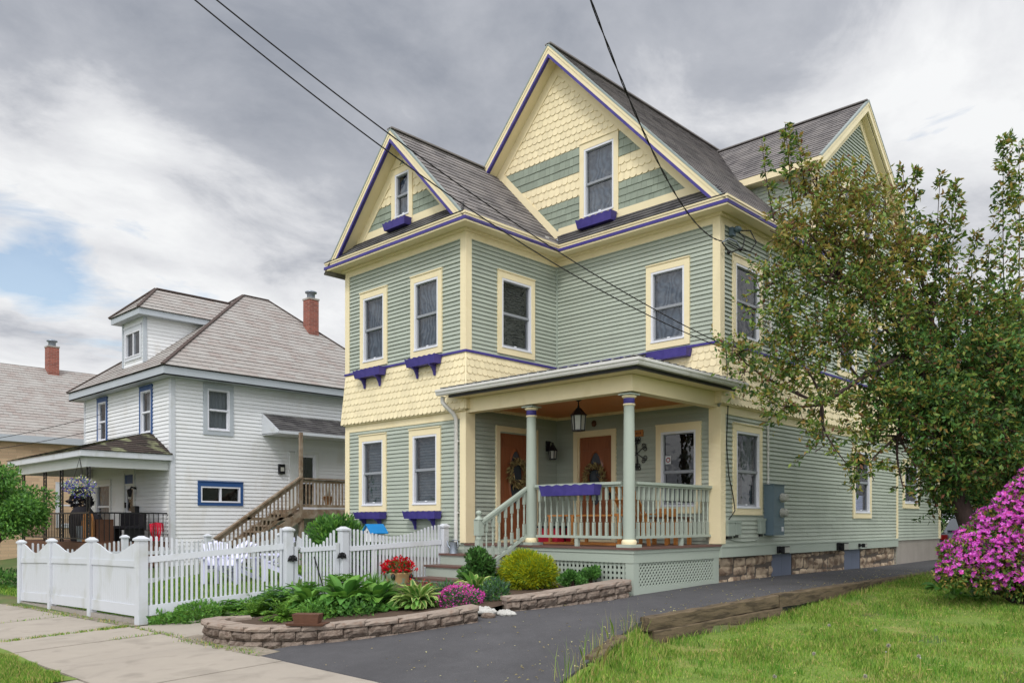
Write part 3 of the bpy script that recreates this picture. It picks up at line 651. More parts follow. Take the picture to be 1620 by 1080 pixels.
gable(WA, (XA, ZA - .30), S, HX, -3.97, 8.02, [(8.08, 8.52, 'sq'), (8.52, 9.20, 'scallop'), (9.20, 9.6, 'sq')], hA, 40)
b = MB(); b.wbox(WA, -7.42, -4.38, 7.95, 8.10, 0, .03); b.build('gable_trim', 'cream_paint', house); b = MB(); b.wbox(WC, -3.9, -.25, 7.95, 8.10, 0, .03)
q = [(-3.90, 7.98), (-3.72, 7.98), (-5.72, za(-5.72) + .16), (-5.9, za(-5.9) + .16)]; q = [(-3.99, za(-3.99) + .02), (-3.79, za(-3.99) + .02), (-5.62, za(-5.82) + .02), (-5.82, za(-5.82) + .02)]
b.wprism(WC, q, 0, .035); b.build('gable_trim', 'cream_paint', house)
b = MB(); tri = [(CYE0 + .3, 7.3), (CYE1 - .3, 7.3), (CYE1 - .3, CZE), (CY, CZ - .1), (CYE0 + .3, CZE)]
b.lap(WD, tri, EXP, .024, holes['D']); b.lap(Wall((0, CYE0 + .3, 0), (1, 0, 0), (0, -1, 0)), rect(-3.0, 0, 7.5, CZE - .1), EXP, .014)
b.build('siding', 'green_siding', house)
b = MB(); b.box((-.1, CYE0 + .27, 7.6), (.03, CYE0 + .3, CZE - .14)); b.wbox(WD, CYE0 + .27, CYE0 + .39, 7.6, CZE - .14, 0, .03); b.build('corner_board', 'cream_paint', house)
# windows ----------------------------------------------------------
def window(parent, W, u0, u1, v0, v1, inside, meet, casing='cream_paint', frame='window_white', pane='pane_glass', cw=.115, sill=.125, slider=False):
    b = MB(); b.frame(W, u0, u1, v0, v1, cw, 0, .042, wb=sill, wt=.13)
    b.wbox(W, u0 - .004, u1 + .004, v1, v1 + .022, 0, .06); w = b.build('window', casing, parent)
    a0, a1, c0, c1 = u0 + cw, u1 - cw, v0 + sill, v1 - .13; f, sa = MB(), MB()
    f.frame(W, a0, a1, c0, c1, .042, -.07, .036); f.wbox(W, a0 + .001, a1 - .001, c0 + .001, c0 + .03, .03, .055); i0, i1, j0, j1 = a0 + .042, a1 - .042, c0 + .042, c1 - .042
    if slider: mu = (i0 + i1) / 2; f.wbox(W, mu - .025, mu + .025, j0, j1, -.06, .02); f.build('frame', frame, w)
    else:
        mz = j0 + (j1 - j0) * meet; sa.wbox(W, i0, i1, mz - .022, mz + .022, -.05, .012); sa.frame(W, i0, i1, j0, mz - .022, .03, -.06, -.012, wb=.04, wt=.01); sa.frame(W, i0, i1, mz + .022, j1, .018, -.05, .004, wb=.008)
        f.wbox(W, (i0 + i1) / 2 - .03, (i0 + i1) / 2 + .03, j0 + .02, j0 + .045, -.012, .0); f.build('frame', frame, w); sa.build('sash', 'sash_grey' if frame == 'window_white' and casing in ('cream_paint',) else frame, w)
    g = MB()
    if slider: g.face([W.p(i0, j0, -.03), W.p(mu, j0, -.03), W.p(mu, j1, -.03), W.p(i0, j1, -.03)]); g.face([W.p(mu, j0, -.01), W.p(i1, j0, -.01), W.p(i1, j1, -.01), W.p(mu, j1, -.01)])
    else: g.face([W.p(i0, mz, -.02), W.p(i1, mz, -.02), W.p(i1, j1, -.02), W.p(i0, j1, -.02)]); g.face([W.p(i0, j0, -.035), W.p(i1, j0, -.035), W.p(i1, mz, -.035), W.p(i0, mz, -.035)])
    g.build('pane', pane, w)
    r = MB(); D = -.7                                                   # the room behind, open to the front
    r.face([W.p(a0, c0, D), W.p(a1, c0, D), W.p(a1, c1, D), W.p(a0, c1, D)])
    for p, q in (((a0, c0), (a1, c0)), ((a1, c0), (a1, c1)), ((a1, c1), (a0, c1)), ((a0, c1), (a0, c0))): r.face([W.p(*p, -.07), W.p(*q, -.07), W.p(*q, D), W.p(*p, D)])
    r.build('room', 'dark_inside', w)
    h = j1 - j0; k = MB()
    if inside in ('blind', 'slats', 'lowblind'):
        z = j0 + (.02 if inside != 'lowblind' else .0); zt = j1 if inside != 'lowblind' else j0 + h * .3; st = .05 if inside != 'blind' else .06
        while z < zt - st * .5: k.face([W.p(i0 + .01, z, -.11), W.p(i1 - .01, z, -.11), W.p(i1 - .01, z + st * .92, -.125), W.p(i0 + .01, z + st * .92, -.125)]); z += st
        if inside == 'slats': k.build('blind', 'dark_cloth', w)
        else: k.build('blind', 'blind_grey' if inside == 'blind' else 'lavender', w)
    elif inside == 'screen': k.face([W.p(i0, j0, -.10), W.p(i1, j0, -.10), W.p(i1, j1, -.10), W.p(i0, j1, -.10)]); k.build('screen', 'screen_grey', w)
    elif inside in ('curtain', 'lace'):
        rngs = ((i0, i0 + (i1 - i0) * .3), (i1 - (i1 - i0) * .42, i1)) if inside == 'curtain' else ((i0, i1),)
        for p, q in rngs:
            n = 14
            for t in range(n):
                s0, s1 = p + (q - p) * t / n, p + (q - p) * (t + 1) / n; d0, d1 = -.14 + .02 * math.sin(t * 1.9), -.14 + .02 * math.sin((t + 1) * 1.9)
                k.face([W.p(s0, j0, d0), W.p(s1, j0, d1), W.p(s1, j1, d1), W.p(s0, j1, d0)], 0, None, True)
        k.build('curtain', 'curtain_white' if inside == 'lace' else 'blind_grey', w)
    return w
for k, u0, u1, v0, v1, ins, mt in wins: window(house, WW[k], u0, u1, v0, v1, ins, mt, pane='pane_porch' if ins == 'porch' else 'pane_glass')
# foundation of rough stone, two boarded openings, concrete under the rear addition
def stones(W, u0, u1, v0, v1, n0, hole=(), seed=1, mean=.40, hh=.19):
    rg = random.Random(seed); b = MB(); v = v0
    while v < v1 - .02:
        h = min(hh * rg.uniform(.6, 1.4), v1 - v); h = h if v1 - v - h > .05 else v1 - v; u = u0 - rg.uniform(0, .2)
        while u < u1:
            w = mean * rg.uniform(.55, 1.5); a, c = max(u, u0) + .004, min(u + w, u1) - .004; u += w
            if c - a < .04 or any(a < d and c > e for e, d in hole): continue
            nx, nz = 5, 4; dep = rg.uniform(.015, .07); vs = []
            for i in range(nx + 1):
                for j in range(nz + 1):
                    s, t = i / nx, j / nz; ed = min(s, 1 - s, .3) / .3 * min(t, 1 - t, .3) / .3
                    vs.append(W.p(a + (c - a) * s + rg.uniform(-.006, .006), v + .006 + (h - .012) * t + rg.uniform(-.006, .006) + .035 * math.sin(u * 2.3 + v * 9), n0 + (ed ** .22) * dep + rg.uniform(-.014, .014) * (ed > 0)))
            b.mesh(vs, [(i * (nz + 1) + j, (i + 1) * (nz + 1) + j, (i + 1) * (nz + 1) + j + 1, i * (nz + 1) + j + 1) for i in range(nx) for j in range(nz)], 0, True)
        v += h
    return b
HOL = ((2.19, 3.12), (5.9, 6.88))
for k, (u0, u1) in enumerate(((-.1, 2.19), (3.12, 5.9), (6.88, HY))): fd = stones(WD, u0, u1, .3, 1.08, -.07, (), 5 + k).build('foundation', 'foundation_stone', house); b = MB(); b.wbox(WD, u0, u1, .2, 1.08, -.3, -.065); b.build('mortar', 'mortar', fd)
for u0, u1 in HOL: b = MB(); b.wbox(WD, u0, u1, .3, 1.08, -.2, -.09); b.wbox(WD, u0 + .005, (u0 + u1) / 2 - .002, .3, 1.075, -.09, -.075); b.wbox(WD, (u0 + u1) / 2 + .002, u1 - .005, .3, 1.075, -.09, -.075); b.build('hatch', 'hatch_blue', house)
for W, u0, u1, z1, q in ((WD, HY, 12.8, 1.24, -.012), (WA, HX, -3.97, 1.05, -.03), (WL, -HY, 2.71, .95, -.02)): b = MB(); b.wbox(W, u0, u1, .3, z1, -.2, q); b.build('foundation', 'concrete', house)
# ------------------------------------------------------------------ porch
b = MB()                                                               # corrugated metal roof
PE = 4.315; sl = .19; ze = lambda o: PE + sl * o
b.face([(-4.36, -3.06, PE), (.32, -3.06, PE), (-2.74, 0, ze(3.06)), (-4.36, 0, ze(3.06))]); b.face([(.32, -3.06, PE), (.32, .31, PE), (0.02, .31, ze(.3)), (0.02, 0, ze(.3)), (-2.74, 0, ze(3.06))])
x = -4.3
while x < .25:
    y1 = min(0, -3.06 + (.32 - x)); y1 = -2.72 if x < -3.97 else y1
    for o, h in ((0, .03), (.08, .012)): b.beam((x + o, -3.07, PE + h / 2), (x + o, y1, ze(y1 + 3.06) + h / 2), .035, h)
    x += .23
y = -2.9
while y < .3:
    x1 = max(.03, .32 - (y + 3.06)) if y < 0 else .06
    for o, h in ((0, .03), (.08, .012)): b.beam((.33, y + o, PE + h / 2), (x1, y + o, ze(.32 - x1) + h / 2), .035, h)
    y += .23
b.beam((.33, -3.07, PE + .02), (-2.7, -.03, ze(3.03) + .02), .12, .02)
b.build('porch_roof', 'metal_roof', house)
b = MB()
for x in fr(-4.28, .28, 20): b.box((x + .04, -3.075, PE - .01), (x + .19, -3.045, PE + .016))
for y in fr(-3.0, .2, 14): b.box((.305, y + .04, PE - .01), (.335, y + .19, PE + .016))
b.build('closure_strip', 'black_metal', house)
b = MB(); prof = [(0, 0), (.085, 0), (.10, .03), (.10, .045), (.12, .07), (.12, .105), (.115, .11), (.115, .1), (.0, .1)]   # gutter section (out, up)
def gut(p0, p1, out, mit0, mit1):
    p0, p1, out = Vector(p0), Vector(p1), Vector(out); d = (p1 - p0).normalized()
    a = [p0 + out * o + Z3 * z - d * (o * mit0) for o, z in prof]; c = [p1 + out * o + Z3 * z + d * (o * mit1) for o, z in prof]; n = len(a); b.mesh(a + c, [tuple(range(n)), tuple(range(2 * n - 1, n - 1, -1))] + [(i, n + i, n + (i + 1) % n, (i + 1) % n) for i in range(n)])
gut((-4.36, -3.05, 4.18), (.3, -3.05, 4.18), (0, -1, 0), 0, 1); gut((.3, -3.05, 4.18), (.3, .31, 4.18), (1, 0, 0), 1, 0)
b.build('gutter', 'gutter_white', house)
b = MB(); b.box((-4.1, -3.0, 4.14), (.25, -2.60, 4.175)); b.box((-.2, -2.6, 4.14), (.25, .05, 4.175)); b.build('porch_soffit', 'cream_paint', house); b = MB(); b.box((-4.1, -3.05, 4.13), (.3, -3.0, 4.178)); b.box((.25, -3.0, 4.13), (.3, .05, 4.178)); b.build('roof_edge', 'black_metal', house)
b = MB(); b.box((-4.06, -2.70, 3.86), (-.04, -2.5, 4.134)); b.box((-.24, -2.5, 3.86), (-.04, -.0, 4.134)); b.box((-4.06, -2.712, 3.86), (-.028, -2.70, 3.89)); b.box((-.04, -2.70, 3.86), (-.028, 0, 3.89)); b.build('porch_beam', 'cream_paint', house)
b = MB(); b.box((-3.97, -2.5, 3.98), (-.24, 0, 4.0)); b.build('porch_ceiling', 'ceiling_wood', house)
b = MB(); b.box((-3.97, -2.76, 1.285), (.045, 0.0, 1.32)); b.build('porch_floor', 'deck_brown', house)
b = MB(); b.box((-2.3, -2.72, 1.07), (.0, -2.66, 1.283)); b.box((-.05, -2.66, 1.07), (.0, -.02, 1.283)); b.box((-2.3, -2.735, 1.225), (.015, -2.72, 1.283)); b.box((0, -2.72, 1.225), (.015, -.02, 1.283))
b.box((-.17, -2.71, .3), (-.006, -2.56, 1.07)); b.box((-.14, -.2, .3), (-.006, -.02, 1.07)); b.box((-2.3, -2.71, .3), (-2.18, -2.6, 1.07)); b.box((-.05, -2.56, .4), (-.012, -.2, .67)); b.box((-2.18, -2.70, .3), (-.17, -2.66, .66))
b.build('porch_skirt', 'green_trim', house)
b = MB(); x = -2.18                                                    # square lattice in front, diagonal at the side
while x < -.17: b.box((x, -2.692, .6), (x + .045, -2.682, 1.07)); x += .088
z = .66
while z < 1.07: b.box((-2.18, -2.682, z), (-.17, -2.672, z + .045)); z += .088
b.build('lattice', 'green_trim', house)
b = MB()
for sgn in (1, -1):
    c = -3.2
    while c < .3:
        q = [(c, .62), (c + .042, .62), (c + .042 + sgn * .46, 1.08), (c + sgn * .46, 1.08)]; q = clip(clip(q, 1, 0, -.14), -1, 0, 2.62)
        if len(q) >= 3: b.wprism(WD, q if sgn > 0 else q, -.03 + sgn * .004, -.022 + sgn * .004)
        c += .092
b.build('lattice', 'green_trim', house)
b = MB(); b.box((-2.2, -2.4, .2), (-.3, -2.38, 1.25)); b.box((-.42, -2.3, .2), (-.4, -.1, 1.25)); b.build('crawl_space_shade', 'dark_inside', house)  # dark sheets behind the lattice: shade under the porch put into colour
# columns
for cx, cy in ((-2.36, -2.58), (-.19, -2.58)):
    b = MB(); b.lathe((cx, cy, 1.32), [(.098, .12), (.10, .5), (.096, 1.4), (.086, 2.32)], 22); c = b.build('column', 'green_trim', house)
    b = MB(); b.lathe((cx, cy, 1.32), [(.12, .05), (.125, .07), (.125, .1), (.11, .125), (.096, .13)], 22); b.lathe((cx, cy, 1.32), [(.086, 2.32), (.1, 2.325), (.1, 2.35), (.086, 2.355)], 22); b.lathe((cx, cy, 1.32), [(.086, 2.44), (.118, 2.46), (.123, 2.48), (.1, 2.49)], 22); b.build('collar', 'cream_paint', c)
    b = MB(); b.box((cx - .15, cy - .15, 1.32), (cx + .15, cy + .15, 1.37)); b.build('plinth', 'green_trim', c); b = MB(); b.box((cx - .13, cy - .13, 3.812), (cx + .13, cy + .13, 3.835)); b.build('abacus', 'green_trim', c)
    b = MB(); b.lathe((cx, cy, 1.32), [(.088, 2.352), (.091, 2.356), (.091, 2.44), (.088, 2.445)], 22); b.build('neck_band', 'purple_paint', c)
# balustrade
BP = [(.022, 0), (.022, .26), (.013, .275), (.02, .30), (.013, .325), (.017, .40), (.02, .52), (.013, .60), (.02, .625), (.013, .65), (.022, .665), (.022, .90)]
def baluster(c, h, parent):
    b = MB(); k = h / .90; pr = [(.022, 0)] + [(r * 1.02, z * k) for r, z in BP[1:]]; lo = [p for p in pr if p[1] <= .265 * k]
    b.box((c[0] - .022, c[1] - .022, c[2]), (c[0] + .022, c[1] + .022, c[2] + .25 * k)); b.lathe(c, [(r, z) for r, z in pr if .25 * k <= z <= .67 * k], 8); b.box((c[0] - .022, c[1] - .022, c[2] + .66 * k), (c[0] + .022, c[1] + .022, c[2] + h)); return b.build('baluster', 'green_trim', parent)
RT, RB = 2.36, 1.46
b = MB(); b.box((-2.22, -2.65, RT), (-.31, -2.51, RT + .045)); b.box((-2.22, -2.61, RT - .035), (-.31, -2.55, RT)); b.box((-2.22, -2.62, RB), (-.31, -2.54, RB + .045)); b.box((-1.32, -2.61, 1.32), (-1.25, -2.55, RB)); r1 = b.build('railing', 'green_trim', house)
b = MB(); b.box((-.26, -2.44, RT), (-.12, .0, RT + .045)); b.box((-.22, -2.44, RT - .035), (-.16, .0, RT)); b.box((-.23, -2.44, RB), (-.15, .0, RB + .045)); b.box((-.22, -1.05, 1.32), (-.16, -.98, RB)); r2 = b.build('railing', 'green_trim', house)
p0 = None
for i in range(14):
    o = baluster((-2.15 + i * .1365, -2.58, RB + .045), RT - RB - .08, r1)
for i in range(16): baluster((-.19, -2.33 + i * .148, RB + .045), RT - RB - .08, r2)
# steps
st = []
SX = ((-4.30, -3.08, 1.13), (-4.30, -3.45, .92), (-4.16, -3.84, .71))
yb = -2.76
for i, (x0, y, z) in enumerate(SX):
    b = MB(); b.box((x0 - .02, y - .03, z - .035), (-2.36, yb + .03, z)); b.build('tread', 'deck_brown', house)
    b = MB(); b.box((x0, y, (SX[i + 1][2] if i < 2 else .3) - .0), (-2.38, y + .03, z - .036)); b.box((x0, y + .03, (SX[i + 1][2] if i < 2 else .3)), (x0 + .03, yb + .02, z - .036)); b.build('riser', 'green_trim', house); yb = y
b = MB(); b.box((-4.0, -2.735, 1.13), (-2.3, -2.70, 1.283)); b.build('riser', 'green_trim', house)
NX, NY = -2.62, -3.66
b = MB(); b.box((NX - .05, NY - .05, .5), (NX + .05, NY + .05, 1.42)); b.box((NX - .062, NY - .062, 1.50), (NX + .062, NY + .062, 1.78)); b.lathe((NX, NY, 1.42), [(.05, 0), (.062, .02), (.05, .04), (.055, .08)], 10); b.lathe((NX, NY, 1.78), [(.085, 0), (.03, .05), (.025, .07), (.045, .09), (.055, .115), (.045, .145), (.0, .165)], 12); b.build('newel_post', 'green_trim', house)
b = MB(); h0, h1 = Vector((NX + .03, NY + .02, 1.70)), Vector((-2.42, -2.62, 2.33)); b.beam(h0 + Z3 * .035, h1 + Z3 * .035, .10, .04); b.beam(h0 - Z3 * .01, h1 - Z3 * .01, .05, .06); k0, k1 = Vector((NX + .03, NY + .2, .98)), Vector((-2.42, -2.62, 1.50)); b.beam(k0, k1, .07, .05); hr = b.build('stair_railing', 'green_trim', house)
for i in range(7):
    t = (i + .7) / 7.2; p = k0.lerp(k1, t); q = h0.lerp(h1, .02 + t * .97); baluster((q.x, q.y, p.z + .02), q.z - p.z - .04, hr)
# doors
def door(W, u0, u1, v0, v1):
    b = MB(); N0 = -.03; b.wbox(W, u0, u1, v0, v1, N0 - .04, N0); um = (u0 + u1) / 2; w = u1 - u0; h = v1 - v0
    for s in (-1, 1):
        a = um + s * w * .30; b.wprism(W, [(a - .08, v0 + .14), (a + .08, v0 + .14), (a + .08, v0 + .52), (a - .08, v0 + .60)] if s < 0 else [(a - .08, v0 + .14), (a + .08, v0 + .14), (a + .08, v0 + .60), (a - .08, v0 + .52)], N0, N0 + .012)
        b.wbox(W, a - .07, a + .07, v1 - .3, v1 - .12, N0, N0 + .012)
    vc = v0 + h * .585; pts = [(um + .215 * math.cos(t), vc + .60 * math.sin(t)) for t in fr(0, 2 * math.pi, 24)[:-1]]; pin = [(um + .175 * math.cos(t), vc + .55 * math.sin(t)) for t in fr(0, 2 * math.pi, 24)[:-1]]
    for i in range(24):
        j = (i + 1) % 24; b.mesh([W.p(*pts[i], N0), W.p(*pts[j], N0), W.p(*pin[j], N0 + .02), W.p(*pin[i], N0 + .02)], [(0, 1, 2, 3)])
    d = b.build('door', 'door_wood', house)
    g = MB(); g.face([W.p(*p, N0 + .004) for p in pin]); g.build('oval_window', 'car_glass', d)
    f = MB(); f.frame(W, u0 - .11, u1 + .11, v0 - .04, v1 + .11, .11, 0, .045, wb=.03, wt=.11); f.frame(W, u0 - .004, u1 + .004, v0 - .01, v1 + .004, .022, -.07, .01, wb=.01); f.build('frame', 'cream_paint', d)
    k = MB(); k.ball(W.p(u1 - .07, v0 + .95, N0 + .05), .03); k.wbox(W, u1 - .09, u1 - .05, v0 + .85, v0 + 1.1, N0, N0 + .015); k.build('handle', 'black_metal', d); return W.p(um, vc - .0, N0 + .03)
wr1 = door(WB, -1.80, -.76, 1.36, 3.57); wr2 = door(WC, -3.36, -2.46, 1.36, 3.54)
b = MB(); b.wbox(WC, -1.19, -1.06, 2.86, 3.02, -.016, -.012); s1 = b.build('sticker', 'vinyl_white', house); b = MB(); n = 16; oc = [WC.p(-1.125 + .05 * math.cos(6.283 * i / n), 2.94 + .05 * math.sin(6.283 * i / n), -.010) for i in range(n)]; ic = [WC.p(-1.125 + .03 * math.cos(6.283 * i / n), 2.94 + .03 * math.sin(6.283 * i / n), -.010) for i in range(n)]; b.mesh(oc + ic, [(i, (i + 1) % n, n + (i + 1) % n, n + i) for i in range(n)]); b.build('emblem', 'lens_red', s1)
# downspout at the left end of the gutter
b = MB(); b.tube([(-4.30, -3.02, 4.17), (-4.30, -3.02, 4.06), (-4.27, -2.98, 4.0), (-4.20, -2.84, 3.86), (-4.19, -2.77, 3.76), (-4.19, -2.77, 1.2)], .042, 8); b.wbox(WA, -4.25, -4.13, 3.3, 3.33, 0, .06); b.wbox(WA, -4.25, -4.13, 1.9, 1.93, 0, .06); b.build('downspout', 'gutter_white', house)
b = MB(); b.box((-4.02, -.41, 7.62), (-3.93, -.3, 7.86)); b.build('flashing', 'gutter_white', house)
# small electrics painted with the wall
b = MB(); b.tube([(.03, 1.86, 2.45), (.03, 1.86, 3.5), (.05, 1.82, 3.72), (.1, 1.84, 3.9), (.1, 1.84, 4.9), (.07, 1.84, 7.2)], .024, 8); b.build('conduit', 'gutter_white', house)
# ------------------------------------------------------------------ flower boxes
def flower_box(W, u0, u1, v0, v1, label, brackets=2, scallop=True, n0=.05, dep=.17):
    c = W.p((u0 + u1) / 2, v0, n0); t = thing('flower_box', label, 'flower box', tuple(c), 'purple flower boxes on the green house'); b = MB()
    w = (u1 - u0) / 2; um = (u0 + u1) / 2; s = .035
    n = 36; top = []
    for i in range(n + 1):
        u = u0 + (u1 - u0) * i / n; top.append((u, v1 - (.011 * (1 - math.cos(i / n * 2 * math.pi * 6)) if scallop else 0)))
    poly = [(u0 + s, v0), (u1 - s, v0)] + top[::-1]
    L = len(poly); b.mesh([W.p(u, v, n0 + dep + (v - v0) * .18) for u, v in poly] + [W.p(u, v, n0 + dep + (v - v0) * .18 - .018) for u, v in poly], [tuple(range(L)), tuple(range(2 * L - 1, L - 1, -1))] + [(i, L + i, L + (i + 1) % L, (i + 1) % L) for i in range(L)])
    for a, d in ((u0, s), (u1, -s)):
        q = [W.p(a + d, v0, n0), W.p(a + d, v0, n0 + dep - .018), W.p(a, v1 - .01, n0 + dep + .01), W.p(a, v1 - .01, n0)]; e = W.u * (.018 if d > 0 else -.018); b.hexa(q, [p + e for p in q])
    b.wbox(W, u0 + s, u1 - s, v0, v0 + .018, n0 + .0, n0 + dep - .018); b.wbox(W, u0 + s, u1 - s, v0, v1 - .02, n0, n0 + .018); b.build('box', 'purple_paint', t)
    e = MB(); e.wbox(W, u0 + s + .02, u1 - s - .02, v0 + .02, v1 - .045, n0 + .02, n0 + dep - .005); e.build('soil', 'soil', t)
    for k in range(brackets):
        u = um + (k - .5) * w * 1.15; q = [(0, -.0), (.0, -.22), (.035, -.22), (.05, -.15), (.10, -.06), (.16, -.03), (.17, 0)]; m = MB()
        L = len(q); m.hexa([W.p(u - .018, v0 + y, n0 + x) for x, y in q], [W.p(u + .018, v0 + y, n0 + x) for x, y in q]); m.build('bracket', 'purple_paint', t)
    return t
flower_box(WA, -7.36, -6.40, 1.80, 1.955, 'purple flower box above the blue roofed birdhouse, under the ground floor window', n0=.05)
flower_box(WA, -5.64, -4.62, 1.80, 1.96, 'purple flower box under the ground floor window next to the downspout', n0=.05)
flower_box(WA, -7.37, -6.42, 4.89, 5.07, 'purple bracketed flower box under the upper window farther from the porch')
flower_box(WA, -5.56, -4.62, 4.90, 5.08, 'purple bracketed flower box under the upper window nearer the porch roof')
flower_box(WA, -6.30, -5.55, 7.89, 8.05, 'small purple flower box under the narrow window of the smaller gable', 0, n0=.06)
flower_box(WC, -3.24, -2.30, 7.87, 8.06, 'purple scalloped flower box under the window of the tallest gable', 0, n0=.06)
flower_box(WC, -1.55, -.55, 4.87, 5.03, 'plain purple flower box above the porch roof under the upper window', 0, False)
WP = Wall((0, -2.60, 0), (1, 0, 0), (0, -1, 0)); flower_box(WP, -1.94, -.70, 2.19, 2.38, 'long purple flower box hung on the porch railing', 0)
# ------------------------------------------------------------------ things on the porch
def wreath(c, W, label, seed):
    rg = np.random.default_rng(seed); n = 700; a = rg.uniform(0, 2 * math.pi, n); r = .21 + rg.normal(size=n) * .03; U, V, Nn = np.array(W.u), np.array(W.v), np.array(W.n)
    P = np.array(c) + U * (np.cos(a) * r)[:, None] + V * (np.sin(a) * r)[:, None] + Nn * (.03 + rg.uniform(0, .05, n))[:, None]
    d = U * (np.cos(a + .9))[:, None] + V * (np.sin(a + .9))[:, None] + rg.normal(size=(n, 3)) * .35
    return tag(leaf_mesh('wreath', leaf_quads(P, rg.uniform(.06, .14, n), .22, d, rg), ['wreath_straw', 'leaf_bronze'], base=tuple(c), probs=[.8, .2]), label, 'wreath', 'dried wreaths on the porch doors')
wreath(wr1 + Vector((0, 0, .08)), WB, 'dried straw wreath on the porch door nearer the steps', 3); wreath(wr2 + Vector((0, 0, .03)), WC, 'dried straw wreath on the porch door behind the long flower box', 4)
def lantern(name, c, label, cat, hang):
    t = thing(name, label, cat, tuple(c)); x, y, z = c; b = MB(); s = .11 if hang else .075; h = .27 if hang else .17
    b.lathe((x, y, z + h), [(s * 1.5, 0), (s * 1.05, .05), (s * .45, .13), (.02, .15), (.02, .18)], 6, sm=False); b.lathe((x, y, z - .02), [(s * .7, 0), (s * 1.1, .012), (s * 1.1, .03)], 6, sm=False)
    for j in range(6): a = 2 * math.pi * (j + .5) / 6; b.beam((x + s * .98 * math.cos(a), y + s * .98 * math.sin(a), z), (x + s * 1.2 * math.cos(a), y + s * 1.2 * math.sin(a), z + h), .016, .016)
    if hang: b.tube([(x, y, z + h + .17), (x, y, 3.98)], .012, 6); b.lathe((x, y, 3.93), [(.03, 0), (.07, .03), (.07, .05)], 10)
    else: b.tube([(x, y, z + h + .15), (x - .06, y, z + h + .2), (x - .12, y, z + h + .12)], .012, 6); b.box((x - .15, y - .06, z + h + .0), (x - .12, y + .06, z + h + .22))
    b.build('lantern_frame', 'black_metal', t); g = MB(); g.lathe((x, y, z + .01), [(s * .9, 0), (s * 1.1, h - .01)], 6, sm=False); g.build('glass', 'frosted', t)
lantern('porch_lantern', (-1.73, -2.0, 3.40), 'black lantern hanging from the wooden porch ceiling', 'lantern', True)
lantern('wall_lantern', (-3.80, -.33, 3.08), 'small black lantern on the porch wall between the two doors', 'lantern', False)
t = thing('wall_art', 'curled black iron flower ornament on the porch wall', 'wall decoration', (-1.85, -.03, 3.1)); b = MB()
cx, cz = -1.83, 3.10
def curl(ox, oz, r, a0, turns, sg):
    b.tube([(ox + (r * (1 - .8 * i / 18)) * math.cos(a0 + sg * turns * 6.283 * i / 18), -.035, oz + (r * (1 - .8 * i / 18)) * math.sin(a0 + sg * turns * 6.283 * i / 18)) for i in range(19)], .008, 5)
b.tube([(cx, -.035, cz - .34), (cx, -.035, cz + .34)], .009, 5)
for k in range(6):
    a = 2 * math.pi * (k + .5) / 6; ex, ez = cx + .17 * math.cos(a), cz + .2 * math.sin(a); b.tube([(cx, -.035, cz), (ex - .03 * math.sin(a), -.035, ez), (ex, -.035, ez)], .009, 5)
    curl(ex + .05 * math.cos(a + .8), ez + .05 * math.sin(a + .8), .062, a + 3.9, 1.4, 1); curl(ex + .05 * math.cos(a - .9), ez + .05 * math.sin(a - .9), .055, a + 2.2, 1.4, -1)
for s2 in (-1, 1): curl(cx + .05, cz + s2 * .3, .05, 3.14, 1.3, s2); curl(cx - .05, cz + s2 * .3, .05, 0, 1.3, -s2)
b.build('scrollwork', 'black_metal', t)
t = thing('wooden_plaque', 'small wooden plaque with dark lettering on the porch wall', 'sign', (-1.82, -.03, 3.45)); b = MB(); b.wbox(WC, -2.10, -1.68, 3.44, 3.57, .014, .035); b.build('board', 'orange_wood', t); b = MB()
for i, w in enumerate((.05, .03, .04, .03, .05, .03, .04)): b.wbox(WC, -2.06 + i * .05, -2.06 + i * .05 + w * .6, 3.485, 3.525, .035, .038)
b.build('lettering', 'brown_wood', t)
b = MB(); b.lathe((0, 0, 0), [(.0, 0), (.07, .01), (.05, .03), (.0, .05)], 10); o = b.build('wall_hook', 'brown_wood'); o.location = (-2.92, -.02, 3.79); o.rotation_euler = (R(90), 0, 0); tag(o, 'small round brown ornament above the porch door', 'ornament')
def slat_bench(x0, x1, y0, y1, label):
    t = thing('porch_bench', label, 'bench', ((x0 + x1) / 2, (y0 + y1) / 2, 1.32)); b = MB()
    for x in (x0, x0 + .55, x1 - .05):
        for y in (y0, y1): b.box((x, y, 1.36), (x + .05, y + .05, 1.84))
    b.build('frame', 'orange_wood', t); b = MB()
    for i in range(7): yy = y0 + (y1 - y0 + .05) * i / 7; b.box((x0 - .03, yy, 1.84), (x1 + .03, yy + .06, 1.87))
    b.build('seat', 'orange_wood', t)
    for y in (y0, y1): b = MB(); b.box((x0 - .12, y - .005, 1.322), (x1 + .12, y + .055, 1.36)); b.build('runner', 'orange_wood', t)
slat_bench(-2.5, -.85, -1.95, -1.55, 'long slatted wooden bench on the porch behind the front railing')
t = thing('porch_chair', 'reclining slatted wooden chair behind the porch corner column', 'chair', (-.75, -1.6, 1.32)); b = MB()
for i in range(5): x = -.98 + i * .11; b.beam((x, -1.45, 1.62), (x - .02, -2.02, 2.36), .085, .02)
b.beam((-1.0, -1.86, 2.14), (-.5, -1.86, 2.14), .05, .03); b.build('backrest', 'orange_wood', t); b = MB()
for i in range(5): b.box((-1.0, -1.5 + i * .1, 1.66 + i * .012), (-.5, -1.42 + i * .1, 1.68 + i * .012))
b.build('seat', 'orange_wood', t)
for x in (-1.03, -.47):
    b = MB(); b.beam((x, -1.05, 1.32), (x, -1.05, 1.86), .05, .05); b.beam((x, -1.6, 1.32), (x, -1.72, 1.86), .05, .05); b.build('leg', 'orange_wood', t); b = MB(); b.box((x - .06, -1.78, 1.86), (x + .06, -.98, 1.885)); b.build('armrest', 'orange_wood', t)
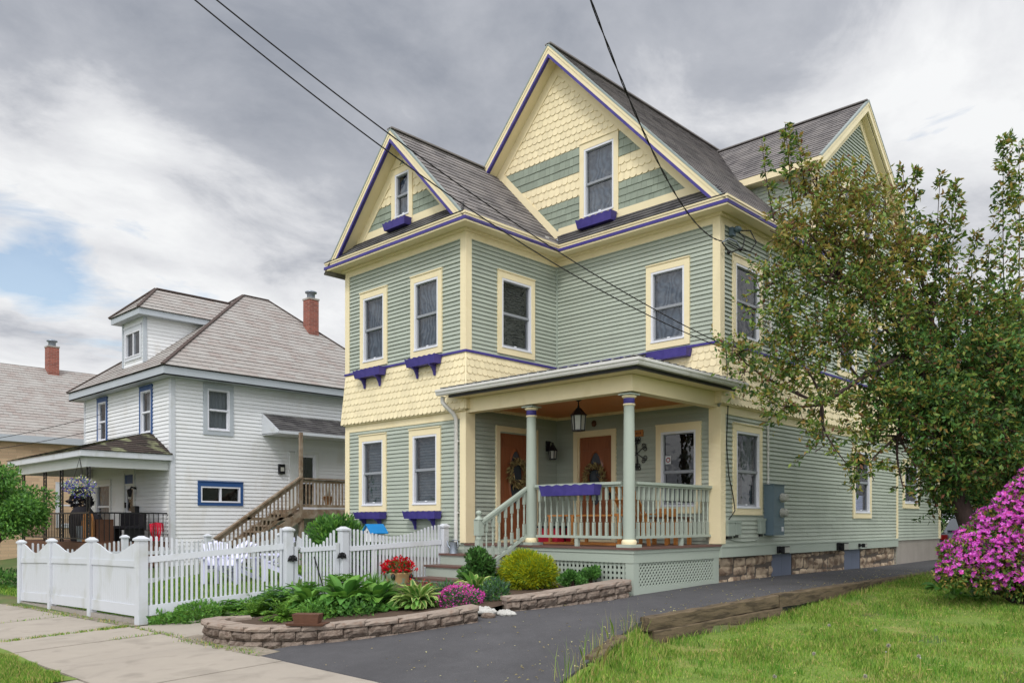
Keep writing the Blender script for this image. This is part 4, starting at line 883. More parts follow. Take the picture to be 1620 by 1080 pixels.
t = thing('side_table', 'small wooden table with arched apron beside the porch chair', 'table', (-.6, -.7, 1.32)); b = MB(); b.box((-.92, -.95, 1.80), (-.34, -.38, 1.83)); b.build('tabletop', 'brown_wood', t); b = MB(); b.box((-.80, -.90, 1.83), (-.52, -.62, 1.98)); b.build('box', 'orange_wood', t)
for x in (-.88, -.42):
    for y in (-.9, -.45): b = MB(); b.box((x, y, 1.32), (x + .06, y + .06, 1.8)); b.build('leg', 'orange_wood', t)
t = thing('storage_box', 'dark red box on the porch floor beside the column', 'box', (-2.75, -1.5, 1.32)); b = MB(); b.box((-2.95, -1.75, 1.325), (-2.45, -1.35, 1.62)); b.build('body', 'red_cloth', t); b = MB(); b.box((-2.97, -1.77, 1.62), (-2.43, -1.33, 1.66)); b.build('lid', 'dark_cloth', t)
# ------------------------------------------------------------------ electrics on the side wall
t = thing('electric_meter_box', 'tall grey metal cabinet with two round glass meters on the side wall', 'meter box', (.08, 1.95, 1.47)); b = MB(); b.wbox(WD, 1.70, 2.18, 1.47, 2.47, .016, .22); b.wbox(WD, 1.68, 2.2, 2.47, 2.485, .016, .235); b.wbox(WD, 1.72, 1.93, 1.50, 2.44, .22, .226); b.build('cabinet', 'meter_grey', t, bevel=.008)
for z in (1.92, 2.22):
    b = MB(); o = Vector((.22, 2.06, z)); n = 14
    for (r, d0, r2, d1) in ((.095, 0, .095, .03), (.08, .03, .08, .10), (.08, .10, .06, .125)):
        vs = [o + Vector((d0, r * math.cos(2 * math.pi * j / n), r * math.sin(2 * math.pi * j / n))) for j in range(n)] + [o + Vector((d1, r2 * math.cos(2 * math.pi * j / n), r2 * math.sin(2 * math.pi * j / n))) for j in range(n)]
        b.mesh(vs, [(j, (j + 1) % n, n + (j + 1) % n, n + j) for j in range(n)] + [tuple(range(n, 2 * n))], 0, False)
    b.build('meter', 'frosted', t)
b = MB(); b.wbox(WD, 2.05, 2.14, 1.55, 1.64, .22, .224); b.build('sticker', 'vinyl_white', t)
for u, w, z, h, lab in ((.14, .26, 1.47, .29, 'grey utility box with sloped lid nearest the porch corner'), (.42, .22, 1.49, .26, 'narrow grey utility box between the corner utility box and the meter cabinet'), (1.42, .2, 1.5, .3, 'green painted utility box tight against the meter cabinet')):
    t = thing('utility_box', lab, 'utility box', (.05, u + w / 2, z), 'utility boxes on the side wall'); b = MB(); b.wbox(WD, u, u + w, z, z + h, .014, .10); b.build('case', 'box_grey', t, bevel=.01); b = MB(); b.wbox(WD, u - .006, u + w + .006, z + h * .86, z + h + .008, .012, .108); b.build('lid', 'box_grey', t); b = MB(); b.wbox(WD, u + .05, u + w - .05, z - .05, z, .02, .06); b.build('cable_gland', 'black_metal', t)
tag((lambda b: (b.tube([(.03, .3, 1.43), (.04, .5, 1.38), (.03, .9, 1.36), (.03, 1.3, 1.37), (.03, 1.55, 1.45)], .01, 5), b.build('ground_cable', 'green_trim'))[1])(MB()), 'thin green cable looped under the utility boxes', 'cable')
for u, z, s, lab in ((2.25, 1.17, 1., 'black floodlight on the green skirting near the meter cabinet'), (5.25, 1.17, 1.2, 'black twin floodlight on the skirting above the farther boarded hatch'), (6.5, 1.17, .6, 'smallest floodlight on the skirting, farthest from the porch')):
    t = thing('floodlight', lab, 'floodlight', (.06, u, z), 'floodlights along the skirting board'); b = MB(); b.wbox(WD, u - .06 * s, u + .06 * s, z - .07 * s, z + .07 * s, .05, .09); b.tube([(.09, u, z), (.16, u + .03, z)], .02, 6); b.wbox(WD, u - .02, u + .22 * s, z - .08 * s, z + .07 * s, .12, .20); b.build('housing', 'black_metal', t, bevel=.006); b = MB(); b.wbox(WD, u + .0, u + .2 * s, z - .06 * s, z + .05 * s, .20, .206); b.build('lens', 'frosted', t)
def cable(name, pts, r, label, cat='cable', sag=0., n=24, group=None, mat='cable'):
    b = MB(); P = [Vector(p) for p in pts]
    if len(P) == 2: P = [P[0].lerp(P[1], i / n) - Z3 * sag * 4 * (i / n) * (1 - i / n) for i in range(n + 1)]
    b.tube(P, r, 6); return tag(b.build(name, mat, base=tuple(P[-1])), label, cat, group)
cable('drop_cable', [(.07, .12, 4.9), (.065, .16, 4.4), (.06, .2, 3.9), (.05, .16, 3.2), (.05, .25, 2.6), (.05, .42, 2.2), (.05, .48, 1.95), (.05, .25, 1.78)], .009, 'thin black cable hanging down the corner into the grey utility box')
# ------------------------------------------------------------------ overhead wires
P1 = Vector((.14, -.08, 4.97)); 
def far(px, py, d): return atd(px, py, d)
def onward(A, B, sag, k=2.2):
    """the same hanging curve carried on past B to the pole across the street"""
    S = sag * k * k; E = A + (B - A) * k; E.z = A.z + k * (B.z - A.z) + 4 * S * (1 - 1 / k); n = 90
    return [A.lerp(E, i / n) - Z3 * (4 * S * (i / n) * (1 - i / n)) for i in range(n + 1)]
cable('power_cable', onward(P1, far(330, -10, 9.0), .30), .0085, 'upper of the twin black cables crossing the smaller gable', 'cable', group='overhead cables')
cable('power_cable', onward(P1 + Vector((0, .02, -.06)), far(296, -10, 9.0), .42), .0085, 'lower of the twin black cables crossing the smaller gable', 'cable', group='overhead cables')
A = Vector((.10, -.10, 6.88)); B = far(930, -12, 8.0)
b = MB(); pts = onward(A, B, .55, 2.0)
for k in range(2): b.tube([p + Vector((.007 * math.cos(i * 1.1 + k * math.pi), .006 * math.sin(i * 1.1 + k * math.pi), .007 * math.sin(i * 1.1 + k * math.pi))) for i, p in enumerate(pts)], .0065, 6)
tag(b.build('service_cable', 'cable', base=tuple(A)), 'twisted black service cable hanging in front of the tallest gable', 'cable', 'overhead cables')
t = thing('weatherhead', 'grey service entrance with looping wires under the corner eave', 'wire fitting', (.08, .35, 6.9)); b = MB(); b.ball((.14, .42, 7.22), .07, sc=(1, 1.3, .8)); b.wbox(WD, .3, .42, 7.1, 7.25, .02, .1); b.build('head', 'meter_grey', t)
b = MB(); b.tube([(.14, .45, 7.2), (.3, .6, 7.2), (.36, .72, 7.0), (.3, .6, 6.8), (.2, .4, 6.82), (.1, .1, 6.9)], .012, 6); b.tube([(.14, .45, 7.18), (.24, .5, 7.05), (.22, .45, 6.85), (.12, .15, 6.72), (.1, -.1, 6.86)], .012, 6); b.ball((.12, .12, 6.72), .035); b.ball((.2, .42, 6.83), .035); b.build('wire_loop', 'cable', t); b = MB(); b.tube([(.08, -.04, 6.88), (.16, .05, 6.95), (.2, .25, 6.93), (.2, .42, 6.84)], .016, 6); b.build('bracket', 'galvanised', t)
for i, (a, c, l) in enumerate((((0, 692, 26), (160, 655, 24), 'higher'), ((0, 705, 26), (160, 678, 24), 'lower'))):
    cable('phone_cable', [far(*c), far(-80, a[1] + 12, 27)], .009, l + ' thin cable in front of the tan house roof', 'cable', .1, group='cables by the tan house')
# ------------------------------------------------------------------ fences
def zf(X, Y): return zwalk(X, Y) if Y < -8.1 else zyard(X, Y)
def post(parent, x, y, z0, z1, w=.13):
    b = MB(); h = w / 2; b.box((x - h, y - h, z0), (x + h, y + h, z1)); p = b.build('post', 'vinyl_white', parent, bevel=.006)
    c = MB(); c.box((x - h - .02, y - h - .02, z1), (x + h + .02, y + h + .02, z1 + .03)); q = h + .02; c.hexa([(x - q, y - q, z1 + .03), (x + q, y - q, z1 + .03), (x + q, y + q, z1 + .03), (x - q, y + q, z1 + .03)], [(x - .03, y - .03, z1 + .075), (x + .03, y - .03, z1 + .075), (x + .03, y + .03, z1 + .075), (x - .03, y + .03, z1 + .075)]); c.build('post_cap', 'vinyl_white', p)
FY = -8.22; PX = [-11.95, -10.02, -7.88, -5.72]
t = thing('privacy_fence', 'white vinyl fence of three solid scalloped panels along the sidewalk', 'fence', (-8.8, FY, .05))
WF = Wall((0, FY, 0), (1, 0, 0), (0, -1, 0)); ZP0 = [-.06, -.0, .05, .08]
for i in range(4): post(t, PX[i], FY, ZP0[i], ZP0[i] + 1.34 + (.02 if i == 3 else 0), .13 if i < 3 else .16)
for i in range(3):
    a, c = PX[i] + .065, PX[i + 1] - .07; za, zc2 = ZP0[i], ZP0[i + 1]; zz = lambda u: za + (zc2 - za) * (u - a) / (c - a); b = MB()
    def strip(v0, v1, n0, n1): b.hexa([WF.p(a, za + v0, n1), WF.p(c, zc2 + v0, n1), WF.p(c, zc2 + v0, n0), WF.p(a, za + v0, n0)], [WF.p(a, za + v1, n1), WF.p(c, zc2 + v1, n1), WF.p(c, zc2 + v1, n0), WF.p(a, za + v1, n0)])
    strip(.13, .31, -.025, .03); strip(.93, 1.03, -.025, .03)
    n = 22 if i == 2 else 14
    for k in range(n):
        u0, u1 = a + (c - a) * k / n + .002, a + (c - a) * (k + 1) / n - .002; b.hexa([WF.p(u0, zz(u0) + .31, .008), WF.p(u1, zz(u1) + .31, .008), WF.p(u1, zz(u1) + .31, -.012), WF.p(u0, zz(u0) + .31, -.012)], [WF.p(u0, zz(u0) + .93, .008), WF.p(u1, zz(u1) + .93, .008), WF.p(u1, zz(u1) + .93, -.012), WF.p(u0, zz(u0) + .93, -.012)])
    n = 28
    for k in range(n):
        u0, u1 = a + (c - a) * k / n, a + (c - a) * (k + 1) / n; sc = lambda u: 1.13 + .20 * math.cos(math.pi * (u - a) / (c - a)) ** 2
        b.hexa([WF.p(u0, zz(u0) + 1.03, .012), WF.p(u1, zz(u1) + 1.03, .012), WF.p(u1, zz(u1) + 1.03, -.012), WF.p(u0, zz(u0) + 1.03, -.012)], [WF.p(u0, zz(u0) + sc(u0), .012), WF.p(u1, zz(u1) + sc(u1), .012), WF.p(u1, zz(u1) + sc(u1), -.012), WF.p(u0, zz(u0) + sc(u0), -.012)])
    b.build('panel', 'vinyl_white', t)
b = MB()
for i in range(17): u = -11.85 + i * .365; b.box((u, FY - .04, zwalk(u, FY) - .05), (u + .355, FY + .06, zwalk(u, FY) + .075 + random.uniform(-.006, .006)))
tag(b.build('brick_edging', 'concrete', base=(-8.8, FY, .05)), 'row of grey edging bricks under the solid white fence', 'edging')
def picket_run(parent, A, B, za, zb, n, top0, low, r0, r1, b0, b1, top1=None, pw=.038, thick=.02):
    """pickets with a sagging top line between two posts; heights above the base line"""
    A, B = Vector((*A, 0)), Vector((*B, 0)); d = (B - A).normalized(); nn = Vector((d.y, -d.x, 0)); L = (B - A).length; top1 = top1 or top0
    W = Wall(A, d, nn); zz = lambda u: za + (zb - za) * u / L; pk = MB()
    for (v0, v1, th) in ((r0, r1, .024), (b0, b1, .028)):
        rl = MB(); rl.hexa([W.p(0, za + v0, th), W.p(L, zb + v0, th), W.p(L, zb + v0, -th), W.p(0, za + v0, -th)], [W.p(0, za + v1, th), W.p(L, zb + v1, th), W.p(L, zb + v1, -th), W.p(0, za + v1, -th)]); rl.build('rail', 'vinyl_white', parent)
    for k in range(n):
        u = L * (k + .7) / (n + .4) + random.uniform(-.004, .004); s = u / L; hh = (top0 + (top1 - top0) * s); h = low + (hh - low) * math.cos(math.pi * s) ** 2; z0, z1 = zz(u) + b1 * .9, zz(u) + h + random.uniform(-.006, .006); w = pw / 2
        q = [(u - w, z0), (u + w, z0), (u + w, z1 - w), (u + w * .6, z1 - .004), (u, z1), (u - w * .6, z1 - .004), (u - w, z1 - w)]; pk.wprism(W, q, -thick / 2, thick / 2)
    pk.build('pickets', 'vinyl_white', parent)
GA, GB, GC = (-5.11, -5.93), (-4.84, -4.95), (-4.30, -2.98); F0 = (-5.72, -8.22)
t = thing('picket_fence', 'white picket fence from the corner post to the gate, scalloped top', 'fence', (-5.4, -7, .3), 'white picket fences')
picket_run(t, (F0[0] + .03, F0[1] + .09), (GA[0] - .02, GA[1] - .07), .08, .26, 28, 1.43, 1.22, 1.0, 1.10, .14, .31, 1.37)
t = thing('picket_fence', 'white picket fence between the gate and the porch steps, scalloped top', 'fence', (-4.6, -4, .5), 'white picket fences')
post(t, GB[0], GB[1], .3, 1.58, .15); post(t, GC[0], GC[1], .5, 1.63, .13)
picket_run(t, (GB[0] + .02, GB[1] + .08), (GC[0] - .02, GC[1] - .07), .34, .44, 26, 1.27, 1.08, .86, .95, .16, .27, 1.24)
t = thing('garden_gate', 'white picket gate with black hinges and latch, dipped top', 'gate', (-5, -5.4, .4)); post(t, GA[0], GA[1], .2, 1.58, .15)
picket_run(t, (GA[0] + .06, GA[1] + .22), (GB[0] - .04, GB[1] - .13), .30, .33, 10, 1.27, 1.02, .90, .98, .12, .22)
b = MB(); b.beam((GA[0] + .03, GA[1] + .13, .42), (GA[0] + .03, GA[1] + .13, 1.30), .07, .07); b.build('gate_frame', 'vinyl_white', t); b = MB(); b.beam((GB[0] - .03, GB[1] - .12, .42), (GB[0] - .03, GB[1] - .12, 1.36), .06, .06); b.build('gate_frame', 'vinyl_white', t); b = MB(); b.hexa([(GA[0] + .05, GA[1] + .16, 1.28), (GA[0] + .06, GA[1] + .3, 1.28), (GA[0] + .04, GA[1] + .3, 1.28), (GA[0] + .03, GA[1] + .16, 1.28)], [(GA[0] + .05, GA[1] + .16, 1.5), (GA[0] + .06, GA[1] + .3, 1.4), (GA[0] + .04, GA[1] + .3, 1.4), (GA[0] + .03, GA[1] + .16, 1.5)]); b.build('corner_brace', 'vinyl_white', t)
fn = Vector((.965, -.26, 0))
for (x, y), z, nm in ((GA, 1.1, 'hinge'), (GA, .48, 'hinge'), (GB, 1.13, 'latch'), (GB, .56, 'latch')):
    b = MB(); c = Vector((x, y, z)) + fn * .085; d = Vector((.26, .965, 0)); c = c + d * (.06 if nm == 'hinge' else -.06)
    b.hexa([c - d * .09 + fn * k - Z3 * .05 for k in (0, .015)] + [c + d * .09 + fn * k - Z3 * .05 for k in (.015, 0)], [c - d * .05 + fn * k + Z3 * .05 for k in (0, .015)] + [c + d * .05 + fn * k + Z3 * .05 for k in (.015, 0)]); b.tube([c + fn * .02 - Z3 * .06, c + fn * .02 + Z3 * .06], .016, 8); b.ball(c + d * .05 + fn * .02, .03); b.ball(c - d * .05 + fn * .02, .03); b.build(nm, 'black_metal', t)
b = MB(); b.beam((GA[0] + .14, GA[1] + .45, 1.12), (GA[0] + .22, GA[1] + .62, .45), .018, .018); b.build('closer_rod', 'black_metal', t)
t = thing('picket_fence', 'white picket fence at the back of the small yard towards the white house', 'fence', (-11.9, -4, .2), 'white picket fences')
for i, y in enumerate((-6.1, -4.1, -2.1, -.1)): post(t, -11.9, y, .1, 1.36, .13)
for y0, y1 in ((-8.15, -6.1), (-6.1, -4.1), (-4.1, -2.1), (-2.1, -.1)): picket_run(t, (-11.9, y0 + .07), (-11.9, y1 - .07), .16, .18, 19, 1.12, .96, .80, .88, .1, .24)
# ------------------------------------------------------------------ retaining walls of split blocks
def block_wall(path, label, step=None, seed=3, courses=2, hb=.135):
    rg = random.Random(seed); P = [Vector(p[:3]) for p in path]; tops = [p[3] for p in path]; S = [0]
    for a, c in zip(P, P[1:]): S.append(S[-1] + (c - a).length)
    def at_s(s):
        for i in range(len(P) - 1):
            if s <= S[i + 1] or i == len(P) - 2:
                k = (s - S[i]) / (S[i + 1] - S[i]); return P[i].lerp(P[i + 1], k), tops[i] + (tops[i + 1] - tops[i]) * k
    t = thing('retaining_wall', label, 'garden wall', tuple(P[len(P) // 2]), 'block walls of the flower bed'); bc, bb = MB(), MB(); L = S[-1]
    def blk(b, s0, s1, z0f, z1f, dep, rough, out=0., nx=5, nz=3):
        p0, t0 = at_s(s0); p1, t1 = at_s(s1); d = (p1 - p0).normalized(); n = Vector((d.y, -d.x, 0)); w = (p1 - p0).length; vs = []
        A0, A1 = z0f(t0, p0), z1f(t0, p0); B0, B1 = z0f(t1, p1), z1f(t1, p1)
        for i in range(nx + 1):
            for j in range(nz + 1):
                s, q = i / nx, j / nz; ed = min(min(s, 1 - s) * nx, 1) * min(min(q, 1 - q) * nz, 1); z = (A0 + (B0 - A0) * s) * (1 - q) + (A1 + (B1 - A1) * s) * q
                p = p0.lerp(p1, s) + n * (out + rough * ed * rg.uniform(.35, 1.2)); vs.append((p.x, p.y, z + rg.uniform(-.004, .004)))
        k = (nx + 1) * (nz + 1); b.mesh(vs, [(i * (nz + 1) + j, (i + 1) * (nz + 1) + j, (i + 1) * (nz + 1) + j + 1, i * (nz + 1) + j + 1) for i in range(nx) for j in range(nz)], 0, False)
        back = [p - n * dep for p in (p0, p1)]; f0, f1 = p0 + n * out, p1 + n * out
        b.hexa([(f0.x, f0.y, A0), (f1.x, f1.y, B0), (back[1].x, back[1].y, B0), (back[0].x, back[0].y, A0)], [(f0.x, f0.y, A1), (f1.x, f1.y, B1), (back[1].x, back[1].y, B1), (back[0].x, back[0].y, A1)])
    for c in range(courses):
        s = -rg.uniform(0, .15)
        while s < L - .02:
            w = .30 * rg.uniform(.85, 1.2); a, e = max(0, s) + .005, min(s + w, L) - .005; s += w
            if e - a < .06: continue
            blk(bb, a, e, lambda t, p, c=c: max(t - .065 - hb * (c + 1) + .006, p.z - .12), lambda t, p, c=c: t - .065 - hb * c - .004, .2, .05)
    s = 0
    while s < L - .02:
        w = .40 * rg.uniform(.9, 1.12); a, e = s + .003, min(s + w, L) - .003; s += w
        if e - a < .05: continue
        blk(bc, a, e, lambda t, p: t - .064, (lambda t, p, jz=rg.uniform(-.006, .006): t + jz), .26, .018, .035, 5, 2)
    bb.build('wall_blocks', 'wall_block', t); bc.build('cap_stones', 'wall_cap', t)
zd = lambda x, y: zdrive(y) if x > -1.6 else zwalk(x, max(y, -8.45))
W1 = [(-3.45, -7.55, .36), (-3.62, -7.95, .36), (-3.45, -8.28, .36), (-2.95, -8.40, .36), (-2.3, -8.28, .36), (-1.72, -7.92, .38), (-1.2, -7.38, .43), (-.74, -6.86, .49), (-.42, -6.35, .56), (-.25, -5.95, .61)]
W2 = [(-.50, -5.15, .66), (-.30, -4.72, .68), (-.12, -4.2, .73), (.0, -3.5, .78), (.06, -2.86, .82)]
block_wall([(x, y, zd(x, y), z) for x, y, z in W1], 'curved block wall holding the hosta bed in front of the picket fence', seed=3)
block_wall([(x, y, zd(x, y), z) for x, y, z in W2], 'short block wall in front of the porch lattice beside the driveway', seed=9)
b = MB()                                                               # soil of the bed
bed = [(-3.4, -7.6), (-3.5, -8.1), (-2.9, -8.25), (-2.3, -8.1), (-1.8, -7.75), (-1.3, -7.2), (-.9, -6.7), (-.6, -6.2), (-.6, -5.1), (-.3, -4.2), (-.15, -3.4), (-.1, -2.7), (-2.4, -2.7), (-4.2, -3.4), (-4.7, -5.0), (-5.0, -6.2), (-4.2, -7.2)]
zbed = lambda x, y: .32 + .34 * sst(-8.2, -3.0, y) - .22 * sst(-3.2, -4.8, x) * sst(-4.5, -6.5, y)
c = (-2.3, -5.6)
for i in range(len(bed)):
    p, q = bed[i], bed[(i + 1) % len(bed)]; k = 5
    for j in range(k):
        f = lambda P, s: (c[0] + (P[0] - c[0]) * s, c[1] + (P[1] - c[1]) * s); a0, a1 = f(p, j / k), f(q, j / k); b0, b1 = f(p, (j + 1) / k), f(q, (j + 1) / k)
        b.face([(*r, zbed(*r)) for r in ((a0, b0, b1) if j == 0 else (a0, b0, b1, a1))], 0, None, True)
tag(b.build('soil', 'soil'), kind='structure')
# ------------------------------------------------------------------ timbers along the drive
def log(A, B, za, zb, h, label, w=.16):
    A, B = Vector((*A, 0)), Vector((*B, 0)); b = MB(); n = 14; d = (B - A).normalized(); nn = Vector((d.y, -d.x, 0)); rg = random.Random(int(abs(A.x * 100 + A.y * 10))); vs = []
    sec = [(-.5, 0), (-.46, .5), (-.5, .94), (-.42, 1), (0, 1.01), (.42, 1), (.5, .93), (.5, .5), (.47, 0)]
    for i in range(n + 1):
        p = A.lerp(B, i / n); z = za + (zb - za) * i / n
        for x, y in sec: q = p + nn * (x * w + rg.uniform(-.005, .005)); vs.append((q.x, q.y, z - h + h * y + rg.uniform(-.007, .007)))
    m = len(sec); b.mesh(vs, [(i * m + j, (i + 1) * m + j, (i + 1) * m + (j + 1) % m, i * m + (j + 1) % m) for i in range(n) for j in range(m)] + [tuple(range(m)), tuple(range((n + 1) * m - 1, n * m - 1, -1))])
    return tag(b.build('landscape_timber', 'timber', base=((A.x + B.x) / 2, (A.y + B.y) / 2, (za + zb) / 2 - h)), label, 'timber', 'timbers edging the driveway')
def edge(y): return (xdrive(y) + .07, y)
log(edge(-4.83), edge(-1.9), zdrive(-4.83) + .05, zdrive(-1.9) + .05, .17, 'weathered timber with a blunt mossy end, upper one of the nearest pair')
log((xdrive(-4.78) + .09, -4.76), (xdrive(-1.9) + .08, -1.8), zdrive(-4.8) - .125, zdrive(-1.9) - .13, .22, 'weathered timber half sunk in the grass, lower one of the nearest pair')
log(edge(-1.88), edge(1.6), zdrive(-1.2) + .05, zdrive(1.6) + .03, .2, 'grey timber edging the driveway across from the meter cabinet')
log(edge(1.65), edge(4.6), zdrive(1.6) + .03, zdrive(4.6) + .01, .2, 'grey timber edging the driveway across from the second side window')
log(edge(4.65), edge(9.5), zdrive(4) + .01, zdrive(9) - .01, .2, 'grey timber edging the driveway running behind the azalea')
log((2.30, -6.74), (2.03, -5.85), .31, .42, .3, 'short dark timber stub sunk at the lawn edge, alone nearest the street')
# ------------------------------------------------------------------ white house next door
NX0, NX1, NY0, NY1, NZ = -21.5, -14.9, -3.69, 4.7, 5.74
wh = thing('white_house', 'white clapboard two storey house with hipped slate roof, dormer and brick chimney', 'house', (-18.2, 0, .5))
WF2 = Wall((0, NY0, 0), (1, 0, 0), (0, -1, 0)); WS2 = Wall((NX1, 0, 0), (0, 1, 0), (1, 0, 0))
NHF = [(-20.3, -19.55, 4.25, 5.62), (-16.95, -16.15, 4.25, 5.62), (-18.15, -17.4, 1.25, 3.1), (-20.4, -19.3, 1.5, 3.0)]; NHS = [(-2.72, -1.93, 4.3, 5.6), (-2.88, -1.62, 2.25, 2.82), (.02, 1.0, 2.1, 3.95)]
for W, u0, u1, hol in ((WF2, NX0, NX1, NHF), (WS2, NY0, NY1, NHS)): b = MB(); b.lap(W, rect(u0, u1, .4, NZ), .11, .02, hol); b.build('siding', 'white_siding', wh)
for W, u0, u1 in ((Wall((NX0, 0, 0), (0, -1, 0), (-1, 0, 0)), -NY1, -NY0), (Wall((0, NY1, 0), (-1, 0, 0), (0, 1, 0)), -NX1, -NX0)): b = MB(); b.lap(W, rect(u0, u1, .4, NZ), .11, .014); b.build('siding', 'white_siding', wh)
b = MB(); b.box((NX1 - .1, NY0 - .03, .4), (NX1 + .03, NY0, NZ)); b.box((NX1, NY0, .4), (NX1 + .03, NY0 + .1, NZ)); b.box((NX0 - .03, NY0 - .03, .4), (NX0 + .08, NY0, NZ)); b.build('corner_board', 'vinyl_white', wh)
OV = .38; b = MB(); b.box((NX0 - OV, NY0 - OV, NZ), (NX1 + OV, NY1 + OV, NZ + .03)); 
for p, q in (((NX0 - OV, NY0 - OV, NZ), (NX1 + OV, NY0 - OV + .03, NZ + .24)), ((NX1 + OV - .03, NY0 - OV + .03, NZ), (NX1 + OV, NY1 + OV, NZ + .24)), ((NX0 - OV, NY0 - OV + .03, NZ), (NX0 - OV + .03, NY1 + OV, NZ + .24))): b.box(p, q)
b.build('fascia', 'grey_trim', wh)
RZ, RY0, RY1, RXc = 9.42, .25, 1.2, -18.25; zE = NZ + .26; e = OV + .05
b = MB(); C = {'fl': (NX0 - e, NY0 - e, zE), 'fr': (NX1 + e, NY0 - e, zE), 'br': (NX1 + e, NY1 + e, zE), 'bl': (NX0 - e, NY1 + e, zE), 'r0': (RXc, RY0, RZ), 'r1': (RXc, RY1, RZ)}
b.slope([C['fl'], C['fr'], C['r0']], (1, 0, 0), .2, .013); b.slope([C['fr'], C['br'], C['r1'], C['r0']], (0, 1, 0), .2, .013); b.slope([C['br'], C['bl'], C['r1']], (1, 0, 0), .2, .013); b.slope([C['bl'], C['fl'], C['r0'], C['r1']], (0, 1, 0), .2, .013)
rf = b.build('roof', 'roof_slate', wh)
b = MB(); up = Vector((0, 0, .02))
for p, q in (('fr', 'r0'), ('r0', 'r1'), ('br', 'r1'), ('fl', 'r0')): b.beam(Vector(C[p]) + up, Vector(C[q]) + up, .11, .03)
b.build('ridge_cap', 'soffit_brown', rf)
def chimney(parent, x, y, z0, z1, w=.56):
    b = MB(); h = w / 2
    for W, in ((Wall((0, y - h, 0), (1, 0, 0), (0, -1, 0)),),): b.face([W.p(x - h, z0), W.p(x + h, z0), W.p(x + h, z1), W.p(x - h, z1)], 0, [(0, z0), (w, z0), (w, z1), (0, z1)])
    W = Wall((x + h, 0, 0), (0, 1, 0), (1, 0, 0)); b.face([W.p(y - h, z0), W.p(y + h, z0), W.p(y + h, z1), W.p(y - h, z1)], 0, [(.1, z0), (w + .1, z0), (w + .1, z1), (.1, z1)])
    W = Wall((x - h, 0, 0), (0, -1, 0), (-1, 0, 0)); b.face([W.p(-y - h, z0), W.p(-y + h, z0), W.p(-y + h, z1), W.p(-y - h, z1)], 0, [(.1, z0), (w + .1, z0), (w + .1, z1), (.1, z1)]); W = Wall((0, y + h, 0), (-1, 0, 0), (0, 1, 0)); b.face([W.p(-x - h, z0), W.p(-x + h, z0), W.p(-x + h, z1), W.p(-x - h, z1)], 0, [(0, z0), (w, z0), (w, z1), (0, z1)])
    b.face([(x - h, y - h, z1), (x + h, y - h, z1), (x + h, y + h, z1), (x - h, y + h, z1)]); c = b.build('chimney', 'brick_red', parent); b = MB(); b.box((x - h - .02, y - h - .02, z1), (x + h + .02, y + h + .02, z1 + .06)); b.build('chimney_cap', 'concrete', c)
    b = MB(); b.lathe((x, y, z1 + .06), [(.14, 0), (.14, .2), (.2, .2), (.21, .24), (.05, .3)], 12); b.build('flue', 'galvanised', c)
cc = atd(492, 476, 28.6); chimney(rf, cc.x, cc.y, 7.2, cc.z, .38)
# dormer
dx0, dx1, dy, dz = -18.78, -17.18, -3.5, 7.86; ov = .27; dzE = dz + .2; rz = 8.96; ry = dy - ov + .95; zmain = lambda Y: zE + (Y - (NY0 - e)) * (RZ - zE) / (RY0 - NY0 + e); ym = lambda z: NY0 - e + (z - zE) * (RY0 - NY0 + e) / (RZ - zE)
WDF = Wall((0, dy, 0), (1, 0, 0), (0, -1, 0)); dh = [(dx0 + .22, dx1 - .22, 6.72, 7.6)]
b = MB(); b.lap(WDF, rect(dx0, dx1, zmain(dy) - .1, dz), .11, .012, dh); b.lap(Wall((dx1, 0, 0), (0, 1, 0), (1, 0, 0)), [(dy, zmain(dy) - .1), (ym(dz) + .15, dz), (dy, dz)], .11, .012); b.lap(Wall((dx0, 0, 0), (0, -1, 0), (-1, 0, 0)), [(-dy, zmain(dy) - .1), (-dy, dz), (-ym(dz) - .15, dz)], .11, .012); dm = b.build('dormer', 'white_siding', wh)
b = MB(); b.box((dx0 - ov, dy - ov, dz), (dx1 + ov, ym(dz + .2), dz + .03))
for p, q in (((dx0 - ov, dy - ov, dz + .03), (dx1 + ov, dy - ov + .03, dzE - .02)), ((dx1 + ov - .03, dy - ov + .03, dz + .03), (dx1 + ov, ym(dzE), dzE - .02)), ((dx0 - ov, dy - ov + .03, dz + .03), (dx0 - ov + .03, ym(dzE), dzE - .02)), ((dx1 - .06, dy - .03, 6.5), (dx1 + .03, dy, dz)), ((dx1, dy, 6.5), (dx1 + .03, dy + .07, dz)), ((dx0 - .02, dy - .03, 6.5), (dx0 + .07, dy, dz))): b.box(p, q)
b.build('dormer_fascia', 'grey_trim', dm); b = MB(); xc = (dx0 + dx1) / 2; o = ov + .04
b.slope([(dx0 - o, dy - o, dzE - .02), (dx1 + o, dy - o, dzE - .02), (xc, ry, rz)], (1, 0, 0), .2, .013); b.slope([(dx1 + o, dy - o, dzE - .02), (dx1 + o, ym(dzE), dzE - .02), (xc, ym(rz) + .1, rz), (xc, ry, rz)], (0, 1, 0), .2, .013); b.slope([(dx0 - o, dy - o, dzE - .02), (dx0 - o, ym(dzE), dzE - .02), (xc, ym(rz) + .1, rz), (xc, ry, rz)], (0, 1, 0), .2, .013); b.build('dormer_roof', 'roof_slate', dm)
b = MB(); b.beam((dx1 + o, dy - o, dzE), (xc, ry, rz + .02), .09, .03); b.beam((dx0 - o, dy - o, dzE), (xc, ry, rz + .02), .12, .04); b.beam((xc, ry, rz + .02), (xc, ym(rz), rz + .02), .12, .04); b.build('ridge_cap', 'soffit_brown', dm)
window(wh, WDF, dx0 + .16, dx1 - .16, 6.66, 7.66, 'dark', .5, 'vinyl_white', slider=True, cw=.08, sill=.1)
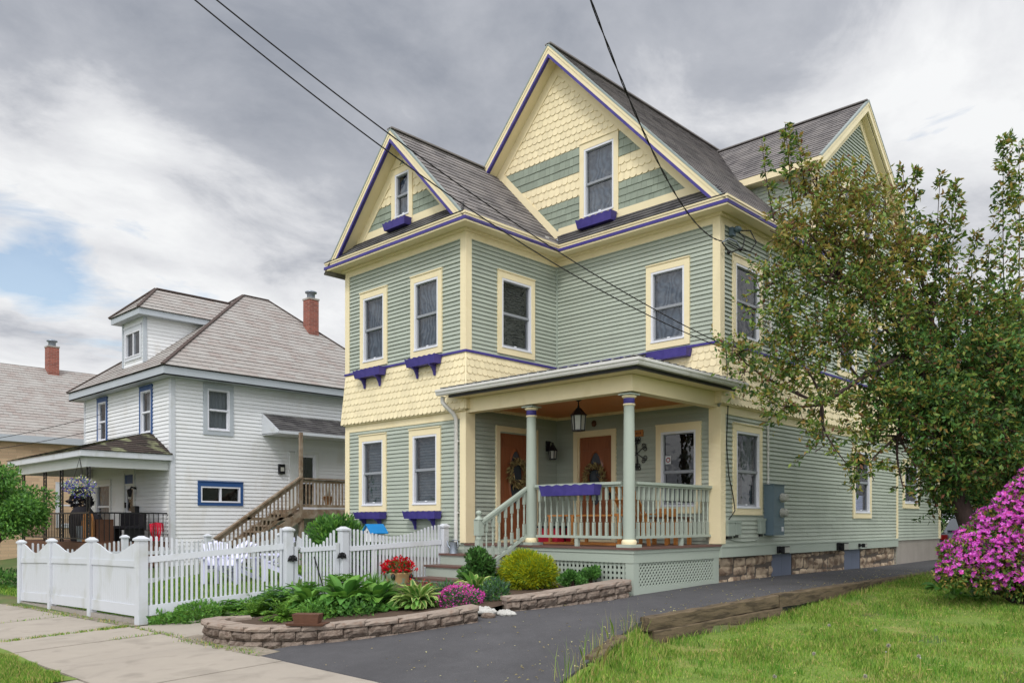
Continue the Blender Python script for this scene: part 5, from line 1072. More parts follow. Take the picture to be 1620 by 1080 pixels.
window(wh, WF2, -20.35, -19.5, 4.2, 5.68, 'dark', .5, 'blue_trim', cw=.09, sill=.1); window(wh, WF2, -17.0, -16.1, 4.2, 5.68, 'lace', .5, 'blue_trim', cw=.09, sill=.1)
window(wh, WS2, -2.78, -1.86, 4.23, 5.68, 'lace', .5, 'grey_trim', cw=.12); window(wh, WS2, -2.94, -1.56, 2.2, 2.88, 'dark', .5, 'blue_trim', slider=True, cw=.085, sill=.09); window(wh, WF2, -20.5, -19.2, 1.4, 3.05, 'screen', .5, 'pale_trim', cw=.08, sill=.1)
def storm_door(W, u0, u1, v0, v1, trans=None):
    b = MB(); b.frame(W, u0 - .1, u1 + .1, v0, v1 + .1, .1, 0, .04, wb=.01); 
    if trans: b.wbox(W, u0, u1, trans, trans + .06, 0, .03)
    d = b.build('door', 'pale_trim', wh); top = trans if trans else v1; f = MB(); f.frame(W, u0, u1, v0, top, .09, -.04, .0, wb=.2); m = v0 + (top - v0) * .5; f.wbox(W, u0 + .09, u1 - .09, m - .04, m + .04, -.04, 0); f.build('frame', 'window_white', d); g = MB(); g.face([W.p(u0 + .09, v0, -.03), W.p(u1 - .09, v0, -.03), W.p(u1 - .09, top - .09, -.03), W.p(u0 + .09, top - .09, -.03)]); g.build('pane', 'pane_glass', d)
    r = MB(); r.wbox(W, u0, u1, v0, top, -.6, -.55); r.build('room', 'dark_inside', d); k = MB(); k.wbox(W, u0 + .02, u0 + .05, v0 + .95, v0 + 1.12, 0, .05); k.build('handle', 'black_metal', d)
    if trans: k = MB(); k.wbox(W, u0, u1, trans + .06, v1, -.03, .01); k.build('transom', 'blue_trim', d)
storm_door(WS2, .3, .95, 2.08, 3.85); storm_door(WF2, -18.1, -17.45, 1.2, 3.2, 2.82)
b = MB(); b.wbox(WS2, .0, .22, 2.1, 3.9, 0, .035); b.build('door_panel', 'pale_trim', wh)
# front porch of the white house
PY, PXa, PXb, PZ = -5.85, -20.9, -15.05, 3.17
b = MB(); b.box((PXa, PY, PZ), (PXb, PY + .14, PZ + .26)); b.box((PXb - .14, PY + .14, PZ), (PXb, NY0, PZ + .26)); b.box((PXa, PY + .14, PZ), (PXa + .14, NY0, PZ + .26)); b.build('porch_beam', 'pale_trim', wh)
b = MB(); o = .22; b.box((PXa - o, PY - o, PZ + .262), (PXb + o, NY0, PZ + .29)); b.box((PXa - o, PY - o, PZ + .29), (PXb + o, PY - o + .03, PZ + .42)); b.box((PXb + o - .03, PY - o + .03, PZ + .29), (PXb + o, NY0, PZ + .42)); b.build('porch_fascia', 'vinyl_white', wh)
z0 = PZ + .43; z1 = z0 + .72; b = MB(); b.slope([(PXa - o, PY - o - .03, z0), (PXb + o + .03, PY - o - .03, z0), (PXb - 1.2, NY0, z1), (PXa + 1, NY0, z1)], (1, 0, 0), .14, .012); b.slope([(PXb + o + .03, PY - o - .03, z0), (PXb + o + .03, NY0, z0), (PXb - 1.2, NY0, z1)], (0, 1, 0), .14, .012); b.build('porch_roof', 'roof_moss', wh)
b = MB(); b.box((PXa, PY, .5), (PXb, NY0, 1.18)); b.build('porch_floor', 'brown_wood', wh)
for x, y in ((PXb - .1, PY + .08), (-17.2, PY + .08), (-18.6, PY + .08), (-20.6, PY + .08)):
    b = MB()
    for dxx in (-.1, .1): b.box((x + dxx - .016, y - .016, 1.18), (x + dxx + .016, y + .016, PZ))
    for i in range(9): zz = 1.2 + i * .22; b.tube([(x - .1, y, zz), (x + .03, y, zz + .05), (x + .05, y, zz + .12), (x - .04, y, zz + .17), (x + .1, y, zz + .22)], .011, 4)
    b.build('iron_post', 'black_metal', wh)
b = MB(); b.box((PXa, PY + .06, 1.95), (PXb, PY + .09, 1.99)); b.box((PXa, PY + .06, 1.27), (PXb, PY + .09, 1.3))
x = PXa
while x < PXb: b.box((x, PY + .067, 1.3), (x + .018, PY + .083, 1.95)); x += .13
b.box((PXb - .1, PY + .1, 1.95), (PXb - .07, NY0, 1.99)); y = PY + .2
while y < NY0: b.box((PXb - .094, y, 1.22), (PXb - .076, y + .018, 1.95)); y += .13
b.build('iron_railing', 'black_metal', wh)
# awning over the side entrance
b = MB(); ya, yb2 = -.92, 3.0; b.slope([(NX1 + .95, ya, 4.42), (NX1 + .95, yb2, 4.42), (NX1, yb2, 5.0), (NX1, ya, 5.0)], (0, 1, 0), .14, .012); aw = b.build('awning', 'roof_dark', wh)
b = MB(); b.hexa([(NX1, ya - .02, 4.38), (NX1 + .97, ya - .02, 4.36), (NX1 + .97, ya - .02, 4.43), (NX1, ya - .02, 5.02)], [(NX1, ya, 4.38), (NX1 + .97, ya, 4.36), (NX1 + .97, ya, 4.43), (NX1, ya, 5.02)]); b.box((NX1 + .93, ya, 4.34), (NX1 + .97, yb2, 4.425)); b.box((NX1 + .01, ya, 4.335), (NX1 + .93, yb2, 4.36)); b.build('soffit', 'vinyl_white', aw)
for x, y, z, lab in ((NX1 + .02, -.30, 3.2, 'small black wall light beside the side door of the white house'),):
    t = thing('wall_light', lab, 'wall light', (x, y, z)); b = MB(); b.box((x, y - .1, z), (x + .08, y + .1, z + .3)); b.box((x + .08, y - .05, z + .25), (x + .12, y + .05, z + .29)); b.build('housing', 'black_metal', t); b = MB(); b.box((x + .08, y - .05, z + .08), (x + .11, y + .05, z + .2)); b.build('glass', 'frosted', t)
for x, z, lab in ((-17.28, 2.62, 'black bracket lamp beside the front door of the white house'),):
    t = thing('wall_light', lab, 'wall light', (x, NY0 - .02, z)); b = MB(); b.tube([(x, NY0, z + .1), (x, NY0 - .15, z + .14), (x, NY0 - .2, z + .05)], .03, 6); b.lathe((x, NY0 - .2, z - .16), [(.04, 0), (.07, .14), (.08, .2), (.02, .24)], 8); b.build('housing', 'black_metal', t); b = MB(); b.ball((x, NY0 - .2, z - .18), .05); b.build('bulb', 'frosted', t)
t = thing('mailbox', 'black mailbox beside the front door of the white house', 'mailbox', (-17.2, NY0, 2.05)); b = MB(); b.box((-17.33, NY0 - .14, 2.0), (-17.05, NY0 - .015, 2.2)); b.build('box', 'black_metal', t, bevel=.01); b = MB(); b.tube([(-17.32, NY0 - .10, 1.95), (-17.3, NY0 - .14, 1.9), (-17.08, NY0 - .14, 1.9), (-17.06, NY0 - .10, 1.95)], .012, 5); b.build('paper_hook', 'black_metal', t)
# wooden deck with stairs
dk = thing('wooden_deck', 'weathered brown deck with stairs and handrail at the side of the white house', 'deck', (-13.8, .5, .5)); DX0, DX1, DY0, DY1, DZ = -14.85, -13.35, -.55, 3.2, 2.1
b = MB()
for i in range(11): b.box((DX0 + i * .137, DY0, DZ - .03), (DX0 + i * .137 + .13, DY1, DZ))
b.build('decking', 'weathered_wood', dk); b = MB(); b.box((DX0, DY0 - .04, DZ - .25), (DX1, DY0, DZ - .03)); b.box((DX1 - .0, DY0 - .04, DZ - .27), (DX1 + .04, DY1, DZ - .03)); b.build('rim_joist', 'weathered_wood', dk)
for y in (DY0 + .05, 1.4, 3.0): b = MB(); b.box((DX1 - .12, y - .06, .4), (DX1, y + .06, DZ - .03)); b.build('leg', 'weathered_wood', dk)
b = MB(); b.box((DX1 - .045, DY0 - .045, DZ - .03), (DX1 + .045, DY0 + .045, 4.34)); b.box((DX1 - .05, 2.9, DZ), (DX1 + .05, 3.0, 4.34)); b.build('post', 'weathered_wood', dk)
b = MB(); b.box((DX1 - .07, DY0 + .06, DZ + .88), (DX1 + .07, DY1, DZ + .92)); b.box((DX1 - .02, DY0 + .06, DZ + .78), (DX1 + .02, DY1, DZ + .87)); b.box((DX1 - .02, DY0 + .06, DZ + .06), (DX1 + .02, DY1, DZ + .14)); b.build('rail', 'weathered_wood', dk)
b = MB(); y = DY0 + .16
while y < DY1: b.box((DX1 - .018, y, DZ + .14), (DX1 + .018, y + .036, DZ + .78)); y += .115
b.build('balusters', 'weathered_wood', dk)
n = 9; sy0, sz0 = -3.25, .5
for i in range(n): y = DY0 - .27 * (n - i) ; z = sz0 + (DZ - sz0) * (i + .4) / n; b = MB(); b.box((DX0 + .1, y, z - .04), (DX1, y + .29, z)); b.build('tread', 'weathered_wood', dk)
for x in (DX0 + .1, DX1): b = MB(); b.beam((x, DY0, DZ - .18), (x, DY0 - .27 * n, sz0 - .1), .05, .26); b.build('stringer', 'weathered_wood', dk)
b = MB(); q0, q1 = Vector((DX1, DY0, DZ + .94)), Vector((DX1, DY0 - 2.65, sz0 + .78)); b.beam(q0, q1, .13, .05); b.beam(q0 - Z3 * .1, q1 - Z3 * .1, .04, .09); b.beam(q0 - Z3 * .78, q1 - Z3 * .78, .04, .09); b.box((DX1 - .02, DY0 - 1.7, DZ - .33), (DX1 + .02, DY0, DZ - .24)); b.build('stair_rail', 'weathered_wood', dk)
b = MB()
for i in range(1, 21): p = q0.lerp(q1, i / 21.5); b.box((p.x - .018, p.y - .018, p.z - .8), (p.x + .018, p.y + .018, p.z - .06))
b.build('balusters', 'weathered_wood', dk)
t = thing('clay_pot', 'small terracotta pots with a gnome standing on the wooden deck', 'pot', (-13.6, .55, DZ)); b = MB(); b.lathe((-13.6, .55, DZ + .15), [(.09, 0), (.14, .22), (.15, .22), (.15, .26)], 10); b.build('pot', 'orange_wood', t); b = MB(); b.lathe((-13.6, .55, DZ + .41), [(.07, 0), (.08, .1), (.05, .16), (.03, .22), (0, .3)], 8); b.build('figure', 'frosted', t)
# objects on and by the porch of the white house
def leafball(name, label, cat, c, r, n, size, mats, probs=None, sq=(1, 1, 1), shell=.55, wr=.5, seed=0, group=None, up=.5, parent=None, minz=None):
    rg = np.random.default_rng(seed); d = unit(rg.normal(size=(n, 3))); rad = (shell + (1 - shell) * rg.random(n) ** .6); lump = 1 + .16 * np.sin(d[:, 0] * 5 + seed) * np.sin(d[:, 1] * 4.3 + seed * 2) + .12 * np.sin(d[:, 2] * 7 + d[:, 0] * 3 + seed)
    P = np.array(c) + d * (rad * lump)[:, None] * np.array(sq) * r
    if minz is not None: P = P[P[:, 2] > minz]; d = d[:len(P)]
    n = len(P); d = unit(P - np.array(c)); dirs = d + np.array([0, 0, up]) + rg.normal(size=(n, 3)) * .6
    o = leaf_mesh(name, leaf_quads(P, size * rg.uniform(.6, 1.3, n), wr, dirs, rg), mats, parent, None if parent is not None else tuple(c), probs, rg)
    return tag(o, label, cat, group) if label else o
bk = thing('hanging_basket', 'hanging basket of blue and cream flowers under the white house porch', 'flower basket', (-14.9, -6.0, 2.75)); bc = (-14.8, -6.1, 2.62)
leafball('flowers', None, None, bc, .34, 1300, .055, ['petal_purple', 'petal_cream', 'leaf_mid', 'petal_white'], [.5, .2, .2, .1], (1, 1, .8), seed=5, parent=bk); b = MB()
for a in (0, 2.1, 4.2): b.tube([(bc[0] + .2 * math.cos(a), bc[1] + .2 * math.sin(a), bc[2]), (bc[0], bc[1], PZ + .2)], .006, 4)
b.lathe((bc[0], bc[1], bc[2] - .2), [(.1, 0), (.2, .2)], 10); b.build('basket', 'cable', bk)
t = thing('wooden_table', 'round topped wooden table end leaning on the white house porch', 'table', (-15.6, -5.3, 1.18)); b = MB(); W = Wall((0, -5.6, 0), (1, 0, 0), (0, -1, 0)); b.wprism(W, [(-16.0, 1.2), (-15.2, 1.2), (-15.2, 1.75), (-15.35, 1.95), (-15.6, 2.02), (-15.85, 1.95), (-16.0, 1.75)], 0, .05); b.build('tabletop', 'orange_wood', t); b = MB(); b.box((-15.95, -5.55, 1.18), (-15.88, -5.1, 1.8)); b.box((-15.32, -5.55, 1.18), (-15.25, -5.1, 1.8)); b.build('leg', 'brown_wood', t)
t = thing('dark_bench', 'long dark bench back along the white house porch wall', 'bench', (-15.9, -4.4, 1.18)); b = MB(); b.box((-16.9, -4.3, 1.5), (-15.2, -4.25, 1.98)); b.build('backrest', 'dark_cloth', t); b = MB(); b.box((-16.9, -4.8, 1.55), (-15.2, -4.3, 1.62)); b.build('seat', 'dark_cloth', t); b = MB(); b.box((-16.85, -4.8, 1.18), (-16.8, -4.3, 1.55)); b.box((-15.3, -4.8, 1.18), (-15.25, -4.3, 1.55)); b.build('leg', 'black_metal', t)
rg = random.Random(4); b = MB(); P = [(-15.0 + rg.uniform(-.02, .02) + .04 * math.sin(i * 1.3), -4.25 + i * .05, 0) for i in range(9)]; 
for i in range(8):
    a, c = P[i], P[i + 1]; b.face([(a[0], a[1], 1.72 - abs(i - 4) * .01), (c[0], c[1], 1.72 - abs(i - 3) * .01), (c[0] + .05, c[1] - .02, 1.47), (a[0] + .06, a[1], 1.45)], 0, None, True); b.face([(a[0] + .06, a[1], 1.45), (c[0] + .05, c[1] - .02, 1.47), (c[0] - .02, (c[1] - 4.05) / 2, 1.22), (a[0] - .02, (a[1] - 4.05) / 2, 1.2)], 0, None, True)
tag(b.build('red_cloth', 'red_cloth', base=(-15.0, -4.05, 1.4)), 'bright red cloth hung at the corner of the white house porch', 'cloth')
t = thing('covered_grill', 'dark covered grill with a domed top on the white house porch', 'grill', (-16.2, -5.2, 1.18)); gx0, gy0 = -16.6, -5.4
leafball('cover_top', None, None, (gx0 - .2, gy0, 2.3), .24, 600, .1, ['dark_cloth'], None, (1, 1, 1.0), .8, .8, 3, parent=t); b = MB(); b.lathe((gx0 - .1, gy0, 1.2), [(.3, 0), (.34, .3), (.36, .6), (.3, .8), (.2, .95)], 10); b.ball((gx0 + .35, gy0 + .1, 1.75), .3, sc=(1.1, .9, .8)); b.build('cover', 'dark_cloth', t); b = MB(); b.lathe((gx0 + .5, gy0 - .2, 1.2), [(.13, 0), (.15, .4), (.15, .42)], 12); b.build('bucket', 'galvanised', t)
# ------------------------------------------------------------------ tan house beyond
th = thing('tan_house', 'tan stone faced house with red slate roof and brick chimney', 'house', (-30, 0, .4)); TX = -26; WT = Wall((TX, 0, 0), (0, 1, 0), (1, 0, 0)); b = MB(); b.face([WT.p(-10, .2), WT.p(6, .2), WT.p(6, 4.8), WT.p(-10, 4.8)], 0, [(-10, .2), (6, .2), (6, 4.8), (-10, 4.8)])
WT2 = Wall((0, -10, 0), (1, 0, 0), (0, -1, 0)); b.face([WT2.p(-34, .2), WT2.p(TX, .2), WT2.p(TX, 4.8), WT2.p(-30, 8.0), WT2.p(-34, 4.8)], 0, [(-34, .2), (TX, .2), (TX, 4.8), (-30, 8), (-34, 4.8)]); b.build('wall', 'tan_stone', th)
b = MB(); b.slope([(TX + .35, -10.4, 4.85), (TX + .35, 6.3, 4.85), (-30, 6.3, 8.1), (-30, -10.4, 8.1)], (0, 1, 0), .2, .013); b.slope([(-34.35, -10.4, 4.85), (-34.35, 6.3, 4.85), (-30, 6.3, 8.1), (-30, -10.4, 8.1)], (0, 1, 0), .2, .013); tr = b.build('roof', 'roof_slate', th); b = MB(); b.box((TX + .0, -10.4, 4.62), (TX + .37, 6.3, 4.86)); b.build('fascia', 'grey_trim', th)
c0 = onridge = (-30.0 + .3, -2.2); chimney(tr, -29.8, -2.15, 7.3, 8.95, .42); b = MB(); b.box((-29.2, -2.75, 7.6), (-28.6, -1.6, 7.66)); 
window(th, WT, -5.6, -4.7, 1.4, 3.0, 'dark', .5, 'vinyl_white'); window(th, WT, -3.2, -2.4, 1.5, 3.2, 'lace', .5, 'vinyl_white')
# ------------------------------------------------------------------ things in the yard and bed
def lawn_chair(x, y, rz, lab):
    z = zyard(x, y); t = thing('garden_chair', lab, 'chair', (0, 0, 0), 'pale plastic chairs behind the picket fence'); b = MB()
    for i in range(5): u = -.2 + i * .1; b.beam((u * .8, -.18, .34), (u * 1.15, .34, .92 - abs(u) * .35), .082, .018)
    b.build('backrest', 'lavender', t); b = MB()
    for i in range(5): b.beam((-.26, .3 - .12 * i, .30 + .024 * i), (.26, .3 - .12 * i, .30 + .024 * i), .1, .018)
    b.build('seat', 'lavender', t)
    for s in (-1, 1): b = MB(); b.box((s * .30 - .025, -.32, 0), (s * .30 + .025, -.24, .54)); b.beam((s * .28, .5, .02), (s * .28, -.3, .36), .03, .1); b.box((s * .3 - .02, .2, .1), (s * .3 + .02, .27, .54)); b.build('leg', 'lavender', t); b = MB(); b.box((s * .3 - .07, -.38, .54), (s * .3 + .07, .36, .565)); b.build('armrest', 'lavender', t)
    t.location = (x, y, z); t.rotation_euler = (0, 0, rz)
lawn_chair(-9.6, -5.0, 1.2, 'pale lavender garden chair behind the picket fence, leftmost'); lawn_chair(-8.9, -4.9, .3, 'pale lavender garden chair behind the picket fence, middle one'); lawn_chair(-8.2, -4.3, -.5, 'pale lavender garden chair behind the picket fence, nearest the gate')
t = thing('birdhouse', 'little white birdhouse with bright blue roof behind the picket fence', 'birdhouse', (-5.75, -3.6, .5)); x, y, z = -5.75, -3.62, 1.50; b = MB(); W = Wall((0, y - .12, 0), (1, 0, 0), (0, -1, 0)); b.wprism(W, [(x - .11, z - .16), (x + .11, z - .16), (x + .11, z + .04), (x, z + .17), (x - .11, z + .04)], -.34, 0); b.build('box', 'white_paint', t)
b = MB()
for s in (-1, 1): b.hexa([(x, y - .17, z + .175), (x, y + .27, z + .175), (x + s * .165, y + .27, z - .005), (x + s * .165, y - .17, z - .005)], [(x, y - .17, z + .195), (x, y + .27, z + .195), (x + s * .175, y + .27, z + .01), (x + s * .175, y - .17, z + .01)])
b.build('roof', 'sky_blue', t); b = MB(); W.o.y -= .003; b.wprism(W, [(x + .025 * math.cos(a), z + .03 + .025 * math.sin(a)) for a in fr(0, 6.283, 10)[:-1]], 0, .004); b.build('hole', 'black_metal', t); b = MB(); b.box((x - .04, y, .4), (x + .04, y + .08, z - .16)); b.build('post', 'white_paint', t)
fp = Vector((-4.33, -4.08, .42)); t = thing('flower_pot', 'glazed tan pot of red flowers standing beside the porch steps', 'flower pot', tuple(fp)); b = MB(); b.lathe(fp, [(.12, 0), (.17, .08), (.225, .22), (.24, .34), (.25, .36), (.25, .385), (.22, .385), (.21, .33)], 18); p = b.build('pot', 'terracotta', t)
b = MB()
for i in range(4): a = -1.1 + i * 1.57; b.ball(fp + Vector((.235 * math.cos(a), .235 * math.sin(a), .31)), .045, sc=(1, 1, 1.5))
b.build('ornament', 'black_metal', p); leafball('leaves', None, None, tuple(fp + Vector((0, 0, .44))), .22, 260, .09, ['leaf_mid', 'leaf_dark'], None, (1.1, 1.1, .65), .3, .6, 6, parent=t); leafball('flowers', None, None, tuple(fp + Vector((0, 0, .47))), .27, 900, .04, ['petal_red'], None, (1.1, 1.1, .62), .75, .9, 7, parent=t)
wc = Vector((-4.06, -2.95, 1.13)); t = thing('watering_can', 'small galvanised watering can on the top step beside the downspout', 'watering can', tuple(wc)); b = MB(); b.lathe(wc, [(.085, 0), (.08, .02), (.07, .2), (.075, .22)], 14); b.build('can', 'galvanised', t); b = MB(); b.tube([wc + Vector((-.06, 0, .05)), wc + Vector((-.16, 0, .15)), wc + Vector((-.19, 0, .24))], [.02, .015, .02], 8); b.build('spout', 'galvanised', t); b = MB(); b.tube([wc + Vector((.06, 0, .06)), wc + Vector((.14, 0, .14)), wc + Vector((.1, 0, .26)), wc + Vector((-.04, 0, .25))], .01, 6); b.build('handle', 'galvanised', t)
pb = Vector((-1.62, -7.73, .392)); t = thing('wooden_planter', 'little brown wooden planter box standing on the curved block wall', 'planter', tuple(pb)); b = MB(); d = Vector((.78, .62, 0)); n2 = Vector((.62, -.78, 0)); b.hexa([pb + d * i + n2 * j for i, j in ((-.15, -.08), (.15, -.08), (.15, .08), (-.15, .08))], [pb + Z3 * .15 + d * i + n2 * j for i, j in ((-.18, -.1), (.18, -.1), (.18, .1), (-.18, .1))]); b.build('box', 'brown_wood', t); b = MB(); b.hexa([pb + Z3 * .002 + d * i + n2 * j for i, j in ((-.24, -.13), (.24, -.13), (.24, .13), (-.24, .13))], [pb + Z3 * .03 + d * i + n2 * j for i, j in ((-.26, -.14), (.26, -.14), (.26, .14), (-.26, .14))]); b.build('saucer', 'brown_wood', t)
def rag(c, r, label, seed):
    rg = random.Random(seed); b = MB(); b.ball((0, 0, 0), r, 0, 26, 16, (1.6, 1.1, .5)); k = 60 / r * .12; b.v = [(x * (1 + .16 * math.sin(k * y + seed) + rg.uniform(-.04, .04)), y * (1 + .2 * math.sin(k * x * .8) + rg.uniform(-.04, .04)), max(-.03, z * (1 + .4 * math.sin(k * (x + y)) * math.cos(k * .7 * y) + rg.uniform(-.12, .12)))) for x, y, z in b.v]; b.sm = [False] * len(b.sm); b.v = [(x + c[0], y + c[1], z + c[2]) for x, y, z in b.v]
    return tag(b.build('crumpled_sack', 'sack_cloth', base=c), label, 'sack', 'crumpled white sacks in the wall gap')
rag((-.55, -5.55, .48), .12, 'crumpled white sack lying in the gap of the block wall, rounder one', 3); rag((-.32, -5.35, .45), .10, 'flatter crumpled white sack in the block wall gap, against the shorter wall', 5)
for i, (x, y) in enumerate(((-.75, -5.5), (-.4, -5.62))): b = MB(); b.ball((x, y, .43), .09, 0, 9, 6, (1.4, 1, .6)); b.v = [(p[0] + random.uniform(-.015, .015), p[1] + random.uniform(-.015, .015), p[2]) for p in b.v]; tag(b.build('edging_stone', 'wall_block', base=(x, y, .4)), ('brown stone beside the white sacks, nearer the pink phlox' if i == 0 else 'brown stone beside the white sacks, at the driveway edge'), 'stone')
# car behind the house
car = thing('parked_car', 'grey parked car half hidden behind the rear corner of the green house', 'car', (-1.75, 23, .3)); cx, cy, cz = -1.75, 21.4, .3
def carbody():
    b = MB(); W = Wall((0, cy, 0), (1, 0, 0), (0, -1, 0)); n = 9; prof = [(0, .35), (.05, .75), (.12, .95), (.55, 1.02), (1.15, 1.55), (2.3, 1.62), (3.1, 1.5), (3.6, 1.05), (4.3, .95), (4.45, .7), (4.45, .35)]
    secs = [(-.85, .94), (-.8, 1), (0, 1.03), (.8, 1), (.85, .94)]; vs = []
    for s, k in secs: vs += [(cx + s * (1 - .16 * max(0, (z - .95) / .65)), cy + y, cz + .3 + (z - .3) * k) for y, z in prof]
    m = len(prof); b.mesh(vs, [(i * m + j, i * m + (j + 1) % m, (i + 1) * m + (j + 1) % m, (i + 1) * m + j) for i in range(4) for j in range(m)] + [tuple(range(m)), tuple(range(5 * m - 1, 4 * m - 1, -1))]); b.build('body', 'car_silver', car)
    b = MB(); b.hexa([(cx - .66, cy + .58, cz + 1.06), (cx + .66, cy + .58, cz + 1.06), (cx + .62, cy + 1.12, cz + 1.53), (cx - .62, cy + 1.12, cz + 1.53)], [(cx - .66, cy + .55, cz + 1.09), (cx + .66, cy + .55, cz + 1.09), (cx + .62, cy + 1.09, cz + 1.56), (cx - .62, cy + 1.09, cz + 1.56)]); b.build('rear_window', 'car_glass', car)
    for s in (-1, 1):
        b = MB(); b.box((cx + s * .62 - .12, cy - .02, cz + .72), (cx + s * .62 + .12, cy + .1, cz + .92)); b.build('tail_light', 'lens_red', car); b = MB(); b.tube([(cx + s * .62, cy + 1.2, cz + 1.62), (cx + s * .62, cy + 1.4, cz + 1.68), (cx + s * .62, cy + 2.5, cz + 1.68), (cx + s * .62, cy + 2.7, cz + 1.64)], .025, 6); b.build('roof_rail', 'galvanised', car)
        for yy in (.85, 3.5):
            b = MB(); o = Vector((cx + s * .78, cy + yy, cz + .32)); nn = 18; vs = [o + Vector((q, .32 * math.cos(2 * math.pi * j / nn), .32 * math.sin(2 * math.pi * j / nn))) for q in (-.1, .1) for j in range(nn)]; b.mesh(vs, [(j, (j + 1) % nn, nn + (j + 1) % nn, nn + j) for j in range(nn)] + [tuple(range(nn)), tuple(range(2 * nn - 1, nn - 1, -1))]); b.build('wheel', 'black_metal', car)
carbody()
# ------------------------------------------------------------------ plants
def arch_leaves(c, n, L, Wd, rg, rise=1.0, droop=1.0, seg=6, strap=False, petiole=.3):
    """arching leaves from a centre, welded strips five points wide: verts (n,k,3), faces of one leaf, edge flags"""
    a = rg.uniform(0, 2 * math.pi, n); k = rg.uniform(.45, 1.15, n); Ls = L * k; el = np.clip(rg.uniform(.25, 1.35, n) * rise, .1, 1.5); tw = rg.uniform(-.35, .35, n)
    dx, dy = np.cos(a), np.sin(a); sx, sy = -dy, dx; rows = []; curl = droop * rg.uniform(.7, 1.3, n)
    px = np.zeros(n); pz = np.zeros(n); ang = el.copy(); wob = rg.uniform(-.05, .05, (n, 2)) * L
    for i in range(seg + 1):
        t = i / seg
        if i: ang = ang - curl * (1.9 / seg) * (t ** 1.1) * (.4 + np.cos(el)); px = px + np.cos(ang) * Ls / seg; pz = pz + np.sin(ang) * Ls / seg
        if strap: w = Wd * k * max(.06, (1 - t ** 3) * (.7 + .3 * math.sin(math.pi * t)))
        else: q = max(0., (t - petiole) / (1 - petiole)); w = Wd * k * max(.07, math.sin(math.pi * min(.985, .10 + q * .9)) ** .75 if q > 0 else .07)
        o = np.stack([dx * px + wob[:, 0], dy * px + wob[:, 1], np.maximum(pz, .01)], 1) + np.array(c); row = []
        for f, up in ((-1, .30), (-.55, .12), (0, 0), (.55, .12), (1, .30)):
            row.append(o + np.stack([sx * w * .5 * f, sy * w * .5 * f, w * (up * .6 + f * tw * .4)], 1))
        rows.append(row)
    V = np.stack([v for r in rows for v in r], 1); F = [(i * 5 + j, i * 5 + j + 1, (i + 1) * 5 + j + 1, (i + 1) * 5 + j) for i in range(seg) for j in range(4)]; E = np.array([j in (0, 3) for i in range(seg) for j in range(4)])
    return V, np.array(F), E
def clump(name, label, c, n, L, Wd, mats, seed, probs=None, group='plants in the flower bed', cat='plant', edge=None, **kw):
    rg = np.random.default_rng(seed); V, F, E = arch_leaves(c, n, L, Wd, rg, **kw); k = V.shape[1]; f = (F[None] + (np.arange(n) * k)[:, None, None]).reshape(-1, 4); mi = np.repeat(rg.choice(len(mats), n, p=probs), len(F)); ms = list(mats)
    if edge: ms.append(edge); mi = np.where(np.tile(E, n), len(mats), mi)
    return tag(npmesh(name, V.reshape(-1, 3), f, ms, mi, None, tuple(c), True), label, cat, group)
def bp(px, py, dz=0.):
    """ground point of the bed seen at a pixel of the survey"""
    z = .5
    for _ in range(6): p = at(px, py, z); z = zbed(p.x, p.y) if p.x > -5.2 else zyard(p.x, p.y)
    return (p.x, p.y, z + dz)
bed_group = 'plants in the flower bed'; fence_group = 'plants along the picket fence'
zb = lambda x, y, d=0.: (x, y, zbed(x, y) + d) if x > -4.9 and y > -8 else (x, y, zyard(x, y) + d)
for px, py, n, L, W, ms, sd, ed, lab in ((487, 966, 130, .48, .15, ['leaf_mid', 'leaf_bright'], 10, None, 'plain green hosta left of the largest one, above the wooden planter'), (545, 966, 220, .60, .18, ['leaf_bright', 'leaf_mid'], 11, None, 'largest plain green hosta, in the middle of the bed in front of the gate'), (596, 963, 150, .46, .15, ['leaf_mid', 'leaf_bright'], 12, None, 'plain green hosta right of the largest one, against the daylily'), (660, 960, 320, .46, .085, ['leaf_bright', 'leaf_mid'], 13, 'leaf_variegated', 'cream edged variegated hosta in front of the red flower pot'), (752, 938, 120, .44, .10, ['leaf_bright', 'leaf_mid'], 14, 'leaf_variegated', 'cream edged variegated hosta half hidden behind the pink phlox')): clump('hosta', lab, bp(px, py), n, L, W, ms, sd, edge=ed, droop=1.1)
clump('daylily', 'clump of strappy daylily leaves right of the gate latch post', bp(612, 950), 380, .40, .018, ['leaf_mid', 'leaf_bright'], 15, rise=1.15, droop=.8, strap=True)
clump('daylily', 'strappy clump between the largest hosta and the gate', bp(590, 944), 360, .44, .02, ['leaf_mid', 'leaf_bright'], 16, rise=1.15, droop=.8, strap=True)
def feathery(name, label, c, n, L, mats, seed, group=bed_group, nl=20, lw=.05):
    """fronds: arching stalks with leaflets along both sides"""
    rg = np.random.default_rng(seed); V, F, E = arch_leaves(c, n, L, .01, rg, rise=1.1, droop=.9, strap=True); mid = V.reshape(n, 7, 5, 3)[:, :, 2]; P, D = [], []
    for j in range(nl):
        t = (.15 + .85 * j / nl) * 6; i = min(int(t), 5); p = mid[:, i] + (mid[:, i + 1] - mid[:, i]) * (t - i); d = unit(mid[:, i + 1] - mid[:, i]); s = unit(np.cross(d, np.array([0, 0, 1.]) + rg.normal(size=(n, 3)) * .1))
        for sg in (-1, 1): P.append(p); D.append(s * sg + d * .5 + rg.normal(size=(n, 3)) * .12)
    P, D = np.concatenate(P), np.concatenate(D); o = leaf_mesh(name, leaf_quads(P, lw * rg.uniform(.7, 1.2, len(P)), .35, D, rg, nrm=np.array([0, 0, 2.])), mats, None, tuple(c), None, rg); return tag(o, label, 'plant', group)
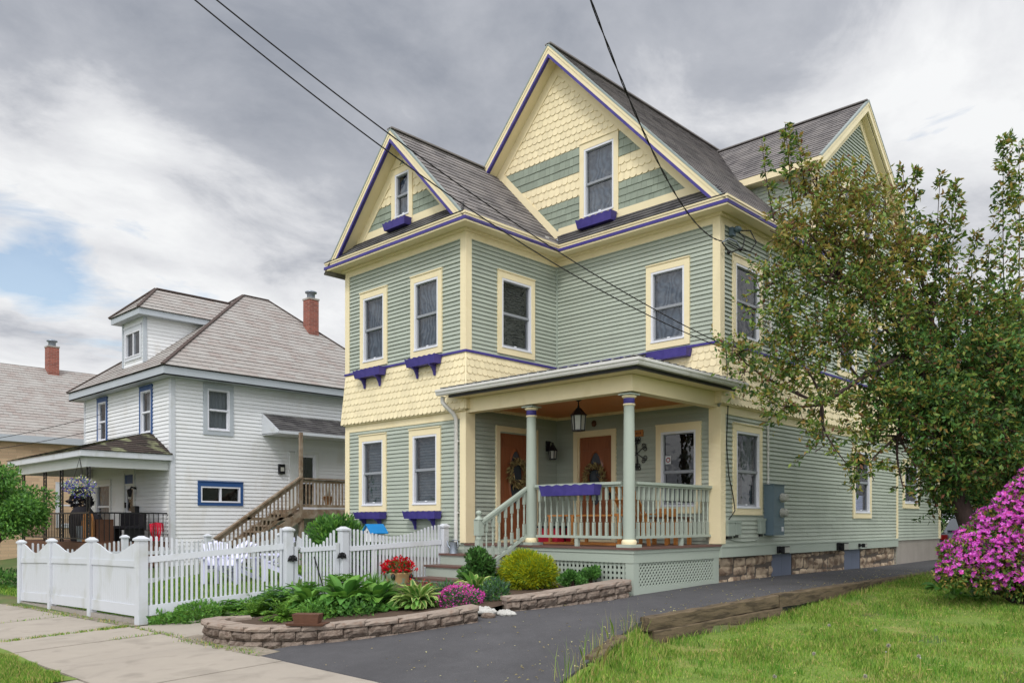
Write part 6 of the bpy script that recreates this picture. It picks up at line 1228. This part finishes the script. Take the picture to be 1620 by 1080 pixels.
feathery('fern', 'lime green fern at the left end of the bed', bp(405, 974), 60, .44, ['leaf_lime', 'leaf_bright'], 17, lw=.06)
feathery('fern', 'lime green fern right of the leftmost fern, lower at the wall', bp(448, 980), 50, .36, ['leaf_lime', 'leaf_bright'], 18, lw=.055)
feathery('fern', 'darker fern between the lime ferns and the picket fence', zb(-4.45, -6.7), 60, .50, ['leaf_mid', 'leaf_bright'], 81, lw=.07)
def whorls(name, label, c, n, L, mats, seed, group, r=.26, h=.34):
    """upright stalks, each topped and dressed with whorls of narrow leaflets (lupins)"""
    rg = np.random.default_rng(seed); P, D = [], []
    for i in range(n):
        a, q = rg.uniform(0, 6.283), rg.random() ** .5; o = np.array(c) + np.array([math.cos(a) * r * q, math.sin(a) * r * q, h * rg.uniform(.35, 1.0) * (1.1 - .4 * q)]); m = 9
        for j in range(m): b = 6.283 * j / m + a; P.append(o); D.append([math.cos(b), math.sin(b), .25 + rg.normal() * .15])
    P, D = np.array(P), np.array(D); return tag(leaf_mesh(name, leaf_quads(P, L * rg.uniform(.7, 1.2, len(P)), .24, D, rg, nrm=np.array([0, 0, 2.])), mats, None, tuple(c), None, rg), label, 'plant', group)
whorls('lupin', 'grey green lupin behind the lime ferns', zb(-4.05, -6.7), 70, .15, ['leaf_mid', 'leaf_bright', 'leaf_blue'], 19, bed_group, .34, .42)
whorls('lupin', 'pale green lupin against the gate post', zb(-4.6, -5.9), 70, .15, ['leaf_bright', 'leaf_mid'], 87, bed_group, .32, .42)
whorls('lupin', 'leafy lupin against the gate between post and daylilies', zb(-4.35, -5.3), 60, .15, ['leaf_bright', 'leaf_mid'], 88, bed_group, .30, .40)
whorls('lupin', 'spiky green lupin at the foot of the picket fence, leftmost of the pair', zb(-5.06, -7.0), 46, .14, ['leaf_mid', 'leaf_bright'], 20, fence_group, .24, .30)
whorls('lupin', 'spiky green lupin at the foot of the picket fence, nearer the ferns', zb(-4.86, -6.4), 56, .14, ['leaf_mid', 'leaf_bright'], 21, fence_group, .28, .34)
leafball('periwinkle', 'dense low green mound at the foot of the picket fence', 'plant', zb(-5.22, -7.5, .12), .30, 2600, .055, ['leaf_mid', 'leaf_bright'], None, (1.0, 1.45, .72), .6, .5, 22, fence_group)
leafball('weed_clump', 'small weedy clump at the foot of the corner post', 'plant', zb(-5.45, -7.98, .06), .18, 420, .07, ['leaf_bright', 'leaf_mid'], None, (1, 1.2, .9), .3, .5, 23, fence_group)
leafball('periwinkle', 'low dark green plant between the lupins at the fence', 'plant', zb(-4.95, -6.68, .08), .24, 900, .06, ['leaf_forest', 'leaf_mid'], None, (1.0, 1.2, .9), .4, .5, 24, fence_group)
leafball('sedum', 'low green cushion between the lower fern and the wooden planter', 'plant', bp(505, 975, .06), .26, 1100, .055, ['leaf_mid', 'leaf_bright'], None, (1.3, 1.3, .7), .4, .6, 25, bed_group)
leafball('sedum', 'low dark cushion filling the gap under the largest hosta', 'plant', bp(565, 970, .05), .26, 900, .055, ['leaf_forest', 'leaf_mid'], None, (1.4, 1.4, .6), .4, .6, 89, bed_group)
leafball('aster', 'small dark green feathery plant between hosta and pink phlox', 'plant', bp(703, 950, .06), .26, 1500, .065, ['leaf_forest', 'leaf_blue'], None, (1.1, 1.1, .8), .3, .3, 26, 'plants in the flower bed')
ph = thing('pink_phlox', 'low mound of bright pink phlox at the end of the curved wall', 'flower', bp(730, 958)); c = bp(728, 955, .04); leafball('leaves', None, None, c, .30, 1500, .05, ['leaf_forest', 'leaf_blue'], None, (1.1, 1.1, .6), .3, .4, 27, parent=ph); leafball('flowers', None, None, (c[0], c[1], c[2] + .04), .31, 1300, .028, ['petal_pink', 'petal_magenta'], [.7, .3], (1.1, 1.1, .68), .8, .95, 28, parent=ph)
c = bp(640, 946, .0); leafball('coral_flower', 'small reddish flower tufts at the foot of the red flower pot', 'flower', (c[0] + .25, c[1] + .1, c[2] + .2), .2, 150, .05, ['petal_red', 'leaf_bronze', 'leaf_mid'], None, (1.3, 1.3, .7), .3, .5, 29, 'plants in the flower bed')
def bush(name, label, c, r, n, size, mats, seed, sq=(1, 1, 1), probs=None, wr=.5, up=.5, stems=7, cat='shrub', lobes=9, group=None):
    """a shrub of several leafy lobes on real stems"""
    rg = np.random.default_rng(seed); t = thing(name, label, cat, c, group); b = MB(); Vs = []
    for i in range(lobes):
        d = unit(rg.normal(size=3)); d[2] = abs(d[2]) * 1.15 - .15; o = np.array(c) + np.array([0, 0, r * sq[2] * .55]) + d * np.array(sq) * r * rg.uniform(.35, .68); m = n // lobes; dd = unit(rg.normal(size=(m, 3))); P = o + dd * (r * rg.uniform(.3, .44) * rg.random(m) ** .33)[:, None] * np.array([1, 1, .9]); P[:, 2] = np.maximum(P[:, 2], c[2] + .03)
        Vs.append(leaf_quads(P, size * rg.uniform(.6, 1.3, m), wr, dd + d * .6 + np.array([0, 0, up]) + rg.normal(size=(m, 3)) * .45, rg)); b.tube([c, Vector(c).lerp(Vector(o), .5) + Vector((0, 0, .05)), tuple(o)], [.014, .011, .005], 5)
    b.build('stems', 'twig', t); leaf_mesh('foliage', np.concatenate(Vs), mats, t, None, probs, rg); return t
c = (-1.45, -3.62, .52); bush('golden_cypress', 'bright yellow green rounded cypress shrub in front of the porch', c, .54, 30000, .062, ['leaf_yellow', 'leaf_lime'], 31, (1.32, .85, 1.0), [.72, .28], .2, .1, lobes=26)
c = (-2.12, -4.1, .48); bush('dark_shrub', 'tall dark leafy shrub in front of the stair newel', c, .42, 6500, .06, ['leaf_forest', 'leaf_dark', 'leaf_mid'], 32, (.9, .8, 1.35), [.5, .3, .2], .5, .5, lobes=12)
c = bp(782, 946); leafball('lavender_plant', 'low grey blue plant below the dark shrub', 'plant', (c[0], c[1], c[2] + .10), .24, 1000, .07, ['leaf_blue', 'leaf_forest'], None, (1, 1, .8), .3, .3, 33, 'plants in the flower bed')
for px, py, r, s, lab in ((908, 932, .24, 34, 'small dark green plant between the cypress and the lattice'), (935, 928, .25, 35, 'small bright green bush in front of the porch lattice')): c = bp(px, py); bush('green_plant', lab, c, r, 2200, .05, ['leaf_mid', 'leaf_forest'], s, (1.15, 1, .9), None, .55, .4, lobes=7, cat='plant', group='plants in the flower bed')
bush('rhododendron', 'large dense green shrub behind the garden gate', (-7.3, -3.4, .55), .95, 8000, .11, ['leaf_mid', 'leaf_forest', 'leaf_bright'], 36, (1.15, 1.0, 1.0), [.45, .35, .2], .4, .3, lobes=16)
# ------------------------------------------------------------------ trees
def branch(b, a, c, r0, r1, bend=.12, n=6, rg=random):
    a, c = Vector(a), Vector(c); L = (c - a).length; off = Vector((rg.uniform(-1, 1), rg.uniform(-1, 1), rg.uniform(-.3, .8))) * bend * L; P = [a.lerp(c, t) + off * math.sin(math.pi * t) for t in fr(0, 1, n)]; b.tube(P, [r0 + (r1 - r0) * t for t in fr(0, 1, n)], 6); return P
def leafy_twigs(rg, o, r, nt, nl, size, Vs, b, sq=(1, 1, 1), tw=.3, wr=.45, up=.25, frm=None):
    """short twigs spread through a lobe, with leaves set along each of them"""
    for i in range(nt):
        d = unit(rg.normal(size=3)); p0 = np.array(o) + d * np.array(sq) * r * rg.random() ** .45; dr = unit(d * .6 + rg.normal(size=3) * .6 + np.array([0, 0, up])); L = tw * rg.uniform(.6, 1.4); t = rg.uniform(0, 1, nl)
        P = p0 + dr * (t * L)[:, None] + rg.normal(size=(nl, 3)) * .03; Vs.append(leaf_quads(P, size * rg.uniform(.55, 1.25, nl), wr, dr * .5 + rg.normal(size=(nl, 3)) * .7 + np.array([0, 0, -.1]), rg))
        if i % 5 == 0: b.tube([tuple(p0 - dr * .25), tuple(p0 + dr * L)], [.008, .003], 4, 0, False)
# crab apple at the right of the house: trunk on the lawn, limbs to leafy lobes
rg = np.random.default_rng(51); pr = random.Random(51)
TB = Vector((4.05, 2.3, .42)); crab = thing('crabapple_tree', 'bronze green crab apple tree spreading over the driveway beside the house', 'tree', tuple(TB)); tb, twb, Vs, Vt, Vd = MB(), MB(), [], [], []
fork = atd(1478, 640, 14.6); fork2 = atd(1440, 560, 14.4)
branch(tb, TB, fork, .17, .13, .06, 8, pr)
limbs = [(1400, 520, 14.2), (1330, 440, 14.3), (1450, 420, 14.6), (1520, 470, 14.8), (1590, 560, 14.8), (1360, 600, 14.0), (1300, 640, 13.7), (1420, 690, 14.1), (1560, 660, 14.3), (1530, 600, 15.6), (1440, 640, 15.4)]
ends = []
for px, py, d in limbs: q = atd(px, py, d); ends.append(q); branch(tb, fork if px > 1380 else fork2, q, .06, .028, .1, 7, pr)
branch(tb, fork, fork2, .11, .08, .05, 5, pr)
lobes = [(1200, 590, 13.5, .42, 26), (1165, 560, 13.6, .22, 10), (1225, 640, 13.5, .34, 18), (1255, 560, 13.8, .5, 34), (1290, 640, 13.7, .48, 32), (1230, 500, 13.8, .42, 24), (1215, 450, 13.9, .28, 12), (1270, 440, 14, .55, 40), (1290, 360, 14.1, .5, 38), (1240, 375, 14.0, .28, 10), (1330, 300, 14.2, .42, 28), (1285, 285, 14.1, .3, 12), (1345, 370, 14.2, .55, 42), (1390, 320, 14.3, .34, 16), (1340, 450, 14.2, .6, 46), (1400, 420, 14.3, .6, 46), (1320, 530, 14.0, .58, 44), (1390, 510, 14.2, .62, 48), (1455, 400, 14.5, .5, 30), (1470, 480, 14.5, .62, 46), (1440, 570, 14.2, .62, 46), (1350, 610, 13.9, .58, 44), (1420, 640, 14.0, .62, 50), (1500, 560, 14.6, .62, 46), (1530, 640, 14.4, .7, 56), (1490, 690, 14.2, .62, 50), (1430, 700, 14.0, .5, 40), (1375, 690, 13.8, .42, 30), (1300, 700, 13.5, .30, 18), (1340, 735, 13.4, .22, 9), (1375, 735, 13.6, .34, 18), (1450, 745, 14, .34, 22), (1560, 700, 14.4, .6, 50), (1600, 640, 14.6, .7, 50), (1590, 540, 14.8, .6, 36), (1540, 490, 14.7, .5, 26), (1650, 600, 14.6, .8, 50), (1680, 700, 14.5, .8, 50), (1610, 720, 14.3, .6, 46), (1560, 600, 16.0, .9, 60), (1450, 620, 15.8, .8, 46), (1430, 775, 13.8, .14, 5), (1500, 740, 14.2, .45, 30), (1540, 740, 14.5, .5, 34), (1600, 760, 14.8, .6, 34), (1660, 760, 14.8, .7, 40), (1490, 780, 14.6, .4, 18), (1480, 640, 13.9, .5, 36), (1560, 560, 14.2, .5, 34), (1620, 600, 14.2, .6, 40), (1500, 640, 13.8, .4, 24), (1240, 330, 14, .16, 4)]
for px, py, d, r, nt in lobes:
    o = atd(px, py, d); leafy_twigs(rg, o, r, int(nt * (.8 if px < 1480 and py > 680 else 1.15 if px < 1410 and py > 585 else 1.8 if px < 1300 else 2.1 if px < 1400 else 2.5)), 18, .10, Vd if px > 1400 and py > 540 else Vs if py > 430 or px > 1420 else Vt, twb, (1, 1, .85)); e = min(ends, key=lambda q: (q - o).length); branch(tb, e, o, .026, .008, .12, 5, pr)
def shoot(base, tip, n, spread, Vl, sz=.125):
    n = int(n * 1.9)
    a, c = np.array(base), np.array(tip); t = np.sort(rg.uniform(0, 1, n)) ** .8; P = a + (c - a) * t[:, None]; ang = rg.uniform(0, 6.283, n); dr = np.stack([np.cos(ang), np.sin(ang), rg.uniform(.1, .7, n)], 1); L = spread * (1.05 - t * .7); m = 5
    for k in range(m): Q = P + dr * (L * (k + .4) / m)[:, None]; Vl.append(leaf_quads(Q, sz * rg.uniform(.6, 1.1, n), .42, dr * .6 + rg.normal(size=(n, 3)) * .5 + np.array([0, 0, -.2]), rg))
    branch(tb, base, tip, .012, .004, .015, 8, pr)
for (bx, by), (tx, ty), n, s, d in (((1592, 560), (1588, 215), 110, .36, 14.4), ((1612, 540), (1612, 225), 60, .25, 14.5), ((1500, 500), (1512, 290), 60, .3, 14.4), ((1480, 480), (1488, 275), 34, .22, 14.5), ((1435, 440), (1428, 262), 30, .18, 14.5), ((1450, 430), (1448, 268), 26, .16, 14.6), ((1530, 520), (1545, 370), 30, .2, 14.6), ((1255, 330), (1242, 196), 26, .16, 14.1), ((1275, 310), (1262, 215), 16, .12, 14.2), ((1225, 350), (1205, 222), 14, .14, 14.1), ((1560, 500), (1566, 380), 22, .2, 14.7)): shoot(atd(bx, by, d), atd(tx, ty, d), n, s, Vs)
tb.build('trunk', 'bark', crab); twb.build('twigs', 'twig', crab)
leaf_mesh('foliage', np.concatenate(Vs), ['leaf_green', 'leaf_dark', 'leaf_olive', 'leaf_bronze'], crab, None, [.48, .22, .24, .06], rg); leaf_mesh('foliage', np.concatenate(Vt), ['leaf_olive', 'leaf_green', 'leaf_bronze'], crab, None, [.54, .34, .12], rg); leaf_mesh('foliage', np.concatenate(Vd), ['leaf_forest', 'leaf_dark', 'leaf_green', 'leaf_olive', 'leaf_bronze'], crab, None, [.27, .25, .30, .13, .05], rg)
def tree(name, label, base, h, cr, n, size, mats, seed, lob=22, sq=(1, 1, 1), probs=None, trunk=.2, low=.25, group=None, wr=.5):
    rg = np.random.default_rng(seed); pr = random.Random(seed); base = Vector(base); t = thing(name, label, 'tree', tuple(base), group); b, tw, V = MB(), MB(), []; top = base + Vector((0, 0, h * .6)); P = branch(b, base, top, trunk, trunk * .5, .04, 6, pr)
    for i in range(lob):
        d = unit(rg.normal(size=3)); d[2] = d[2] * .9 + .15; o = np.array(base) + np.array([0, 0, h * (low + (1 - low) * .5)]) + d * np.array([cr, cr, h * (1 - low) * .42]) * np.array(sq) * rg.uniform(.45, .95); branch(b, P[rg.integers(2, 6)], tuple(o), trunk * .3, .02, .12, 5, pr); m = n // lob; r = cr * rg.uniform(.28, .46); dd = unit(rg.normal(size=(m, 3))); Q = o + dd * (r * rg.random(m) ** .4)[:, None] * np.array([1, 1, .8]); V.append(leaf_quads(Q, size * rg.uniform(.6, 1.3, m), wr, dd + rg.normal(size=(m, 3)) * .7 + np.array([0, 0, -.1]), rg))
    b.build('trunk', 'bark', t); leaf_mesh('crown', np.concatenate(V), mats, t, None, probs, rg); return t
G = 'trees behind the house'
tree('broadleaf_tree', 'tall bright green tree behind the crab apple, nearest the rear corner of the house', (1.9, 17.3, .6), 9.4, 2.9, 16000, .2, ['leaf_mid', 'leaf_forest'], 61, 32, group=G, low=.05)
tree('broadleaf_tree', 'broad dark tree behind the azalea, at the right edge of the photo', (3.6, 12.6, .6), 6.6, 2.2, 14000, .17, ['leaf_forest', 'leaf_dark'], 62, 30, group=G, low=.03)
tree('broadleaf_tree', 'dark tree far back beyond the parked car', (-2.4, 29, .6), 8.8, 4.0, 14000, .26, ['leaf_forest', 'leaf_dark'], 63, 30, group=G, low=.02)
tree('broadleaf_tree', 'wide dark tree far back at the right, behind the bright green tree', (3.4, 28, .6), 10.0, 4.6, 15000, .28, ['leaf_forest', 'leaf_dark'], 64, 32, group=G, low=.02)
c = atd(1535, 824, 36); bush('hedge', 'dark hedge far back beyond the parked car', (c.x, c.y, .5), 3.0, 14000, .2, ['leaf_forest', 'leaf_dark'], 67, (1.7, .6, 1.1), None, .5, .2, lobes=34, cat='hedge')
tree('japanese_maple', 'low bright green maple at the left edge beside the solid fence', (-15.5, -7.9, 0), 3.3, 1.2, 20000, .085, ['leaf_mid', 'leaf_bright', 'leaf_forest'], 65, 26, (1.0, 1.0, .9), trunk=.05, low=.28, wr=.55)
leafball('hedge_plant', 'low dark green planting at the foot of the maple', 'plant', (-15.5, -7.6, .2), .7, 1200, .1, ['leaf_forest', 'leaf_mid'], None, (1.6, 1, .5), .3, .5, 66)
# azalea ------------------------------------------------------------
rg = np.random.default_rng(71); AZ = Vector((4.62, 1.1, .42)); az = thing('azalea', 'large azalea bush covered in magenta blossom on the lawn', 'shrub', tuple(AZ)); V, F, b = [], [], MB()
lob = [(1530, 890, 12.9, .36), (1507, 905, 12.7, .24), (1503, 872, 12.9, .17), (1545, 862, 13.0, .34), (1575, 838, 13.0, .36), (1605, 812, 13.0, .36), (1628, 786, 13.0, .34), (1650, 765, 13.0, .36), (1570, 890, 12.7, .40), (1605, 870, 12.7, .44), (1645, 850, 12.7, .50), (1660, 810, 12.8, .5), (1612, 912, 12.6, .36), (1655, 905, 12.5, .42), (1700, 850, 12.7, .7), (1700, 790, 12.9, .6), (1570, 860, 13.4, .4), (1640, 830, 13.6, .6), (1555, 915, 12.6, .22)]
for px, py, d, r in lob:
    o = np.array(atd(px, py, d)); b.tube([tuple(AZ), tuple((np.array(AZ) + o) / 2 + np.array([0, 0, .05])), tuple(o)], [.03, .02, .01], 5); m = int(1500 * r / .5); dd = unit(rg.normal(size=(m, 3))); P = o + dd * (r * (.4 + .6 * rg.random(m) ** .5))[:, None]; P[:, 2] = np.maximum(P[:, 2], .5); V.append(leaf_quads(P, .075 * rg.uniform(.6, 1.2, m), .45, dd + rg.normal(size=(m, 3)) * .6, rg))
    m = int(560 * (r / .5) ** 2); dd = unit(rg.normal(size=(m, 3))); dd[:, 2] = np.where(dd[:, 2] < -.55, -dd[:, 2], dd[:, 2]); keep = (np.sin(dd[:, 0] * 6 + px) + np.sin(dd[:, 1] * 7 + py) + np.sin(dd[:, 2] * 6)) > -1.05; dd = dd[keep]; P = o + dd * (r * rg.uniform(.93, 1.1, len(dd)))[:, None]; P[:, 2] = np.maximum(P[:, 2], .55)
    nrm = unit(dd + rg.normal(size=dd.shape) * .4 + np.array([0, 0, .15])); tx = unit(np.cross(nrm, rg.normal(size=dd.shape))); ty = np.cross(nrm, tx); s = (.036 * rg.uniform(.8, 1.25, len(dd)))[:, None]
    for k in range(5):
        a0 = 2 * math.pi * k / 5; d0 = tx * math.cos(a0) + ty * math.sin(a0); sd = tx * -math.sin(a0) + ty * math.cos(a0); F.append(np.stack([P, P + (d0 * .65 + sd * .42) * s + nrm * s * .25, P + d0 * 1.15 * s + nrm * s * .38, P + (d0 * .65 - sd * .42) * s + nrm * s * .25], 1))
b.build('stems', 'bark', az); leaf_mesh('foliage', np.concatenate(V), ['leaf_green', 'leaf_olive', 'leaf_forest'], az, None, None, rg); leaf_mesh('blossom', np.concatenate(F), ['petal_magenta', 'petal_pink'], az, None, [.86, .14], rg)
for i, (px, py) in enumerate(((1490, 938), (1512, 948), (1545, 952))): c = at(px, py, zlawn(4, 1)); c.z = zlawn(c.x, c.y); clump('broad_leaf_weed', 'broad leaved weeds growing at the foot of the azalea', tuple(c), 26, .34, .12, ['leaf_mid', 'leaf_bright'], 80 + i, group='weeds under the azalea', rise=1.1)
# ------------------------------------------------------------------ grass
def blades(name, X, Y, Zg, hgt, wid, mats, probs, rg, lean=.45, label=None):
    n = len(X); a = rg.uniform(0, 6.283, n); h = hgt * rg.uniform(.45, 1.25, n); ld = rg.uniform(0, 6.283, n); l = h * lean * rg.uniform(.2, 1.3, n); w = wid * rg.uniform(.7, 1.3, n); B = np.stack([X, Y, Zg - .004], 1); s = np.stack([np.cos(a) * w, np.sin(a) * w, np.zeros(n)], 1); T = B + np.stack([np.cos(ld) * l, np.sin(ld) * l, h], 1); Mi = B + np.stack([np.cos(ld) * l * .3, np.sin(ld) * l * .3, h * .6], 1)
    V = np.stack([B - s, B + s, Mi + s * .7, T, Mi - s * .7], 1); f = np.arange(n * 5).reshape(n, 5); return tag(npmesh(name, V, f, mats, rg.choice(len(mats), n, p=probs)), kind='stuff')
rg = np.random.default_rng(91)
vl = np.vectorize(zlawn); vx = np.vectorize(xdrive)
def patch(X, Y, s): return np.sin(X * 2.1 * s + 1.3) * np.sin(Y * 1.7 * s) + .6 * np.sin(X * 5.3 * s + Y * 3.1 * s) + .4 * np.sin(Y * 7.7 * s - X * 2.2 * s)
n = 300000; X = rg.uniform(1.0, 9.2, n); Y = -9.6 + 15 * rg.random(n) ** 1.35; k = (X > vx(Y) + .09); X, Y = X[k], Y[k]; q = patch(X, Y, .8); k = rg.random(len(X)) < np.clip(.9 + q * .22, .25, 1); X, Y = X[k], Y[k]; q2 = patch(X + 3.1, Y * 1.2 + .7, .62); k = rg.random(len(X)) < np.where(q2 > .95, .34, 1); X, Y = X[k], Y[k]; q = patch(X, Y, .8); Zg = vl(X, Y)
hd = .052 + .026 * np.clip(q, -1, 1.2); blades('grass', X, Y, Zg, hd, .0042, ['grass_blade', 'grass_dark', 'grass_dry'], [.70, .14, .16], rg)
n = 90000; X = rg.uniform(1.2, 9.2, n); Y = -9.6 + 15 * rg.random(n) ** 1.35; k = (X > vx(Y) + .1) & (patch(X + .8, Y * 1.4, 1.1) > .75); X, Y = X[k], Y[k]; blades('grass', X, Y, vl(X, Y), .085, .0042, ['grass_dark', 'grass_blade'], [.7, .3], rg)
n = 3600; Y = rg.uniform(-8.6, 6, n); X = vx(Y) + .1 + np.abs(rg.normal(size=n)) * .10; k = rg.random(n) < np.where((Y > -5.0) & (Y < -1.9), .35, .85); X, Y = X[k], Y[k]; blades('tall_grass', X, Y, vl(X, Y), .11, .004, ['grass_blade', 'grass_dark', 'grass_dry'], [.6, .2, .2], rg, .5)
n = 130; Y = rg.uniform(-7.6, -4.9, n); X = vx(Y) + rg.uniform(-.12, .25, n); blades('tall_grass', X, Y, vl(X, Y), .34, .003, ['grass_blade', 'grass_dry'], [.6, .4], rg, .35)
n = 60000; X = rg.uniform(-9, -1.9, n); Y = -10.46 - 1.6 * rg.random(n) ** 1.2; k = Y < -10.48 - .10 * np.abs(np.sin(X * 4)) ; X, Y = X[k], Y[k]; blades('grass', X, Y, np.array([zwalk(x, -10.4) + .01 for x in X]), .06, .0045, ['grass_blade', 'grass_dark', 'grass_dry'], [.55, .27, .18], rg)
n = 16000; X = rg.uniform(-11.6, -5.6, n); Y = rg.uniform(-8.0, -1.5, n); blades('grass', X, Y, np.array([zyard(x, y) for x, y in zip(X, Y)]), .07, .008, ['grass_blade', 'grass_dark'], [.6, .4], rg)
n = 9000; X = rg.uniform(-22, -12.3, n); Y = rg.uniform(-8.2, -6.2, n); k = (Y < -7.4) | (Y > -6.8); X, Y = X[k], Y[k]; blades('grass', X, Y, np.full(len(X), .1), .07, .01, ['grass_blade', 'grass_dark'], [.6, .4], rg)
xs, ys2 = [], []                                                      # weeds in the pavement joints and along the fence
for (x0, y0, x1, y1, m, w) in ((-8.35, -8.5, -8.35, -9.8, 50, .02), (-5.62, -8.5, -5.62, -10.3, 420, .03), (-5.62, -8.5, -5.62, -8.9, 240, .05), (-4.45, -8.5, -4.45, -9.2, 60, .03), (-12, -8.4, -5.8, -8.4, 360, .05), (-3.5, -8.5, -1.6, -8.42, 260, .06), (-5.4, -8.45, -3.6, -8.45, 140, .03), (-9, -8.55, -8.3, -8.5, 60, .06)):
    t = rg.random(m); t = np.floor(t * 6) / 6 + rg.random(m) ** 2 * .13; xs.append(x0 + (x1 - x0) * t + rg.normal(size=m) * w); ys2.append(y0 + (y1 - y0) * t + rg.normal(size=m) * w)
X, Y = np.concatenate(xs), np.concatenate(ys2); blades('joint_weeds', X, Y, np.array([zwalk(x, y) + .008 for x, y in zip(X, Y)]), .04, .006, ['grass_blade', 'grass_dark', 'grass_dry'], [.5, .25, .25], rg, .8)
n = 700; Y = -8.4 + 15 * rg.random(n) ** 1.3; u = rg.random(n); u = np.where(rg.random(n) < .5, 1 - .22 * u ** 1.6, u * 1.2 - .2); X = u * vx(Y); k = (X > .1) | (Y < -4); X, Y = X[k], Y[k]; k = X > -1.4; X, Y = X[k], Y[k]; n = len(X); a = rg.uniform(0, 6.283, n); P = np.stack([X, Y, np.array([zdrive(y) + .022 for y in Y])], 1); tag(leaf_mesh('leaf_litter', leaf_quads(P, rg.uniform(.01, .045, n), .5, np.stack([np.cos(a), np.sin(a), np.zeros(n)], 1), rg, .5, np.array([0, 0, 4.])), ['leaf_litter', 'grass_dry', 'petal_cream'], None, None, [.5, .3, .2], rg), kind='stuff')
n = 260; X = rg.uniform(2.3, 8.5, n); Y = rg.uniform(-7, 1, n); a = rg.uniform(0, 6.283, n); P = np.stack([X, Y, vl(X, Y) + .045], 1); tag(leaf_mesh('leaf_litter', leaf_quads(P, rg.uniform(.03, .07, n), .45, np.stack([np.cos(a), np.sin(a), np.zeros(n)], 1), rg, .4, np.array([0, 0, 3.])), ['leaf_litter', 'grass_dry'], None, None, None, rg), kind='stuff')
# dandelions
def dandelion(px, py, h, label, clock=True):
    c = at(px, py, .2)
    for _ in range(5): c = at(px, py, zlawn(c.x, c.y))
    t = thing('dandelion', label, 'flower', tuple(c), 'dandelions on the lawn'); b = MB(); top = c + Vector((.02, .01, h)); b.tube([c, c.lerp(top, .5) + Vector((.008, 0, 0)), top], .004, 5); b.build('stem', 'grass_dry', t)
    if clock: n = 160; rr = np.random.default_rng(px); dd = unit(rr.normal(size=(n, 3))); leaf_mesh('seed_head', leaf_quads(np.array(top) + dd * .006, .017, .5, dd, rr), ['dandelion_fluff'], t)
    else: b = MB(); b.ball(top, .009); b.build('seed_head', 'frosted', t)
for px, py, h, lab, cl in ((1365, 1078, .06, 'fluffy dandelion seed head at the bottom edge of the lawn, lowest of all', True), (1222, 1076, .045, 'fluffy dandelion seed head low in the grass, leftmost of those at the bottom edge', True), (1402, 1062, .28, 'tall bare dandelion stem standing beside a shorter leaning one', True), (1398, 1060, .20, 'leaning shorter dandelion stem beside the tallest one', False), (1452, 1078, .24, 'thin dandelion stem right of the tallest pair', False), (1382, 1002, .05, 'dandelion seed head lying mid lawn above the tallest stem', True), (1309, 994, .05, 'small dandelion seed head farther up the lawn, left of the others mid lawn', True), (1284, 1050, .12, 'dandelion stem with ragged head left of the tallest pair', True), (1450, 1044, .05, 'low dandelion seed head right of the tallest pair', True)): dandelion(px, py, h, lab, cl)
